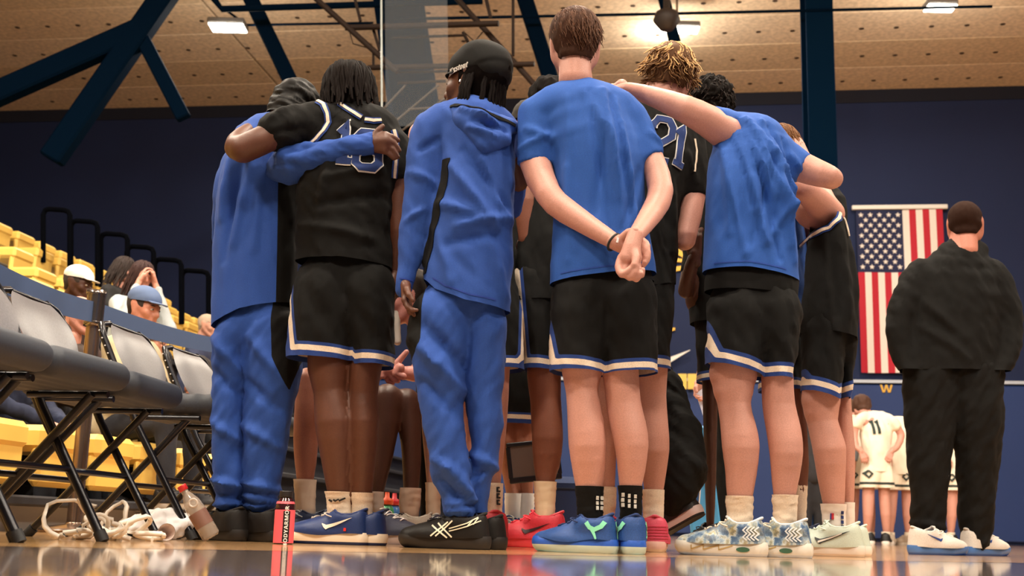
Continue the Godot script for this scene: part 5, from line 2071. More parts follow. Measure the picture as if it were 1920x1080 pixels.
# jersey and dreadlocks
func braided_player() -> void:
	var o := person("player with shoulder-length dreadlocks in a black numbered jersey over a black tee", 4.4, 650)
	var f := Field.new()
	f.k = 0.024
	limb(f, [[660, 260, 40, 0.0], [658, 210, 30, -0.02], [655, 170, 28, -0.04]])
	limb(f, [[655, 275, 42, -0.02], [650, 470, 44, 0.0]])
	limb(f, [[590, 236, 24, 0.0], [545, 245, 24, 0.06], [515, 252, 27, 0.1], [456, 279, 27, 0.12], [446, 268, 22, 0.05], [470, 246, 17, -0.12], [500, 240, 15, -0.2]])
	limb(f, [[742, 270, 24, 0.0], [748, 345, 24, 0.0], [748, 430, 20, 0.0], [742, 500, 15, -0.04], [740, 515, 13, -0.05]])
	rows(f, [[520, 580, 648, 0.0, 0.07], [645, 577, 650, 0.0, 0.08], [690, 577, 657, 0.0, 0.085], [735, 588, 653, 0.0, 0.072], [791, 590, 663, 0.018, 0.068], [850, 600, 663, 0.012, 0.056], [924, 614, 659, 0.0, 0.042], [985, 624.4, 649.6, 0, 0.026]])
	rows(f, [[520, 656, 720, 0.0, 0.07], [645, 666, 720, 0.0, 0.075], [691, 657, 715, 0.0, 0.085], [740, 656, 708, 0.0, 0.072], [791, 657, 711, 0.018, 0.068], [850, 658, 706, 0.012, 0.056], [924, 660, 698, 0.0, 0.042], [985, 667.4, 689.6, 0, 0.026]])
	var m := f.mesh(0.0115)
	mirror_join(m, hand_shape(0.5, 0.06), hand_at(P(500, 240, -0.2), P(535, 240, -0.26), Vector3(0, -0.5, 1), true))
	var x := head_frame(655, 190, -0.05, 8, 14, 4, 1.13)
	join(m, head_shape(), x)
	mirror_join(m, hand_shape(0.5, 0.05), hand_at(P(741, 513, -0.04), P(738, 560, -0.03), Vector3(-1, 0, 0), false))
	part("body", m, skin(BROWN), o)
	face(x, BROWN, o)
	var c := cloth(0.005, 0.8, 8.0, 2.8)
	rows(c.f, [[240, 590, 752, 0.0, 0.105], [300, 566, 760, 0.01, 0.125], [360, 556, 742, 0.01, 0.128], [430, 556, 736, 0.0, 0.128], [520, 550, 738, 0.0, 0.13]])
	limb(c.f, [[640, 224, 32, 0.01], [590, 230, 40, 0.02], [532, 242, 38, 0.08], [512, 250, 36, 0.1]], 1.0)
	limb(c.f, [[690, 238, 26, 0.0], [740, 272, 30, 0.0], [752, 340, 28, 0.0]], 1.0)
	crease(c, [[620, 350, 720, 330, 9, 0.007], [600, 400, 720, 380, 9, -0.007], [570, 430, 700, 460, 9, 0.007], [640, 230, 700, 280, 8, 0.006], [560, 215, 520, 250, 7, 0.006], [580, 260, 530, 275, 6, -0.006], [630, 300, 600, 440, 9, 0.006]])
	var t := top_cut(c, 0.011, [[548, 480], [560, 481], [640, 484], [735, 494], [760, 494]])
	var jersey := part("jersey", t, black(), o)
	piped(c, [[592, 186], [604, 195], [613, 212], [616, 230], [608, 246], [594, 260], [574, 270]], jersey, 6.0)
	piped(c, [[632, 190], [645, 200], [662, 211], [678, 221]], jersey, 5.5)
	piped(c, [[684, 225], [700, 226], [714, 223]], jersey, 5.5)
	piped(c, [[736, 240], [741, 254], [742, 275], [739, 310], [738, 330]], jersey, 5.0)
	var w := 0.0135
	digit("1", func(a, b): return P(630 + a * 44 + b * 4, 306 - b * 66 + a * 6, 0.1), c.f, w, c, jersey, fabric(13, 44, 104), fabric(226, 222, 214))
	digit("8", func(a, b): return P(668 + a * 50 + b * 4, 321 - b * 68 - a * 2, 0.1), c.f, w, c, jersey, fabric(13, 44, 104), fabric(226, 222, 214))
	shorts([[505, 572, 690, 0.0, 0.1], [545, 549, 684, 0.0, 0.126], [600, 543, 672, 0.0, 0.125], [650, 538, 664, 0.0, 0.12], [720, 534, 660, 0.0, 0.12]], [[505, 610, 720, 0.0, 0.1], [545, 628, 742, 0.0, 0.126], [600, 646, 741, 0.0, 0.122], [650, 656, 739, 0.0, 0.114], [720, 661, 738, 0.0, 0.11]], [[525, 664], [660, 674], [661, 680], [745, 684]], [[[541, 600], [547, 650], [661, 660]], [[660, 666], [745, 671]]], 660, 5.2, 11.5)
	part("hair_mass", hair_cap(x, 0.006, 500.0, -0.06, -0.07, 0.014), paint(16, 12, 10, 0.8, {"spec": 0.2}), o)
	var dl := blank()
	rng.seed = 12
	for i in 150:
		var a := rng.randf_range(0.0, TAU)
		var e := rng.randf_range(0.0, 1.0)
		var st := Vector3(cos(a) * 0.03 * e, 0.135, sin(a) * 0.04 * e + 0.0)
		var en := Vector3(cos(a) * 0.094, 0.03, sin(a) * 0.11 + 0.01)
		if en.z < -0.07:
			continue
		var ln := rng.randf_range(0.05, 0.125)
		var pts := []
		for s in 9:
			var k := s / 8.0
			var q: Vector3
			if k < 0.5:
				var g := sin(k * PI)
				q = Vector3(lerpf(st.x, en.x, g), 0.035 + 0.102 * cos(k * PI), lerpf(st.z, en.z, g))
			else:
				q = en + Vector3(en.x * 0.06 * (k - 0.5), -ln * (k - 0.5) * 2.0, en.z * 0.05 * (k - 0.5))
			pts.append(x * (q + Vector3(sin(k * 11.0 + i) * 0.003, 0, cos(k * 9.0 + i * 2.0) * 0.003)))
		tube(dl, pts, [0.0055, 0.0066, 0.007, 0.0066, 0.007, 0.0064, 0.0066, 0.0058, 0.003], 7)
	part("dreadlocks", dl, paint(17, 11, 9, 0.7, {"spec": 0.15}), o)
	depth = 4.4
	var s1 := sock([[922, 609, 662, 0.0, 0.05], [940, 612, 660, 0.0, 0.047], [965, 614, 660, 0.0, 0.046], [1000, 614, 660, 0.0, 0.046]], ivory(), o)
	sock([[924, 657, 701, 0.0, 0.047], [945, 659, 699, 0.0, 0.045], [968, 659, 699, 0.0, 0.045], [1000, 659, 699, 0.0, 0.045]], ivory(), o)
	for q in [[[616, 936], [622, 939]], [[624, 936], [628, 938], [634, 935]], [[634, 938], [640, 935], [645, 933]]]:
		part("sock_mark", strip(s1.f, pxs(q, 0.06), 0.0022, 0.0022, 0.003, s1), paint(30, 28, 28, 0.7), o)
	var spec := {"upper": paint(22, 52, 112, 0.5, {"mottle": 0.05, "low": 0.7, "size": 9.0}), "sole": paint(240, 228, 208, 0.4), "outsole": paint(20, 40, 84, 0.5), "lace": paint(200, 190, 180, 0.8), "lining": paint(20, 40, 90, 0.8), "high": 0.11, "rise": 0.036, "wave": 0.003, "long": 1.05}
	var sh := shoe(floor_point(644, 4.38), 78.0, spec, o, 0.0, 1.1)
	swoosh(sh, paint(238, 226, 206, 0.5), -1.0, 0.8, 0.006)
	on_shoe(sh, "red_tab", [[0.02, 0.044], [0.02, 0.054]], 0.0045, 0.0045, paint(206, 34, 30, 0.5), -1.0)
	shoe(floor_point(680, 4.4), 66.0, spec, o, 0.0, 1.05)

# blond hair, number 21
func blond_player() -> void:
	var o := person("blond wavy-haired player in black jersey number 21 and pink shoes", 4.7, 1190)
	var f := Field.new()
	f.k = 0.024
	limb(f, [[1238, 230, 40, 0.0], [1242, 185, 32, -0.01], [1250, 150, 28, -0.03]])
	limb(f, [[1235, 260, 38, -0.02], [1220, 500, 36, 0.0]])
	limb(f, [[1296, 290, 22, 0.02], [1300, 365, 23, 0.0], [1288, 438, 19, 0.03], [1283, 452, 18, -0.02], [1262, 440, 15, -0.2]])
	rows(f, [[560, 1170, 1255, 0.0, 0.09], [690, 1190, 1252, 0.0, 0.08], [740, 1192, 1249, 0.0, 0.066], [800, 1198, 1253, 0.014, 0.064], [843, 1200, 1255, 0.016, 0.062], [913, 1207, 1245, 0.0, 0.042], [990, 1215.0, 1236.0, 0, 0.026]])
	rows(f, [[560, 1100, 1180, -0.05, 0.09], [690, 1110, 1165, -0.05, 0.08], [740, 1112, 1154, -0.05, 0.064], [820, 1108, 1156, -0.05, 0.06], [913, 1116, 1153, -0.05, 0.042], [990, 1124.8, 1145.2, -0.05, 0.026]])
	var m := f.mesh(0.011)
	mirror_join(m, hand_shape(0.5, 0.06), hand_at(P(1262, 440, -0.2), P(1245, 430, -0.28), Vector3(-1, 0, 0), false))
	var x := head_frame(1254, 152, -0.04, -6, 8, -10, 1.12)
	join(m, head_shape(), x)
	part("body", m, skin(LIGHT), o)
	var c := cloth(0.005, 0.3, 8.0, 2.8)
	rows(c.f, [[225, 1190, 1300, 0.0, 0.105], [300, 1170, 1306, 0.01, 0.125], [380, 1176, 1276, 0.0, 0.125], [450, 1170, 1269, 0.0, 0.125], [560, 1168, 1266, 0.0, 0.128]])
	limb(c.f, [[1262, 208, 24, 0.0], [1292, 255, 28, 0.01], [1302, 320, 26, 0.01], [1301, 366, 25, 0.0]], 1.0)
	limb(c.f, [[1236, 204, 28, 0.0], [1190, 240, 28, 0.0]])
	crease(c, [[1250, 330, 1262, 480, 8, 0.007], [1235, 320, 1245, 470, 7, -0.006], [1285, 300, 1300, 350, 6, 0.006]])
	var jersey := part("jersey", top_cut(c, 0.0105, [[1160, 540], [1240, 534], [1290, 520]]), black(), o)
	var w := 0.0135
	digit("2", func(a, b): return P(1216 + a * 44 + b * 12, 299 - b * 78 + a * 10, 0.12), c.f, w, c, jersey, fabric(13, 44, 104), fabric(226, 222, 214))
	digit("1", func(a, b): return P(1258 + a * 30 + b * 9, 303 - b * 66 + a * 12, 0.12), c.f, w * 0.95, c, jersey, fabric(13, 44, 104), fabric(226, 222, 214))
	band_on("piping_white", c, [[1303, 258], [1307, 280], [1305, 300], [1301, 318]], 3, 0.003, ivory(), jersey)
	shorts([[510, 1100, 1200, 0.0, 0.12], [600, 1100, 1180, 0.0, 0.12], [720, 1100, 1178, 0.0, 0.11]], [[510, 1170, 1266, 0.0, 0.12], [580, 1176, 1262, 0.0, 0.125], [650, 1180, 1257, 0.0, 0.12], [720, 1180, 1257, 0.0, 0.115]], [[1090, 690], [1270, 690]], [[[1090, 678], [1270, 679]]], 1180, 5.5, 12.0, 0.005, 0.013)
	part("hair_mass", hair_cap(x, 0.008, 420.0, -0.07, -0.05, 0.018, 0.007, true), paint(84, 58, 38, 0.75, {"spec": 0.25}), o)
	var flow := func(q: Vector3, t: float, r: RandomNumberGenerator) -> Vector3:
		var out := signf(q.x) * (0.8 * t if q.y < 0.03 else 0.35)
		return Vector3(out + r.randf_range(-0.35, 0.35) + 0.35 * sin(q.y * 90.0 + q.z * 40.0), -1.0 + 0.6 * t + r.randf_range(-0.3, 0.3), 0.25 + r.randf_range(-0.4, 0.4))
	part("hair", strands(x, 620, 0.055, 0.0042, flow, 0.02, -0.035, -0.07, 7, 5, 4), paint(140, 98, 60, 0.6, {"mottle": 0.05, "low": 0.5, "size": 7.0, "spec": 0.3}), o)
	part("hair", strands(x, 200, 0.06, 0.0036, flow, 0.023, 0.02, -0.07, 17, 5, 4), paint(206, 164, 110, 0.6, {"spec": 0.3}), o, "sun-bleached locks on top")
	depth = 4.7
	var s1 := sock([[918, 1203, 1246, 0.0, 0.045], [950, 1205, 1245, 0.0, 0.044], [985, 1206, 1244, 0.0, 0.044], [1005, 1206, 1244, 0.0, 0.044]], ivory(), o, 0.001)
	sock([[913, 1113, 1156, -0.05, 0.045], [950, 1115, 1155, -0.05, 0.044], [1000, 1116, 1154, -0.05, 0.044]], ivory(), o, 0.001)
	var spec := {"upper": paint(238, 92, 118, 0.5, {"mottle": 0.05, "low": 0.8, "size": 9.0}), "sole": paint(240, 200, 190, 0.4), "outsole": paint(236, 206, 176, 0.4), "lace": paint(240, 120, 140, 0.8), "high": 0.115, "rise": 0.03, "wide": 1.05}
	var sh := shoe(floor_point(1227, 4.68), -6.0, spec, o, 0.0, 1.12)
	shoe(floor_point(1136, 4.8), 10.0, spec, o, 0.0, 1.08)
	for j in 5:                                               # moulded ridges round the heel
		var rr := []
		var ff: Field = sh.get_meta("fields")[0]
		for i in 15:
			var a := lerpf(-1.3, 1.3, i / 14.0)
			var row := []
			for k in 2:
				var q := ff.hit(Vector3(sin(a) * 0.14, 0.045 + j * 0.01 + k * 0.0035, 0.04 + cos(a) * 0.14), Vector3(-sin(a), 0, -cos(a)), 0.2)
				row.append(q + ff.normal(q) * 0.0022)
			rr.append(row)
		lay("heel_ridge", sheet(rr, 0.0015), paint(214, 74, 104, 0.5), sh)

# blue tee, both arms over the shoulders beside him
func arm_player() -> void:
	var o := person("player in blue tee with both arms stretched over the shoulders of his neighbours", 4.2, 1425)
	var f := Field.new()
	f.k = 0.024
	limb(f, [[1415, 300, 38, -0.02], [1420, 268, 28, -0.14], [1424, 268, 24, -0.22]])
	limb(f, [[1410, 310, 44, -0.02], [1408, 500, 46, 0.0]])
	limb(f, [[1370, 255, 34, 0.0], [1328, 227, 30, 0.06], [1284, 204, 26, 0.1], [1230, 183, 19.5, 0.06], [1180, 168, 14, 0.0], [1155, 168, 12, -0.06]])
	limb(f, [[1470, 300, 32, -0.03], [1520, 320, 27, 0.0], [1550, 330, 23, 0.02], [1562, 335, 19, -0.05], [1545, 320, 15, -0.18], [1522, 308, 13, -0.24]])
	rows(f, [[540, 1352, 1418, 0.0, 0.07], [660, 1340, 1418, 0.0, 0.08], [700, 1330, 1419, 0.0, 0.085], [758, 1346, 1407, 0.0, 0.07], [800, 1351, 1417, 0.014, 0.068], [836, 1354, 1424, 0.018, 0.066], [885, 1360, 1419, 0.008, 0.052], [930, 1363, 1411, 0.0, 0.044], [990, 1374.0, 1401.0, 0, 0.0273]])
	rows(f, [[540, 1412, 1476, 0.0, 0.07], [660, 1436, 1484, 0.0, 0.075], [708, 1429, 1486, 0.0, 0.082], [760, 1430, 1490, 0.0, 0.068], [810, 1438, 1502, 0.014, 0.066], [847, 1443, 1505, 0.018, 0.064], [885, 1446, 1500, 0.008, 0.05], [927, 1450, 1492, 0.0, 0.042], [990, 1459.6, 1482.4, 0, 0.026]])
	var m := f.mesh(0.0115)
	mirror_join(m, hand_shape(0.5, 0.06), hand_at(P(1156, 168, -0.06), P(1122, 196, -0.14), Vector3(0, 0, 1), true))
	mirror_join(m, hand_shape(0.5, 0.06), hand_at(P(1522, 308, -0.24), P(1490, 302, -0.3), Vector3(0, -0.3, 1), false))
	var x := head_frame(1424, 290, -0.33, 5, 62, 0, 1.05)
	join(m, head_shape(), x)
	part("body", m, skin(LIGHT), o)
	part("hair_mass", hair_cap(x, 0.006, 700.0, -0.06, -0.05, 0.012, 0.009), paint(40, 26, 18, 0.8, {"spec": 0.2}), o)
	var c := cloth(0.0022, -0.5, 8.0, 1.4)
	rows(c.f, [[262, 1345, 1475, -0.02, 0.1], [310, 1328, 1488, 0.0, 0.118], [360, 1323, 1487, 0.01, 0.122], [430, 1322, 1490, 0.0, 0.124], [500, 1318, 1496, 0.0, 0.13], [570, 1316, 1500, 0.0, 0.13]])
	limb(c.f, [[1385, 246, 30, -0.02], [1360, 236, 33, 0.0], [1335, 230, 30, 0.05]], 1.0)
	limb(c.f, [[1425, 268, 34, -0.03], [1465, 292, 34, -0.03], [1508, 316, 29, -0.005]], 1.0)
	crease(c, [[1392, 232, 1470, 420, 5, 0.010], [1376, 236, 1448, 440, 5, -0.008], [1420, 236, 1482, 380, 4, 0.009], [1362, 246, 1425, 470, 5, 0.008], [1440, 300, 1482, 500, 5, 0.007], [1346, 280, 1385, 490, 6, 0.007], [1410, 330, 1450, 500, 5, -0.007], [1460, 270, 1486, 350, 4, -0.008], [1400, 240, 1455, 330, 7, 0.009], [1430, 250, 1480, 350, 7, -0.008], [1385, 260, 1440, 380, 8, 0.008], [1365, 260, 1400, 400, 7, -0.007], [1450, 330, 1470, 470, 7, 0.008], [1400, 350, 1420, 470, 7, 0.006], [1440, 310, 1400, 470, 7, -0.006], [1475, 360, 1440, 450, 6, 0.008], [1350, 300, 1360, 450, 7, 0.006], [1480, 300, 1500, 330, 5, 0.006]])
	var shirt := part("tee_shirt", top_cut(c, 0.011, [[1310, 496], [1325, 499], [1400, 502], [1498, 518], [1530, 520]]), tee(), o)
	band_on("hem_seam", c, [[1342, 491], [1400, 493], [1474, 505]], 2.5, 0.0006, fabric(28, 68, 158), shirt)
	shirt_tail([[1322, 500], [1498, 516]], [[1321, 534], [1497, 548]], 0.112)
	shorts([[555, 1340, 1460, 0.0, 0.1], [590, 1325, 1455, 0.0, 0.126], [640, 1327, 1444, 0.0, 0.125], [680, 1325, 1434, 0.0, 0.122], [745, 1323, 1429, 0.0, 0.12]], [[555, 1372, 1486, 0.0, 0.1], [590, 1392, 1502, 0.0, 0.126], [640, 1412, 1495, 0.0, 0.12], [680, 1424, 1488, 0.0, 0.114], [745, 1430, 1482, 0.0, 0.11]], [[1315, 672], [1326, 674], [1429, 700], [1431, 704], [1500, 708]], [[[1330, 622], [1345, 664], [1430, 689]], [[1430, 691], [1500, 694]]], 1430, 5.5, 13.0)
	depth = 4.2
	var s1 := sock([[930, 1360, 1413, 0.0, 0.05], [955, 1362, 1412, 0.0, 0.049], [985, 1364, 1412, 0.0, 0.048], [1005, 1364, 1412, 0.0, 0.048]], ivory(), o, 0.0028)
	sock([[928, 1447, 1496, 0.0, 0.048], [955, 1449, 1494, 0.0, 0.047], [985, 1450, 1492, 0.0, 0.046], [1005, 1450, 1492, 0.0, 0.046]], ivory(), o, 0.0028)
	var up := marbled()
	var spec := {"upper": up, "sole": paint(216, 214, 206, 0.4), "outsole": paint(196, 200, 204, 0.4), "lace": paint(222, 208, 190, 0.8), "lining": paint(200, 208, 214, 0.8), "high": 0.118, "rise": 0.042, "long": 1.04}
	var gold := paint(176, 150, 92, 0.5)
	for q in [[1386, 4.18, 70.0], [1471, 4.18, 58.0]]:
		var sh := shoe(floor_point(q[0], q[1]), q[2], spec, o, 0.0, 1.06)
		for j in 4:
			on_shoe(sh, "zigzag", [[0.068 - j * 0.012, 0.095], [0.056 - j * 0.012, 0.084], [0.068 - j * 0.012, 0.073], [0.056 - j * 0.012, 0.062], [0.068 - j * 0.012, 0.052]], 0.0022, 0.0022, paint(214, 222, 228, 0.4), -1.0)
		var so: Field = sh.get_meta("fields")[1]
		var zz := []
		for p in [[-0.15, 0.034], [-0.15, 0.02], [-0.11, 0.034], [-0.11, 0.02], [-0.06, 0.034], [-0.06, 0.02], [-0.015, 0.034]]:
			zz.append(Vector3(p[0], p[1], 0))
		var rr := []
		for r in path_strip(zz, 0.0016, 0.0016, false, 0.01):
			var row := []
			for p in r:
				var s := so.hit(Vector3(-0.12, p.y, p.x), Vector3(1, 0, 0), 0.2)
				row.append(s + so.normal(s) * 0.001)
			rr.append(row)
		lay("sole_mark", sheet(rr, 0.001), gold, sh)
		var ov := []
		for i in 13:
			var a := PI * i / 12.0
			var row := []
			for s in [1.0, -1.0]:
				var p := so.hit(Vector3(-0.12, 0.022 + s * sin(a) * 0.008, 0.018 - cos(a) * 0.022), Vector3(1, 0, 0), 0.2)
				row.append(p + so.normal(p) * 0.001)
			ov.append(row)
		lay("sole_window", sheet(ov, 0.001), paint(60, 104, 84, 0.3), sh)

func marbled() -> StandardMaterial3D:
	if not mats.has("marbled"):
		var m := StandardMaterial3D.new()
		var t := NoiseTexture2D.new()
		t.width = 512
		t.height = 512
		t.seamless = true
		var n := FastNoiseLite.new()
		n.seed = 31
		n.frequency = 0.006
		n.fractal_octaves = 3
		n.domain_warp_enabled = true
		n.domain_warp_amplitude = 60.0
		t.noise = n
		var g := Gradient.new()
		g.offsets = PackedFloat32Array([0.0, 0.3, 0.45, 0.55, 0.68, 1.0])
		g.colors = PackedColorArray([Color8(40, 66, 104), Color8(70, 100, 136), Color8(150, 170, 182), Color8(206, 214, 214), Color8(150, 140, 96), Color8(64, 92, 120)])
		t.color_ramp = g
		m.albedo_texture = t
		m.uv1_triplanar = true
		m.uv1_scale = Vector3(7, 7, 7)
		m.roughness = 0.4
		mats["marbled"] = m
	return mats["marbled"]

# the player at the right end of the huddle
func end_player() -> void:
	var o := person("sandy-haired player in a black jersey at the right end reaching round his neighbour", 4.75, 1560)
	var f := Field.new()
	f.k = 0.024
	limb(f, [[1530, 390, 42, -0.05], [1500, 320, 30, -0.1], [1482, 280, 28, -0.12]])
	limb(f, [[1555, 450, 28, -0.02], [1555, 590, 34, 0.0]])
	limb(f, [[1556, 402, 28, 0.0], [1540, 385, 27, 0.06], [1512, 358, 24, 0.16], [1497, 350, 20, 0.1], [1470, 352, 16, 0.0]])
	rows(f, [[615, 1522, 1575, 0.0, 0.08], [700, 1510, 1572, 0.0, 0.08], [750, 1503, 1575, 0.0, 0.078], [792, 1514, 1570, 0.0, 0.068], [841, 1524, 1586, 0.016, 0.066], [890, 1532, 1585, 0.008, 0.052], [944, 1543, 1583, 0.0, 0.044], [1000, 1553.6, 1576.4, 0, 0.0273]])
	rows(f, [[640, 1560, 1605, -0.12, 0.09], [740, 1566, 1592, -0.12, 0.075], [841, 1566, 1602, -0.11, 0.06], [944, 1577, 1600, -0.12, 0.042], [1000, 1582.4, 1595.6, -0.12, 0.026]])
	var m := f.mesh(0.0105)
	mirror_join(m, hand_shape(0.4, 0.06), hand_at(P(1470, 352, 0.0), P(1440, 358, -0.02), Vector3(0, 0, -1), true))
	var x := head_frame(1466, 296, -0.16, 12, 20, 12, 1.05)
	join(m, head_shape(), x)
	part("body", m, skin(LIGHT), o)
	part("hair_mass", hair_cap(x, 0.005, 700.0, -0.06, -0.05, 0.013, 0.007, true), paint(84, 54, 32, 0.75, {"spec": 0.25}), o)
	var flow := func(q: Vector3, t: float, r: RandomNumberGenerator) -> Vector3:
		return Vector3(-q.x * 2.0 + r.randf_range(-0.4, 0.4), -0.8 + r.randf_range(-0.3, 0.3), r.randf_range(-0.3, 0.3))
	part("hair", strands(x, 420, 0.045, 0.003, flow, 0.015, -0.04, -0.06, 9, 4, 4, true), paint(142, 94, 54, 0.6, {"mottle": 0.05, "low": 0.6, "size": 6.0, "spec": 0.3}), o)
	var c := cloth(0.005, 0.2, 9.0, 2.6)
	rows(c.f, [[415, 1524, 1576, 0.0, 0.1], [450, 1516, 1588, 0.0, 0.115], [520, 1510, 1600, 0.0, 0.125], [600, 1502, 1606, 0.0, 0.13], [680, 1500, 1608, 0.0, 0.13]])
	crease(c, [[1560, 430, 1580, 600, 8, 0.007], [1540, 440, 1555, 600, 8, -0.006], [1585, 460, 1600, 600, 6, 0.006]])
	var t := top_cut(c, 0.0105, [[1490, 616], [1560, 622], [1620, 632]])
	var neck := line([[1500, 437], [1523, 428], [1550, 420], [1576, 396]], depth - 0.1)
	t = cut(t, func(p): return level(neck, p.x) - p.y + maxf(0.0, -(p.z + depth)) * 1.0)[0]
	var jersey := part("jersey", t, black(), o)
	piped(c, [[1518, 437], [1535, 434], [1555, 426], [1570, 412], [1575, 398]], jersey, 5.0)
	band_on("piping_white", c, [[1581, 408], [1586, 425], [1590, 442]], 3, 0.004, ivory(), jersey)
	var arm_hole := cloth(0.003, 0.2, 9.0, 2.6)
	limb(arm_hole.f, [[1562, 412, 26, -0.02], [1566, 380, 20, -0.03], [1556, 356, 12, -0.06]])
	part("shoulder_strap", sewn(arm_hole, 0.01), black(), jersey)
	shorts([[590, 1502, 1590, 0.0, 0.12], [650, 1504, 1582, 0.0, 0.128], [700, 1503, 1577, 0.0, 0.125], [790, 1502, 1574, 0.0, 0.12]], [[590, 1540, 1607, -0.04, 0.12], [650, 1555, 1603, -0.06, 0.12], [700, 1568, 1594, -0.08, 0.11], [790, 1572, 1584, -0.08, 0.1]], [[1490, 722], [1503, 724], [1573, 748], [1590, 740]], [[[1501, 685], [1514, 713], [1574, 734]], [[1573, 732], [1600, 724]]], 1573, 5.0, 12.0)
	depth = 4.75
	var s1 := sock([[945, 1538, 1587, 0.0, 0.05], [965, 1541, 1586, 0.0, 0.049], [995, 1543, 1586, 0.0, 0.048], [1015, 1543, 1586, 0.0, 0.048]], paint(228, 216, 206, 0.85), o, 0.001)
	sock([[942, 1574, 1602, -0.12, 0.045], [990, 1576, 1602, -0.12, 0.044], [1010, 1576, 1602, -0.12, 0.044]], paint(228, 216, 206, 0.85), o, 0.001)
	for j in 4:
		part("sock_mark", strip(s1.f, pxs([[1578, 958 + j * 9], [1578, 964 + j * 9]], 0.03), 0.005, 0.005, 0.002, s1), paint(24, 40, 96, 0.7), o)
	part("sock_badge", strip(s1.f, pxs([[1560, 962], [1560, 974]], 0.03), 0.0055, 0.0055, 0.002, s1), paint(190, 40, 50, 0.6), o)
	part("sock_badge", strip(s1.f, pxs([[1557.5, 962], [1557.5, 974]], 0.03), 0.0022, 0.0022, 0.004, s1), paint(40, 50, 120, 0.6), o)
	var spec := {"upper": paint(206, 220, 206, 0.5, {"mottle": 0.05, "low": 0.85, "size": 9.0}), "sole": paint(234, 224, 214, 0.4), "outsole": paint(226, 204, 180, 0.4), "lace": paint(214, 226, 214, 0.8), "high": 0.112, "rise": 0.034}
	var sh := shoe(floor_point(1570, 4.7), 66.0, spec, o, 0.0, 1.12)
	swoosh(sh, paint(36, 42, 44, 0.5), -1.0, 0.92, 0.002)
	swoosh_fill(sh, paint(206, 200, 190, 0.5))
	shoe(floor_point(1588, 4.88), 60.0, spec, o, 0.0, 1.05)

func swoosh_fill(o: Node3D, mt: Material) -> void:
	var f: Field = o.get_meta("fields")[0]
	var rr := []
	for i in 11:
		var t := 0.08 + 0.7 * i / 10.0
		var z := lerpf(-0.075, 0.055, t)
		var mid := 0.5 * (0.036 + 0.052 * pow(t, 1.25) + 0.05 + 0.038 * t) + 0.002
		var row := []
		for s in [1.0, -1.0]:
			var p := f.hit(Vector3(-0.12, mid + s * 0.0035 * (1.0 - t * 0.5), -0.01 + (z + 0.01) * 0.92), Vector3(1, 0, 0), 0.2)
			row.append(p + f.normal(p) * 0.0034)
		rr.append(row)
	lay("side_mark_fill", sheet(rr, 0.001), mt, o)

# ---------------------------------------------------------------- the inner ring and the bench players
func white_sock_shoe(o: Node3D, rows_list: Array, m: Material, foot: Vector3, turn: float, spec: Dictionary, size := 1.05) -> Node3D:
	sock(rows_list, m, o, 0.0014, 0.01)
	spec["cell"] = 0.008
	return shoe(foot, turn, spec, o, 0.0, size)

func plain_shoe(c: Array, sole: Array, lace := []) -> Dictionary:
	var l: Array = lace if lace.size() else c
	return {"upper": paint(c[0], c[1], c[2], 0.55, {"mottle": 0.05, "low": 0.75, "size": 9.0}), "sole": paint(sole[0], sole[1], sole[2], 0.45), "lace": paint(l[0], l[1], l[2], 0.8), "high": 0.11, "rise": 0.034, "cell": 0.008}

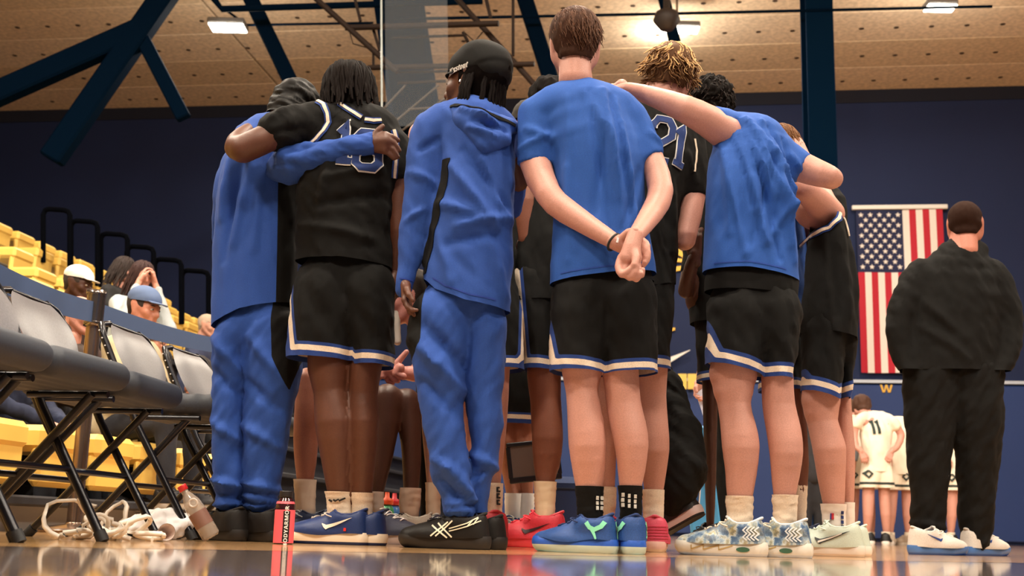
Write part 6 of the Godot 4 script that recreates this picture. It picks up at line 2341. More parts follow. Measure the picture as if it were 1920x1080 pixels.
func inner_ring() -> void:
	var far_hand := []
	# between the hooded player and the tall player
	var o := person("brown-skinned player in black jersey seen between the hooded player and the tall player", 4.85, 1020)
	var f := Field.new()
	f.k = 0.024
	limb(f, [[1020, 330, 30, -0.06], [1026, 250, 26, -0.1], [1030, 215, 24, -0.14]])
	limb(f, [[1026, 250, 26, -0.1], [1022, 450, 38, -0.03], [1020, 630, 34, 0.0]])
	far_hand = [hand_at(P(990, 440, -0.25), P(1000, 420, -0.32), Vector3(0, 0, 1), true)]
	limb(f, [[1000, 300, 26, 0.0], [990, 380, 26, 0.03], [994, 446, 22, 0.03], [985, 462, 18, -0.08], [990, 440, 14, -0.25]])
	rows(f, [[630, 995, 1045, 0.0, 0.075], [700, 988, 1052, 0.0, 0.08], [750, 994, 1052, 0.0, 0.07], [820, 997, 1056, 0.014, 0.066], [870, 1000, 1050, 0.006, 0.05], [905, 1005, 1040, 0.0, 0.042], [1000, 1012, 1036, 0.0, 0.028]])
	var m := f.mesh(0.0125)
	mirror_join(m, hand_shape(0.5, 0.06), far_hand[0])
	var x := head_frame(1030, 205, -0.16, 0, 20, 0, 1.02)
	join(m, head_shape(), x)
	part("body", m, skin([128, 76, 56]), o)
	part("hair_mass", hair_cap(x, 0.014, 700.0, -0.06, -0.05, 0.016, 0.009), paint(16, 12, 10, 0.85, {"spec": 0.2}), o)
	var c := cloth(0.005, 0.3, 8.0, 2.8)
	rows(c.f, [[260, 990, 1070, -0.05, 0.09], [330, 975, 1080, -0.03, 0.11], [450, 972, 1076, 0.0, 0.115], [600, 960, 1070, 0.0, 0.12]])
	part("jersey", top_cut(c, 0.0125, [[950, 560], [1080, 560]]), black(), o)
	shorts([[530, 960, 1050, 0.0, 0.11], [600, 968, 1046, 0.0, 0.12], [660, 980, 1044, 0.0, 0.115], [740, 982, 1044, 0.0, 0.11]], [[530, 1000, 1075, 0.0, 0.11], [740, 1040, 1090, 0.0, 0.1]], [[970, 687], [1050, 694]], [[[980, 628], [984, 674], [1050, 682]]], 1200, 5.0, 11.0, 0.005, 0.0125)
	depth = 4.85
	var red := plain_shoe([222, 52, 68], [226, 66, 80])
	red.high = 0.12
	var sh := white_sock_shoe(o, [[903, 1000, 1044, 0.0, 0.048], [940, 1002, 1042, 0.0, 0.046], [975, 1004, 1040, 0.0, 0.045], [1000, 1004, 1040, 0.0, 0.045]], paint(216, 190, 156, 0.9), floor_point(1016, 4.85), 72.0, red, 1.15)
	swoosh(sh, paint(40, 14, 20, 0.5), -1.0, 0.8, 0.004)
	# light legs behind the hooded player's trousers
	o = person("pale-legged player behind the blue trousers, lettered sock over a red shoe", 4.75, 940)
	f = Field.new()
	f.k = 0.024
	rows(f, [[620, 925, 965, 0.0, 0.07], [691, 918, 956, 0.0, 0.075], [740, 918, 954, 0.0, 0.064], [800, 915, 950, 0.012, 0.062], [860, 912, 944, 0.006, 0.05], [915, 912, 938, 0.0, 0.04], [1000, 916, 934, 0.0, 0.026]])
	limb(f, [[905, 300, 40, -0.25], [915, 600, 45, -0.1]])
	limb(f, [[905, 300, 30, -0.25], [905, 225, 26, -0.3]])
	m = f.mesh(0.0135)
	x = head_frame(893, 205, -0.35, 10, 25, 0, 1.0)
	join(m, head_shape(0.009), x)
	part("body", m, skin(LIGHT), o)
	part("hair_mass", hair_cap(x, 0.006, 700.0, -0.06, -0.05, 0.012, 0.012), paint(40, 28, 20, 0.8), o)
	c = cloth(0.005, 0.3, 8.0, 2.8)
	rows(c.f, [[270, 860, 950, -0.28, 0.09], [400, 860, 960, -0.15, 0.11], [600, 870, 970, -0.02, 0.12]])
	part("jersey", top_cut(c, 0.014, [[800, 560], [1000, 560]]), black(), o)
	shorts([[530, 880, 968, -0.02, 0.11], [600, 890, 980, 0.0, 0.118], [740, 898, 984, 0.0, 0.11]], [[530, 880, 940, 0.0, 0.1], [740, 880, 930, 0.0, 0.1]], [[880, 691], [990, 688]], [[[900, 679], [972, 676], [981, 664], [982, 630]]], 1200, 4.5, 10.0, 0.005, 0.0135)
	depth = 4.75
	var s := sock([[906, 912, 944, 0.03, 0.045], [950, 912, 942, 0.03, 0.044], [985, 912, 940, 0.03, 0.04], [1000, 912, 938, 0.03, 0.04]], ivory(), o, 0.001, 0.009)
	for j in 3:
		part("sock_mark", strip(s.f, pxs([[936, 914 + j * 12], [932, 914 + j * 12], [932, 921 + j * 12], [937, 921 + j * 12]], 0.08), 0.003, 0.003, 0.002, s), paint(24, 24, 30, 0.7), o)
	shoe(floor_point(926, 4.55), 4.0, red, o, 0.0, 1.08)
	# someone across the ring, in front of the hooded player
	o = person("light-skinned player across the ring with a bare shoulder left of the hooded player", 5.1, 835)
	f = Field.new()
	f.k = 0.024
	limb(f, [[790, 252, 22, 0.0], [782, 330, 24, 0.02], [800, 420, 20, 0.05]])
	limb(f, [[880, 300, 40, 0.0], [880, 520, 42, 0.0]])
	limb(f, [[880, 290, 30, 0.0], [890, 215, 25, 0.02]])
	limb(f, [[790, 252, 22, 0.0], [840, 275, 28, 0.0], [880, 300, 34, 0.0]])
	limb(f, [[818, 640, 22, 0.0], [850, 560, 38, 0.0], [880, 640, 24, 0.0]])
	rows(f, [[620, 795, 840, 0.0, 0.07], [700, 788, 830, 0.0, 0.07], [769, 789, 826, 0.0, 0.062], [830, 793, 826, -0.01, 0.06], [904, 800, 824, 0.0, 0.04], [1000, 803, 820, 0.0, 0.026]])
	rows(f, [[620, 850, 905, 0.0, 0.07], [700, 854, 896, 0.0, 0.07], [769, 858, 894, 0.0, 0.062], [830, 860, 894, -0.01, 0.06], [904, 864, 888, 0.0, 0.04], [1000, 866, 884, 0.0, 0.026]])
	m = f.mesh(0.0135)
	x = head_frame(893, 205, 0.0, 180, 25, 0, 0.98)
	join(m, head_shape(0.009), x)
	part("body", m, skin(LIGHT), o)
	face(x, LIGHT, o)
	part("hair_mass", hair_cap(x, 0.006, 700.0, -0.06, -0.05, 0.012, 0.012), paint(60, 40, 26, 0.8), o)
	c = cloth(0.005, 0.3, 8.0, 2.8)
	rows(c.f, [[265, 815, 945, 0.0, 0.1], [400, 812, 940, 0.0, 0.115], [600, 805, 945, 0.0, 0.12]])
	part("jersey", top_cut(c, 0.014, [[700, 570], [1000, 570]]), black(), o)
	shorts([[540, 810, 900, 0.0, 0.11], [720, 780, 850, 0.0, 0.11]], [[540, 850, 940, 0.0, 0.11], [720, 846, 912, 0.0, 0.11]], [[760, 690], [930, 690]], [[[760, 680], [930, 680]]], 1200, 4.5, 10.0, 0.005, 0.014)
	depth = 5.1
	var wsp := plain_shoe([226, 220, 210], [230, 222, 210], [40, 44, 70])
	for q in [[812, -160.0], [876, 165.0]]:
		white_sock_shoe(o, [[905, q[0] - 15, q[0] + 15, 0.0, 0.042], [950, q[0] - 14, q[0] + 14, 0.0, 0.04], [985, q[0] - 14, q[0] + 14, 0.0, 0.04], [1000, q[0] - 12, q[0] + 12, 0.0, 0.04]], paint(222, 196, 168, 0.9), floor_point(q[0], 5.1), q[1], wsp, 1.05)
	# legs that face the lens from the far side of the ring
	o = person("far-side player with white socks and laced blue shoes pointing towards the lens", 5.75, 965)
	f = Field.new()
	f.k = 0.024
	limb(f, [[975, 330, 40, 0.0], [975, 560, 40, 0.0]])
	limb(f, [[975, 330, 28, 0.0], [985, 250, 22, 0.02]])
	limb(f, [[952, 705, 16, 0.0], [972, 600, 35, 0.0], [982, 705, 18, 0.0]])
	rows(f, [[700, 935, 970, 0.0, 0.07], [790, 938, 968, 0.0, 0.07], [830, 938, 966, 0.02, 0.06], [880, 940, 968, 0.0, 0.055], [930, 950, 972, 0.04, 0.04], [1000, 956, 968, 0.05, 0.025]])
	rows(f, [[700, 960, 1002, 0.0, 0.07], [790, 958, 1000, 0.0, 0.07], [830, 962, 998, 0.02, 0.06], [880, 966, 1000, 0.0, 0.055], [930, 974, 1000, 0.0, 0.04], [1000, 980, 994, 0.0, 0.025]])
	m = f.mesh(0.0145)
	x = head_frame(990, 235, 0.05, 180, 25, 0, 0.95)
	join(m, head_shape(0.009), x)
	part("body", m, skin(TAN), o)
	face(x, TAN, o)
	part("hair_mass", hair_cap(x, 0.006, 700.0, -0.06, -0.05, 0.012, 0.012), paint(24, 18, 14, 0.8), o)
	c = cloth(0.005, 0.3, 8.0, 2.8)
	rows(c.f, [[300, 930, 1025, 0.0, 0.1], [450, 930, 1020, 0.0, 0.115], [640, 925, 1025, 0.0, 0.12]])
	part("jersey", top_cut(c, 0.015, [[800, 600], [1100, 600]]), black(), o)
	shorts([[580, 930, 990, 0.0, 0.11], [700, 930, 990, 0.0, 0.115], [820, 932, 988, 0.0, 0.1]], [[580, 970, 1020, 0.0, 0.11], [700, 952, 1022, 0.0, 0.115], [820, 950, 1012, 0.0, 0.1]], [[900, 790], [1050, 797]], [[[900, 778], [1050, 785]]], 1200, 4.0, 8.0, 0.005, 0.0145)
	depth = 5.75
	var bsp := plain_shoe([26, 60, 126], [30, 66, 134], [222, 222, 210])
	white_sock_shoe(o, [[925, 946, 978, 0.04, 0.045], [950, 946, 976, 0.05, 0.044], [985, 948, 974, 0.05, 0.04], [1000, 948, 974, 0.05, 0.04]], paint(230, 228, 224, 0.9), floor_point(956, 5.62), 168.0, bsp, 1.1)
	white_sock_shoe(o, [[925, 970, 1003, 0.0, 0.045], [950, 971, 1002, 0.0, 0.044], [985, 973, 1000, 0.0, 0.04], [1000, 973, 1000, 0.0, 0.04]], paint(230, 228, 224, 0.9), floor_point(988, 5.75), -160.0, bsp, 1.1)
	# dark curls between the two arms
	o = person("curly dark-haired player in black behind the outstretched arm, one hand at his side", 5.15, 1320)
	f = Field.new()
	f.k = 0.022
	limb(f, [[1325, 300, 32, 0.0], [1330, 235, 25, -0.02], [1333, 210, 22, -0.03]])
	limb(f, [[1330, 300, 40, 0.0], [1325, 560, 40, 0.0]])
	limb(f, [[1300, 505, 22, 0.05], [1286, 545, 15, 0.08], [1296, 500, 13, 0.16], [1304, 478, 12, 0.18]])
	rows(f, [[640, 1315, 1350, 0.0, 0.07], [760, 1318, 1345, 0.0, 0.06], [900, 1322, 1342, 0.0, 0.05], [1000, 1325, 1338, 0.0, 0.03]])
	m = f.mesh(0.0125)
	x = head_frame(1334, 205, -0.04, 0, 12, 4, 1.02)
	join(m, head_shape(), x)
	mirror_join(m, hand_shape(0.7, 0.04), hand_at(P(1303, 480, 0.18), P(1300, 440, 0.2), Vector3(0.5, 0, -1), true))
	part("body", m, skin(DARK), o)
	part("hair_mass", hair_cap(x, 0.02, 900.0, -0.07, -0.05, 0.02, 0.007), paint(16, 12, 10, 0.8, {"spec": 0.2}), o)
	var curl := func(q: Vector3, t: float, r: RandomNumberGenerator) -> Vector3:
		return Vector3(cos(t * 9.0 + q.x * 300.0) + q.x * 4.0, sin(t * 9.0 + q.y * 200.0) - 0.2, sin(t * 9.0 + q.z * 300.0))
	part("curls", strands(x, 330, 0.05, 0.0052, curl, 0.024, -0.02, -0.07, 19, 5), paint(30, 20, 16, 0.7, {"spec": 0.3}), o)
	c = cloth(0.005, 0.3, 8.0, 2.8)
	rows(c.f, [[265, 1285, 1380, 0.0, 0.1], [400, 1290, 1372, 0.0, 0.115], [560, 1292, 1370, 0.0, 0.12], [660, 1300, 1365, 0.0, 0.12]])
	limb(c.f, [[1310, 430, 22, 0.0], [1302, 490, 24, 0.04], [1297, 515, 23, 0.05]], 1.0)
	part("jersey", top_cut(c, 0.0125, [[1200, 600], [1400, 600]]), black(), o)
	band_on("piping_white", c, [[1299, 505], [1300, 530], [1304, 560]], 2.5, 0.003, ivory(), o)
	shorts([[560, 1298, 1372, 0.0, 0.11], [640, 1306, 1376, 0.0, 0.12], [760, 1310, 1374, 0.0, 0.11]], [[560, 1320, 1380, 0.0, 0.11], [760, 1330, 1380, 0.0, 0.11]], [[1200, 712], [1400, 712]], [[[1200, 703], [1400, 703]]], 1500, 4.0, 9.0, 0.005, 0.0135)
	shoe(floor_point(1332, 5.15), 20.0, plain_shoe([30, 30, 34], [40, 40, 44]), o)
	# blue tee between the arm player and the end player
	o = person("dark-armed player in blue tee tucked between the two players at the right", 5.0, 1490)
	f = Field.new()
	f.k = 0.022
	limb(f, [[1508, 390, 18, 0.0], [1526, 440, 17, 0.02], [1532, 488, 15, 0.02], [1518, 530, 11, -0.02], [1506, 560, 9, -0.04]])
	limb(f, [[1470, 400, 36, 0.0], [1470, 600, 38, 0.0]])
	limb(f, [[1466, 380, 26, 0.0], [1450, 300, 22, -0.1]])
	rows(f, [[660, 1462, 1505, 0.0, 0.07], [730, 1468, 1506, 0.0, 0.07], [800, 1478, 1512, 0.012, 0.06], [870, 1486, 1516, 0.005, 0.05], [930, 1492, 1512, 0.0, 0.04], [1005, 1496, 1508, 0.0, 0.026]])
	m = f.mesh(0.0135)
	x = head_frame(1447, 310, -0.15, 0, 30, 0, 0.98)
	join(m, head_shape(0.009), x)
	mirror_join(m, hand_shape(0.5, 0.05), hand_at(P(1506, 560, -0.04), P(1500, 600, -0.04), Vector3(-1, 0, 0), false, 0.9))
	part("body", m, skin([110, 66, 50]), o)
	part("hair_mass", hair_cap(x, 0.008, 700.0, -0.06, -0.05, 0.012, 0.012), paint(20, 14, 12, 0.8), o)
	c = cloth(0.006, 0.1, 9.0, 2.4)
	rows(c.f, [[350, 1425, 1508, 0.0, 0.1], [420, 1420, 1506, 0.0, 0.115], [540, 1420, 1517, 0.0, 0.12], [640, 1420, 1506, 0.0, 0.12]])
	limb(c.f, [[1488, 362, 20, 0.0], [1510, 390, 19, 0.0], [1517, 420, 19, 0.01]], 1.0)
	part("tee_shirt", top_cut(c, 0.0125, [[1400, 600], [1530, 606]]), tee(), o)
	shorts([[590, 1430, 1504, 0.0, 0.11], [660, 1440, 1504, 0.0, 0.115], [780, 1450, 1505, 0.0, 0.11]], [[590, 1425, 1470, 0.0, 0.11], [780, 1425, 1460, 0.0, 0.1]], [[1400, 728], [1520, 730]], [[[1400, 718], [1520, 718]]], 1600, 4.5, 10.0, 0.005, 0.0135)
	depth = 5.0
	white_sock_shoe(o, [[908, 1490, 1514, 0.0, 0.043], [950, 1490, 1512, 0.0, 0.042], [985, 1492, 1510, 0.0, 0.04], [1005, 1492, 1510, 0.0, 0.04]], ivory(), floor_point(1500, 4.85), 58.0, plain_shoe([24, 44, 84], [52, 100, 170]), 1.05)

func seated_ring() -> void:
	# brown-shinned player on the bench side
	var o := person("seated player with tan shin and crumpled white sock behind the pink bottle", 4.95, 575)
	var f := Field.new()
	f.k = 0.024
	rows(f, [[712, 555, 600, 0.0, 0.075], [760, 553, 598, 0.01, 0.066], [820, 550, 597, 0.0, 0.06], [870, 553, 593, 0.0, 0.048], [905, 557, 588, 0.0, 0.04], [1000, 560, 586, 0.0, 0.026]])
	limb(f, [[576, 722, 24, 0.0], [610, 715, 32, -0.2], [640, 705, 38, -0.42]])
	limb(f, [[640, 690, 50, -0.45], [645, 540, 44, -0.42], [648, 460, 26, -0.38]])
	var m := f.mesh(0.013)
	var x := head_frame(650, 430, -0.36, 150, 10, 0, 1.0)
	join(m, head_shape(0.009), x)
	part("body", m, skin([150, 92, 72]), o)
	face(x, [150, 92, 72], o)
	part("hair_mass", hair_cap(x, 0.006, 700.0, -0.06, -0.05, 0.012, 0.012), paint(22, 16, 12, 0.8), o)
	var c := cloth(0.005, 0.3, 8.0, 2.8)
	rows(c.f, [[490, 605, 690, -0.42, 0.1], [600, 600, 692, -0.45, 0.12], [720, 598, 690, -0.46, 0.13]])
	part("jersey", sewn(c, 0.015), black(), o)
	var sh := Field.new()
	limb(sh, [[612, 712, 38, -0.2], [640, 704, 44, -0.44]])
	part("shorts", sh.mesh(0.015), black(), o)
	depth = 4.95
	white_sock_shoe(o, [[899, 550, 594, 0.0, 0.046], [925, 552, 592, 0.0, 0.045], [960, 555, 592, 0.0, 0.044], [1000, 556, 590, 0.0, 0.04]], paint(208, 190, 172, 0.9), floor_point(574, 4.95), 118.0, plain_shoe([20, 40, 84], [26, 50, 100], [200, 210, 220]), 1.1)
	# dark knees
	o = person("seated dark-skinned player with bare knees between the dreadlocked and hooded players", 5.0, 740)
	f = Field.new()
	f.k = 0.022
	rows(f, [[745, 700, 752, 0.0, 0.07], [790, 706, 748, 0.01, 0.062], [850, 700, 738, 0.0, 0.056], [905, 696, 724, 0.0, 0.044], [935, 698, 718, 0.0, 0.036], [1000, 700, 716, 0.0, 0.024]])
	rows(f, [[752, 738, 786, -0.05, 0.07], [800, 748, 790, -0.04, 0.062], [860, 754, 790, -0.05, 0.056], [910, 756, 786, -0.05, 0.042], [1000, 758, 780, -0.05, 0.026]])
	limb(f, [[728, 755, 25, 0.0], [690, 750, 30, -0.12], [640, 740, 36, -0.22]])
	limb(f, [[764, 760, 25, -0.05], [710, 756, 32, -0.2], [650, 742, 38, -0.36]])
	limb(f, [[645, 735, 50, -0.3], [655, 560, 46, -0.26], [660, 470, 26, -0.24]])
	m = f.mesh(0.0125)
	x = head_frame(664, 445, -0.22, -60, 10, 0, 1.0)
	join(m, head_shape(0.009), x)
	part("body", m, skin(DARK), o)
	part("hair_mass", hair_cap(x, 0.006, 700.0, -0.06, -0.05, 0.012, 0.012), paint(16, 12, 10, 0.8), o)
	c = cloth(0.005, 0.3, 8.0, 2.8)
	rows(c.f, [[500, 612, 712, -0.26, 0.1], [620, 606, 708, -0.28, 0.12], [760, 600, 700, -0.3, 0.13]])
	part("jersey", sewn(c, 0.015), black(), o)
	depth = 5.0
	var stripe := plain_shoe([50, 52, 74], [190, 172, 168], [236, 226, 220])
	white_sock_shoe(o, [[922, 694, 720, 0.0, 0.042], [950, 696, 720, 0.0, 0.04], [1000, 697, 719, 0.0, 0.04]], paint(200, 180, 164, 0.9), floor_point(708, 4.85), -125.0, stripe, 1.15)
	white_sock_shoe(o, [[915, 750, 790, -0.05, 0.046], [950, 748, 788, -0.05, 0.045], [1000, 750, 786, -0.05, 0.04]], paint(200, 172, 150, 0.9), floor_point(770, 5.05), 100.0, plain_shoe([206, 190, 172], [214, 200, 184], [60, 50, 50]), 1.1)
	# clapping coach
	o = person("seated coach with a white collar bringing his pale hands together left of the hooded player", 5.4, 770)
	f = Field.new()
	f.k = 0.022
	limb(f, [[800, 600, 22, 0.0], [790, 690, 18, 0.1], [765, 700, 14, 0.18], [752, 697, 12, 0.2]])
	limb(f, [[820, 640, 40, -0.1], [810, 540, 36, -0.1], [785, 560, 22, -0.02], [768, 572, 20, 0.02]])
	m = f.mesh(0.013)
	x = head_frame(768, 560, 0.02, 95, 10, 0, 1.05)
	join(m, head_shape(0.009), x)
	var h := Field.new()
	h.k = 0.007
	limb(h, [[756, 698, 12, 0.2], [740, 694, 13, 0.21], [728, 694, 13, 0.21]])
	for q in [[[742, 684, 7, 0.22], [752, 672, 6, 0.22], [762, 660, 5, 0.22]], [[728, 688, 6.5, 0.21], [722, 698, 5.6, 0.22], [720, 706, 5, 0.22]], [[726, 690, 6, 0.2], [716, 700, 5.4, 0.21], [712, 708, 4.8, 0.21]], [[730, 700, 6, 0.22], [738, 711, 5.4, 0.22], [746, 714, 5, 0.22]], [[724, 702, 6, 0.2], [728, 714, 5.4, 0.2], [736, 718, 4.6, 0.2]], [[750, 690, 9, 0.24], [744, 700, 8, 0.24], [756, 706, 7, 0.24]]]:
		limb(h, q)
	join(m, h.mesh(0.0045))
	part("body", m, skin([222, 150, 138]), o)
	face(x, [206, 140, 120], o)
	part("hair_mass", hair_cap(x, 0.005, 700.0, -0.06, -0.05, 0.012, 0.012), paint(40, 28, 22, 0.8), o)
	c = cloth(0.005, 0.3, 8.0, 2.8)
	limb(c.f, [[806, 590, 30, 0.0], [800, 640, 26, 0.04], [792, 684, 21, 0.1]], 1.0)
	rows(c.f, [[590, 770, 860, -0.1, 0.1], [680, 778, 868, -0.12, 0.12], [760, 780, 870, -0.14, 0.13]])
	limb(c.f, [[800, 780, 30, 0.02], [830, 770, 36, -0.15]])
	limb(c.f, [[800, 780, 28, 0.02], [804, 880, 20, 0.0], [806, 985, 16, 0.0]])
	part("polo_and_trousers", sewn(c, 0.014), black(), o)
	var cl := Field.new()
	limb(cl, [[756, 596, 10, 0.03], [744, 582, 9, 0.05], [742, 610, 9, 0.06], [745, 640, 8, 0.06]])
	part("collar", cl.mesh(0.008), paint(226, 218, 206, 0.9), o)
	shoe(floor_point(806, 5.4), 100.0, plain_shoe([24, 22, 22], [30, 28, 28]), o)
	# squatting coach in black
	o = person("coach in black squatting behind the blond player, heel raised off the floor", 5.0, 1285)
	f = Field.new()
	f.k = 0.03
	limb(f, [[1225, 700, 34, -0.3], [1215, 640, 26, -0.3], [1212, 610, 24, -0.3]])
	m = f.mesh(0.014)
	x = head_frame(1208, 590, -0.32, 40, 25, 0, 1.0)
	join(m, head_shape(0.009), x)
	part("body", m, skin(TAN), o)
	part("hair_mass", hair_cap(x, 0.005, 700.0, -0.06, -0.05, 0.012, 0.012), paint(30, 22, 18, 0.8), o)
	c = cloth(0.012, 0.7, 6.0, 2.4)
	c.f.k = 0.05
	limb(c.f, [[1222, 705, 40, -0.2], [1240, 770, 52, -0.1], [1258, 860, 52, -0.02]])
	limb(c.f, [[1262, 870, 54, 0.0], [1286, 880, 42, 0.06], [1268, 920, 36, 0.05], [1262, 955, 22, 0.0]])
	limb(c.f, [[1250, 720, 22, -0.1], [1280, 800, 30, 0.02], [1298, 868, 28, 0.05]])
	part("jacket_and_trousers", sewn(c, 0.0115), black(), o)
	var csh := plain_shoe([20, 18, 20], [200, 180, 178], [30, 30, 30])
	csh["outsole"] = paint(22, 18, 16, 0.6)
	csh["cell"] = 0.006
	shoe(P(1283, 985, 0.02), 58.0, csh, o, 28.0, 1.12)
	# assistant with papers
	o = person("assistant in black holding a sheet of paper behind the blue-tee player's leg", 6.4, 1345)
	f = Field.new()
	f.k = 0.02
	limb(f, [[1338, 610, 16, 0.0], [1326, 660, 13, 0.02], [1315, 706, 10, 0.1]])
	limb(f, [[1368, 560, 26, 0.0], [1365, 420, 26, 0.0], [1368, 370, 18, 0.0]])
	limb(f, [[1364, 430, 20, 0.0], [1344, 450, 14, 0.0], [1340, 600, 14, 0.0], [1326, 660, 12, 0.02]])
	m = f.mesh(0.013)
	x = head_frame(1370, 345, 0.0, 150, 15, 0, 1.0)
	join(m, head_shape(0.009), x)
	mirror_join(m, hand_shape(0.6, 0.05), hand_at(P(1317, 704, 0.1), P(1309, 742, 0.1), Vector3(0.6, 0, 0.8), true))
	part("body", m, skin(LIGHT), o)
	face(x, LIGHT, o)
	part("hair_mass", hair_cap(x, 0.005, 700.0, -0.06, -0.05, 0.012, 0.012), paint(40, 28, 22, 0.8), o)
	c = cloth(0.006, 0.3, 8.0, 2.8)
	rows(c.f, [[415, 1335, 1405, 0.0, 0.09], [560, 1335, 1408, 0.0, 0.12], [720, 1332, 1400, 0.0, 0.12]])
	limb(c.f, [[1344, 440, 20, 0.0], [1340, 600, 18, 0.0], [1318, 700, 13, 0.09]], 1.0)
	rows(c.f, [[700, 1336, 1376, 0.0, 0.1], [850, 1336, 1366, 0.0, 0.08], [1000, 1340, 1364, 0.0, 0.06]])
	rows(c.f, [[700, 1366, 1404, 0.0, 0.1], [850, 1372, 1400, 0.0, 0.08], [1000, 1374, 1396, 0.0, 0.06]])
	part("suit", sewn(c, 0.015), black(), o)
	for q in [1352, 1384]:
		shoe(floor_point(q, 6.3), 160.0, plain_shoe([18, 18, 20], [30, 30, 30]), o)
	var pp := []
	for i in 7:
		var t := i / 6.0
		pp.append([P(1305 + t * 14, 738 + t * 44, 0.14 - 0.03 * sin(t * 3.0)), P(1318 + t * 6, 728 + t * 40, 0.11), P(1332 - t * 2, 748 + t * 46 - 8 * sin(t * 2.0), 0.09)])
	tag(lay("paper_sheet", sheet(pp, 0.001), paint(206, 212, 232, 0.6), self), "loose sheet of white paper held in the assistant's hand", "paper")

func bench_things() -> void:
	# tactics board held among the knees
	depth = 5.2
	var o := thing("tactics_board", "dark-framed grey tactics board held low in the middle of the huddle", "board", P(998, 900))
	var bx := (P(1045, 893) - P(958, 902)).normalized()
	var by := (P(954, 832) - P(958, 902)).normalized()
	var c := P(1001, 864)
	var bz := bx.cross(by).normalized()
	by = bz.cross(bx)
	var b := Basis(bx, by, bz)
	var s := per(c)
	part("panel", box(c, Vector3(92 * s, 66 * s, 0.012), 0.003, b), paint(112, 104, 98, 0.4), o)
	for q in [[0, 33, 98, 9], [0, -33, 98, 11]]:
		part("frame_rail", box(c + by * q[1] * s, Vector3(q[2] * s, q[3] * s, 0.022), 0.004, b), paint(22, 24, 34, 0.4), o)
	for q in [-46, 46]:
		part("frame_stile", box(c + bx * q * s, Vector3(8 * s, 60 * s, 0.022), 0.004, b), paint(22, 24, 34, 0.4), o)
	# navy equipment case
	depth = 5.5
	var p := floor_point(1052, 5.5)
	o = thing("equipment_case", "navy blue fabric equipment case on the floor between bare legs", "case", p)
	var h := P(1052, 895).y
	part("shell", box(p + Vector3(0, h * 0.5, 0), Vector3(0.2, h, 0.24), 0.03), paint(26, 48, 92, 0.8), o)
	part("lid_seam", box(p + Vector3(0, h * 0.82, 0), Vector3(0.204, 0.012, 0.244), 0.003), paint(16, 26, 52, 0.8), o)
	# small bottles
	for q in [[722, 5.6, [60, 150, 96], [226, 84, 40], "green drink bottle with an orange cap standing behind the seated player's ankles"], [736, 5.75, [70, 120, 190], [200, 40, 50], "blue drink bottle with a red cap standing behind the seated player's ankles"]]:
		var bp := floor_point(q[0], q[1])
		o = thing("drink_bottle", q[4], "bottle", bp)
		part("bottle_body", lathe([[0.0, 0.0], [0.033, 0.0], [0.036, 0.006], [0.036, 0.13], [0.032, 0.15], [0.02, 0.17], [0.0, 0.17]], 20, Transform3D(Basis(), bp)), paint(q[2][0], q[2][1], q[2][2], 0.3), o)
		part("cap", lathe([[0.0, 0.168], [0.03, 0.168], [0.031, 0.19], [0.012, 0.2], [0.01, 0.225], [0.0, 0.225]], 18, Transform3D(Basis(), bp)), paint(q[3][0], q[3][1], q[3][2], 0.4), o)
	# light blue board with white letter outlines
	depth = 5.9
	var a := floor_point(1318, 5.9)
	o = thing("sideline_board", "light blue sideline board with outlined white letters behind the squatting coach", "board", a)
	var ht := P(1318, 800).y
	var tb := Basis(Vector3(0, 0, 1), 0.12)
	part("panel", box(a + Vector3(-0.01, ht * 0.5, 0), Vector3(0.15, ht, 0.04), 0.01, tb), paint(78, 164, 226, 0.5), o)
	for q in [[1306, 938], [1329, 926]]:
		for w in [[[-7, -36], [-1, 20], [4, 20], [8, -36]], [[-4, -34], [1.5, 8], [5, -34]]]:
			var m := blank()
			var l := []
			for e in w:
				l.append(P(q[0] + e[0], q[1] + e[1], 0.026))
			tube(m, l, [0.0035], 6)
			part("letter_outline", m, paint(236, 236, 240, 0.5) if w.size() == 4 else paint(60, 80, 140, 0.5), o)

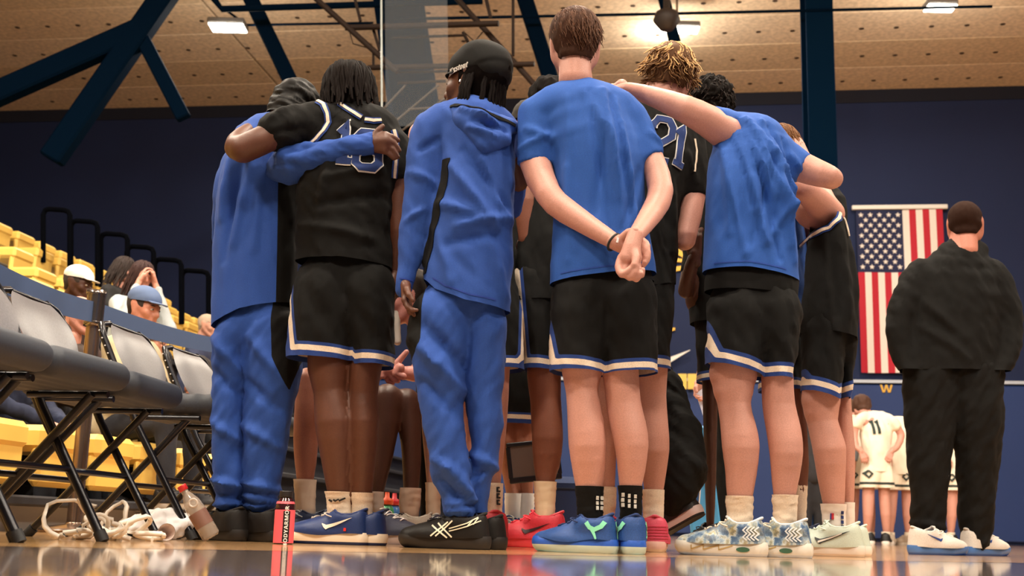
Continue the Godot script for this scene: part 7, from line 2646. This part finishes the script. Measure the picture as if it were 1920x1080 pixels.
# ---------------------------------------------------------------- the man at the right edge, the other team
func sideline_coach() -> void:
	var o := person("coach in black jacket and trousers with white trainers standing in front of the flag", 6.1, 1765)
	var f := Field.new()
	f.k = 0.022
	limb(f, [[1800, 500, 34, 0.0], [1806, 455, 26, 0.0], [1808, 425, 24, 0.0]])
	var m := f.mesh(0.012)
	var x := head_frame(1810, 428, 0.0, -22, 2, 0, 1.1)
	join(m, head_shape(), x)
	part("body", m, skin([196, 128, 108]), o)
	face(x, [196, 128, 108], o)
	part("hair_mass", hair_cap(x, 0.002, 900.0, -0.05, -0.045, 0.006, 0.008), paint(42, 26, 20, 0.85, {"spec": 0.2}), o)
	var c := cloth(0.007, 0.5, 7.0, 2.6)
	rows(c.f, [[492, 1745, 1850, 0.0, 0.1], [530, 1705, 1885, 0.0, 0.125], [590, 1700, 1880, 0.0, 0.135], [650, 1690, 1880, 0.0, 0.135], [720, 1684, 1880, 0.0, 0.135]])
	limb(c.f, [[1724, 514, 27, 0.0], [1699, 560, 28, 0.0], [1682, 618, 23, 0.02], [1690, 665, 18, 0.04], [1706, 700, 13, 0.08]])
	limb(c.f, [[1862, 514, 27, 0.0], [1886, 570, 27, 0.0], [1896, 630, 22, 0.02], [1888, 680, 17, 0.06], [1872, 705, 13, 0.08]])
	limb(c.f, [[1778, 470, 16, 0.0], [1806, 462, 22, 0.0], [1836, 470, 16, 0.0]])
	crease(c, [[1710, 560, 1790, 640, 8, 0.008], [1720, 620, 1800, 680, 8, 0.008]])
	part("jacket", top_cut(c, 0.0125, [[1600, 690], [1950, 695]]), black(), o)
	var p := cloth(0.008, -0.4, 7.0, 3.0)
	p.f.k = 0.02
	rows(p.f, [[700, 1692, 1800, 0.0, 0.12], [790, 1697, 1790, 0.0, 0.11], [890, 1704, 1780, 0.0, 0.095], [980, 1710, 1770, 0.0, 0.07], [1012, 1710, 1764, 0.0, 0.066]])
	rows(p.f, [[700, 1770, 1882, 0.0, 0.12], [790, 1786, 1878, 0.0, 0.11], [890, 1794, 1872, -0.03, 0.095], [980, 1800, 1862, -0.04, 0.07], [1012, 1802, 1858, -0.04, 0.066]])
	crease(p, [[1715, 980, 1765, 990, 5, 0.008], [1712, 1000, 1762, 1004, 4, 0.008]])
	part("trousers", sewn(p, 0.0125), black(), o)
	var spec := plain_shoe([226, 218, 210], [232, 222, 212], [230, 224, 216])
	spec["sole"] = paint(70, 110, 170, 0.3)
	spec["outsole"] = paint(54, 88, 146, 0.3)
	spec["cell"] = 0.006
	for q in [[1738, 5.95, -72.0], [1832, 6.15, -60.0]]:
		var sh := shoe(floor_point(q[0], q[1]), q[2], spec, o, 0.0, 1.15)
		swoosh(sh, paint(30, 60, 130, 0.5), 1.0, 0.62, 0.012)

func rival(label: String, ox: float, s: float, flip: float, d: float, number: String, hair: Array, kind: int) -> void:   # a white-shirted player, drawn after the one with number 11
	depth = d
	var X := func(px: float) -> float: return ox + (px - 1640.0) * s * flip
	var Y := func(py: float) -> float: return 1022.0 + (py - 1022.0) * s
	var o := thing("person", label, "person", floor_point(ox, d), 0.0, "players of the white team")
	var L := func(l: Array) -> Array:
		var r := []
		for q in l:
			r.append([X.call(q[0]), Y.call(q[1]), q[2] * s] + ([q[3]] if q.size() > 3 else []))
		return r
	var R := func(l: Array) -> Array:
		var r := []
		for q in l:
			var a: float = X.call(q[1])
			var b: float = X.call(q[2])
			r.append([Y.call(q[0]), minf(a, b), maxf(a, b), q[3], q[4]])
		return r
	var f := Field.new()
	f.k = 0.03
	rows(f, R.call([[900, 1618, 1640, 0.0, 0.08], [930, 1617, 1639, 0.0, 0.07], [965, 1618, 1637, 0.02, 0.06], [1000, 1620, 1632, 0.0, 0.04], [1016, 1621, 1631, 0.0, 0.035]]))
	rows(f, R.call([[900, 1646, 1668, 0.0, 0.08], [930, 1648, 1668, 0.0, 0.07], [965, 1651, 1670, 0.02, 0.06], [1000, 1656, 1668, 0.0, 0.04], [1016, 1656, 1667, 0.0, 0.035]]))
	if kind == 0:                                             # bent, hands on hips
		limb(f, L.call([[1607, 786, 8], [1602, 812, 7], [1604, 836, 6, 0.06], [1614, 845, 5, 0.1]]))
		limb(f, L.call([[1676, 796, 8], [1690, 815, 7], [1682, 838, 6, 0.06], [1672, 846, 5, 0.1]]))
	else:                                                     # arms folded round a team mate
		limb(f, L.call([[1612, 786, 8], [1606, 826, 7], [1618, 852, 6, 0.08]]))
		limb(f, L.call([[1666, 790, 8], [1678, 826, 7], [1668, 856, 6, 0.1]]))
	limb(f, L.call([[1636, 790, 12, -0.1], [1622, 772, 10, -0.2]]))
	limb(f, L.call([[1636, 795, 16, -0.08], [1643, 840, 18, 0.0], [1643, 885, 20, 0.0]]))
	limb(f, L.call([[1629, 905, 10], [1643, 880, 16], [1657, 905, 10]]))
	limb(f, L.call([[1609, 786, 7], [1640, 800, 10, -0.06], [1674, 792, 7]]))
	var m := f.mesh(0.021)
	var x := head_frame(X.call(1616.0), Y.call(766.0), -0.22, 0.0 if kind == 0 else 150.0 * flip, 25, 0, 1.12)
	join(m, head_shape(0.012), x)
	for sd in [-1.0, 1.0]:
		var w: Array = [1614, 845] if sd < 0 else [1672, 846]
		mirror_join(m, hand_shape(0.5, 0.05, 0.008), hand_at(P(X.call(float(w[0])), Y.call(float(w[1])), 0.1), P(X.call(w[0] + sd * -6.0), Y.call(w[1] + 14.0), 0.12), Vector3(0, 0, -1), sd * flip < 0.0))
	part("body", m, skin(LIGHT), o)
	if kind > 0:
		face(x, LIGHT, o)
	part("hair_mass", hair_cap(x, 0.01, 500.0, -0.06, -0.05, 0.016, 0.013), paint(hair[0], hair[1], hair[2], 0.8), o)
	var white := paint(232, 222, 204, 0.85, {"rim": 0.1})
	var c := cloth(0.008, 0.3, 5.0, 2.0)
	rows(c.f, R.call([[788, 1616, 1672, -0.12, 0.11], [815, 1612, 1672, -0.04, 0.13], [850, 1618, 1668, 0.0, 0.13], [890, 1616, 1674, 0.0, 0.14]]))
	limb(c.f, L.call([[1622, 782, 10, -0.08], [1609, 788, 11], [1605, 802, 10]]), 1.0)
	limb(c.f, L.call([[1660, 784, 10, -0.06], [1674, 792, 11], [1682, 803, 10]]), 1.0)
	var hl := line([[X.call(1500.0) if flip > 0 else X.call(1780.0), Y.call(880.0)], [X.call(1780.0) if flip > 0 else X.call(1500.0), Y.call(880.0)]], d - 0.1)
	var shirt := part("jersey", cut(sewn(c, 0.019), func(p): return p.y - hl[0].y)[0], white, o)
	if number != "":
		var green := paint(24, 44, 40, 0.8)
		var g := blank()
		for i in number.length():
			join(g, strip(c.f, pxs([[X.call(1637.0 + i * 9), Y.call(791.0)], [X.call(1641.0 + i * 9), Y.call(789.0)], [X.call(1643.0 + i * 9), Y.call(813.0)]], 0.15), 0.014, 0.014, 0.006, c))
		part("number", g, green, shirt)
	var q := cloth(0.008, 0.3, 5.0, 2.0)
	q.f.k = 0.012
	rows(q.f, R.call([[872, 1618, 1660, 0.0, 0.12], [895, 1613, 1650, 0.0, 0.13], [930, 1610, 1643, 0.0, 0.12]]))
	rows(q.f, R.call([[872, 1630, 1670, 0.0, 0.12], [895, 1640, 1674, 0.0, 0.13], [930, 1645, 1677, 0.0, 0.12]]))
	var y0 := P(ox, Y.call(914.0), 0.1).y
	var sp := cut(cut(sewn(q, 0.019), func(p): return p.y - y0)[0], func(p): return absf(p.y - y0 - 0.045) - 0.014)
	var sh := part("shorts", sp[0], white, o)
	part("dark_trim", sp[1], paint(36, 48, 46, 0.8), sh)
	part("shorts_emblem", strip(q.f, pxs([[X.call(1630.0), Y.call(882.0)], [X.call(1636.0), Y.call(888.0)], [X.call(1630.0), Y.call(895.0)], [X.call(1624.0), Y.call(888.0)], [X.call(1630.0), Y.call(882.0)]], 0.13), 0.009, 0.009, 0.006, q), paint(40, 52, 50, 0.8), sh)
	for i in 2:
		var ax: float = X.call(1626.0 if i == 0 else 1661.0)
		sock([[Y.call(997.0), ax - 8.0 * s, ax + 8.0 * s, 0.0, 0.055], [Y.call(1010.0), ax - 7.5 * s, ax + 7.5 * s, 0.0, 0.052], [Y.call(1018.0), ax - 7.0 * s, ax + 7.0 * s, 0.0, 0.05]], white, o, 0.002, 0.014)
		var spc := plain_shoe([22, 22, 24] if kind != 2 else [216, 200, 180], [226, 222, 216])
		spc["cell"] = 0.012
		shoe(floor_point(ax, d), 20.0 * (1 if i == 0 else -1), spc, o, 0.0, 1.1)

func far_people() -> void:
	rival("white team player wearing number 11 bending forward with hands on his hips", 1640, 1.0, 1.0, 13.0, "11", [70, 42, 28], 0)
	rival("white team player facing left between number 11 and the black trousers", 1690, 0.96, -1.0, 13.6, "", [60, 36, 26], 2)
	rival("white team player half hidden behind number 11's shoulder", 1612, 0.98, 1.0, 14.2, "", [96, 66, 44], 1)
	rival("white team player glimpsed at the far side of the black trousers", 1796, 0.95, 1.0, 13.4, "", [50, 32, 24], 1)
	# bystanders farther back
	for q in [["bystander in a grey shirt and dark trousers behind the far team", 1578, 13.9, [112, 116, 122], [60, 40, 30]], ["bystander in a red cap standing far behind the end player's legs", 1562, 20.5, [40, 44, 60], [190, 34, 44]], ["bystander in black standing far away between the blue-tee player and the end player", 1524, 13.2, [36, 36, 42], [40, 30, 24]]]:
		depth = q[2]
		var s: float = 13.0 / q[2]
		var o := thing("person", q[0], "person", floor_point(q[1], q[2]))
		var Y := func(py: float) -> float: return 1020.0 + (py - 1022.0) * s
		var f := Field.new()
		limb(f, [[q[1], Y.call(880.0), 14 * s], [q[1], Y.call(810.0), 14 * s], [q[1], Y.call(790.0), 10 * s], [q[1], Y.call(765.0), 9 * s]])
		limb(f, [[q[1] - 24 * s, Y.call(850.0), 6 * s], [q[1] - 22 * s, Y.call(805.0), 7 * s], [q[1], Y.call(800.0), 9 * s], [q[1] + 22 * s, Y.call(805.0), 7 * s], [q[1] + 24 * s, Y.call(850.0), 6 * s]])
		limb(f, [[q[1] - 24 * s, Y.call(850.0), 6 * s], [q[1] - 22 * s, Y.call(884.0), 5 * s, 0.05], [q[1] - 18 * s, Y.call(896.0), 4 * s, 0.08]])
		limb(f, [[q[1] + 24 * s, Y.call(850.0), 6 * s], [q[1] + 22 * s, Y.call(884.0), 5 * s, 0.05], [q[1] + 18 * s, Y.call(896.0), 4 * s, 0.08]])
		var m := f.mesh(0.022)
		var x := head_frame(q[1], Y.call(757.0), 0.0, 170, 5, 0, 1.1)
		join(m, head_shape(0.012), x)
		part("body", m, skin(TAN), o)
		part("hair_mass", hair_cap(x, 0.004, 500.0, -0.06, -0.05, 0.014, 0.013), paint(q[4][0], q[4][1], q[4][2], 0.8), o)
		var c := cloth(0.008, 0.3, 5.0, 2.0)
		rows(c.f, [[Y.call(800.0), q[1] - 24 * s, q[1] + 24 * s, 0.0, 0.11], [Y.call(890.0), q[1] - 22 * s, q[1] + 22 * s, 0.0, 0.13]])
		for sd in [-1, 1]:
			limb(c.f, [[q[1] + sd * 18 * s, Y.call(796.0), 10 * s], [q[1] + sd * 25 * s, Y.call(826.0), 10 * s], [q[1] + sd * 24 * s, Y.call(856.0), 9 * s]], 1.0)
		part("shirt", sewn(c, 0.021), fabric(q[3][0], q[3][1], q[3][2]), o)
		var p := cloth(0.006, 0.3, 5.0, 2.0)
		for sd in [-1, 1]:
			limb(p.f, [[q[1] + sd * 8 * s, Y.call(890.0), 15 * s], [q[1] + sd * 12 * s, Y.call(960.0), 11 * s], [q[1] + sd * 13 * s, Y.call(1010.0), 8 * s]])
		part("trousers", sewn(p, 0.021), fabric(26, 26, 32), o)
		for sd in [-1, 1]:
			var spc := plain_shoe([30, 30, 34], [180, 180, 180])
			spc["cell"] = 0.012
			shoe(floor_point(q[1] + sd * 13 * s, q[2]), 180.0 + sd * 15, spc, o)

# ---------------------------------------------------------------- the stand's spectators
func stand_height(p: Vector3) -> float:
	var a := deg_to_rad(YAW)
	var w := (p - Vector3(-2.35, 0, -5.0)).dot(Vector3(-cos(a), 0, -sin(a)))
	var r := clampf(floor(w / 0.62), -1.0, 9.0)
	return 0.44 + r * 0.38 + 0.065 if r >= 0.0 else 0.46

func spectator(label: String, px: float, py: float, yaw: float, shirt: Array, tone: Array, hat: String, hair: Array, lean := 0.0, hands_up := false, trousers := [30, 32, 42]) -> void:
	var d := 6.2
	var best := 9.0
	for i in 60:                                              # the row where a sitting figure's head meets this sight line
		var t := 6.2 + i * 0.13
		var e := absf(at(px, py, t).y - 0.8 - stand_height(at(px, py, t)))
		if e < best:
			best = e
			d = t
	depth = d
	var head := at(px, py, d)
	var fwd := Basis(Vector3.UP, deg_to_rad(yaw)) * Vector3(0, 0, -1)
	var side := Vector3(-fwd.z, 0, fwd.x)
	var hip := head + Vector3.DOWN * 0.72 - fwd * (0.08 + lean * 0.4)
	var neck := head + Vector3.DOWN * 0.13 - fwd * 0.02
	var sho := head + Vector3.DOWN * 0.24 - fwd * (0.04 + lean * 0.1)
	var o := thing("person", label, "person", hip + Vector3.DOWN * 0.12, 0.0, "spectators in the stand")
	var f := Field.new()
	f.k = 0.03
	f.seg(sho, neck, 0.06, 0.05)
	f.seg(sho + Vector3.DOWN * 0.08, hip, 0.09, 0.1)
	var hands := []
	for s in [-1.0, 1.0]:
		var el: Vector3 = sho + side * s * 0.24 + Vector3.DOWN * 0.27 + fwd * 0.1
		var ha: Vector3 = hip + side * s * 0.1 + fwd * 0.42 + Vector3.UP * 0.12
		if hands_up:
			ha = head + side * s * 0.07 + fwd * 0.12 + Vector3.DOWN * 0.06
			el = sho + side * s * 0.2 + fwd * 0.24 + Vector3.DOWN * 0.2
		f.seg(el, ha, 0.036, 0.027)
		f.seg(sho + side * s * 0.15 + Vector3.DOWN * 0.02, el, 0.042, 0.036)
		f.seg(sho, sho + side * s * 0.15 + Vector3.DOWN * 0.02, 0.05, 0.042)
		hands.append([el, ha])
	var m := f.mesh(0.019)
	var x := Transform3D(Basis(Vector3.UP, deg_to_rad(yaw)) * Basis(Vector3.RIGHT, -0.15), head)
	join(m, head_shape(0.0095), x)
	for s in 2:
		var dr: Vector3 = (hands[s][1] - hands[s][0]).normalized()
		mirror_join(m, hand_shape(0.6, 0.05, 0.008), hand_at(hands[s][1], hands[s][1] + dr, Vector3.DOWN if not hands_up else -side * (1.0 if s == 1 else -1.0), s == 0))
	part("body", m, skin(tone), o)
	face(x, tone, o)
	var c := cloth(0.008, 0.4, 6.0, 2.5)
	c.f.k = 0.05
	c.f.next()
	c.f.add(sho + side * -0.13, sho + side * 0.13, Vector3(0.07, 0.07, 0.07), Vector3(0.07, 0.07, 0.07))
	c.f.seg(sho + Vector3.DOWN * 0.06, hip, 0.14, 0.15)
	c.f.seg(sho + side * 0.08 + Vector3.DOWN * 0.08, hip + side * 0.07, 0.12, 0.12)
	c.f.seg(sho - side * 0.08 + Vector3.DOWN * 0.08, hip - side * 0.07, 0.12, 0.12)
	for s in 2:
		var sg := -1.0 if s == 0 else 1.0
		var el: Vector3 = hands[s][0]
		c.f.seg(sho + side * sg * 0.17, el, 0.06, 0.055)
		c.f.seg(el, el.lerp(hands[s][1], 0.85), 0.055, 0.042)
	part("top", sewn(c, 0.02), fabric(shirt[0], shirt[1], shirt[2]), o)
	var t := cloth(0.006, 0.4, 6.0, 2.5)
	for sg in [-1.0, 1.0]:
		var kn: Vector3 = hip + fwd * 0.45 + side * sg * 0.13 + Vector3.UP * 0.02
		t.f.seg(hip + side * sg * 0.09, kn, 0.095, 0.07)
		t.f.seg(kn, kn + Vector3.DOWN * 0.38 + fwd * 0.04, 0.066, 0.05)
	part("trousers", sewn(t, 0.021), fabric(trousers[0], trousers[1], trousers[2]), o)
	for sg in [-1.0, 1.0]:
		var spc := plain_shoe([40, 40, 46], [190, 188, 184])
		spc["cell"] = 0.012
		shoe(hip + fwd * 0.5 + side * sg * 0.13 + Vector3.DOWN * 0.46, yaw, spc, o)
	var hm := paint(hair[0], hair[1], hair[2], 0.75)
	match hat:
		"cap":
			part("hair_mass", hair_cap(x, 0.003, 600.0, -0.05, -0.05, 0.008, 0.012), paint(40, 28, 22, 0.8), o)
			var k: Dictionary = cut(head_cover(), func(q): return q.y - 0.045)[0]
			var cap := part("cap", join(blank(), k, x), hm, o)
			var rr := []
			for i in 9:
				var a := lerpf(-0.9, 0.9, i / 8.0)
				rr.append([x * Vector3(sin(a) * 0.085, 0.055, -cos(a) * 0.095), x * Vector3(sin(a) * 0.09, 0.042, -cos(a) * 0.13 - 0.03)])
			part("brim", sheet(rr, 0.005), hm, cap)
		"hair":
			part("hair_mass", hair_cap(x, 0.006, 600.0, -0.05, -0.06, 0.014, 0.011), hm, o)
		"long":
			part("hair_mass", hair_cap(x, 0.006, 600.0, -0.05, -0.06, 0.016, 0.011), hm, o)
			var fl := func(q: Vector3, tt: float, r: RandomNumberGenerator) -> Vector3:
				return Vector3(q.x * 1.5 + r.randf_range(-0.2, 0.2), -1.0, 0.2 + r.randf_range(-0.2, 0.2))
			part("long_hair", strands(x, 170, 0.24, 0.009, fl, 0.016, -0.02, -0.05, 23, 5, 5), hm, o)
		"grey":
			part("hair_mass", hair_cap(x, 0.003, 600.0, -0.03, -0.05, 0.006, 0.012), hm, o)
	if label.contains("glasses"):
		for s in [-1.0, 1.0]:
			var g := blank()
			var ring_pts := []
			for i in 13:
				ring_pts.append(x * Vector3(s * 0.032 + cos(TAU * i / 12.0) * 0.023, 0.002 + sin(TAU * i / 12.0) * 0.02, -0.112))
			tube(g, ring_pts, [0.003], 6)
			tube(g, [x * Vector3(s * 0.056, 0.008, -0.11), x * Vector3(s * 0.082, 0.01, 0.0)], [0.003], 6)
			part("glasses_rim", g, paint(36, 26, 28, 0.4), o)

func head_cover() -> Dictionary:
	if not made.has("cover"):
		var f := Field.new()
		f.k = 0.02
		f.next()
		f.add(Vector3(0, 0.055, 0.0), Vector3(0, 0.07, 0.008), Vector3(0.09, 0.082, 0.108), Vector3(0.088, 0.076, 0.104))
		made["cover"] = f.mesh(0.009)
	return made["cover"]

func spectators() -> void:
	spectator("spectator in a white cap seated near the top yellow seats at the far left", 145, 534, -100, [58, 34, 28], DARK, "cap", [230, 226, 220])
	spectator("woman with long dark hair in a black top seated high in the stand", 232, 508, -96, [20, 19, 22], LIGHT, "long", [36, 22, 18], 0.25, false, [60, 60, 70])
	spectator("woman in pale sleeves holding both hands to her face high in the stand", 266, 520, -140, [190, 200, 206], [226, 160, 140], "long", [52, 26, 24], 0.2, true)
	spectator("spectator in a grey-blue cap and cream shirt seated above the barrier belt", 268, 580, -110, [206, 190, 154], [206, 140, 118], "cap", [84, 104, 142], 0.1)
	spectator("bald spectator with a smooth head just left of the barrier post", 148, 592, -100, [70, 56, 50], [222, 156, 138], "bald", [0, 0, 0], 0.1)
	spectator("woman wearing glasses with hair pulled back between the two chair backs", 250, 634, -125, [26, 24, 28], [222, 160, 140], "hair", [110, 78, 52], 0.1)
	spectator("spectator in a cream hooded top behind the woman wearing glasses", 284, 640, -100, [214, 200, 160], [206, 146, 122], "hair", [120, 90, 60], 0.3)
	spectator("grey-haired spectator low in the stand beside the leftmost player", 388, 612, -100, [52, 60, 90], [206, 150, 128], "grey", [170, 150, 130], 0.2)
	spectator("spectator in dark jacket seated in the front row behind the bald head", 100, 640, -100, [34, 30, 34], TAN, "hair", [40, 28, 22], 0.2)
	spectator("spectator in dark clothes seated beside the leftmost player's trousers", 372, 700, -105, [24, 24, 28], TAN, "hair", [30, 22, 20], 0.3)
	spectator("spectator in a navy jacket in the stand at the far left edge", 45, 590, -100, [30, 40, 70], LIGHT, "hair", [70, 50, 36], 0.2)
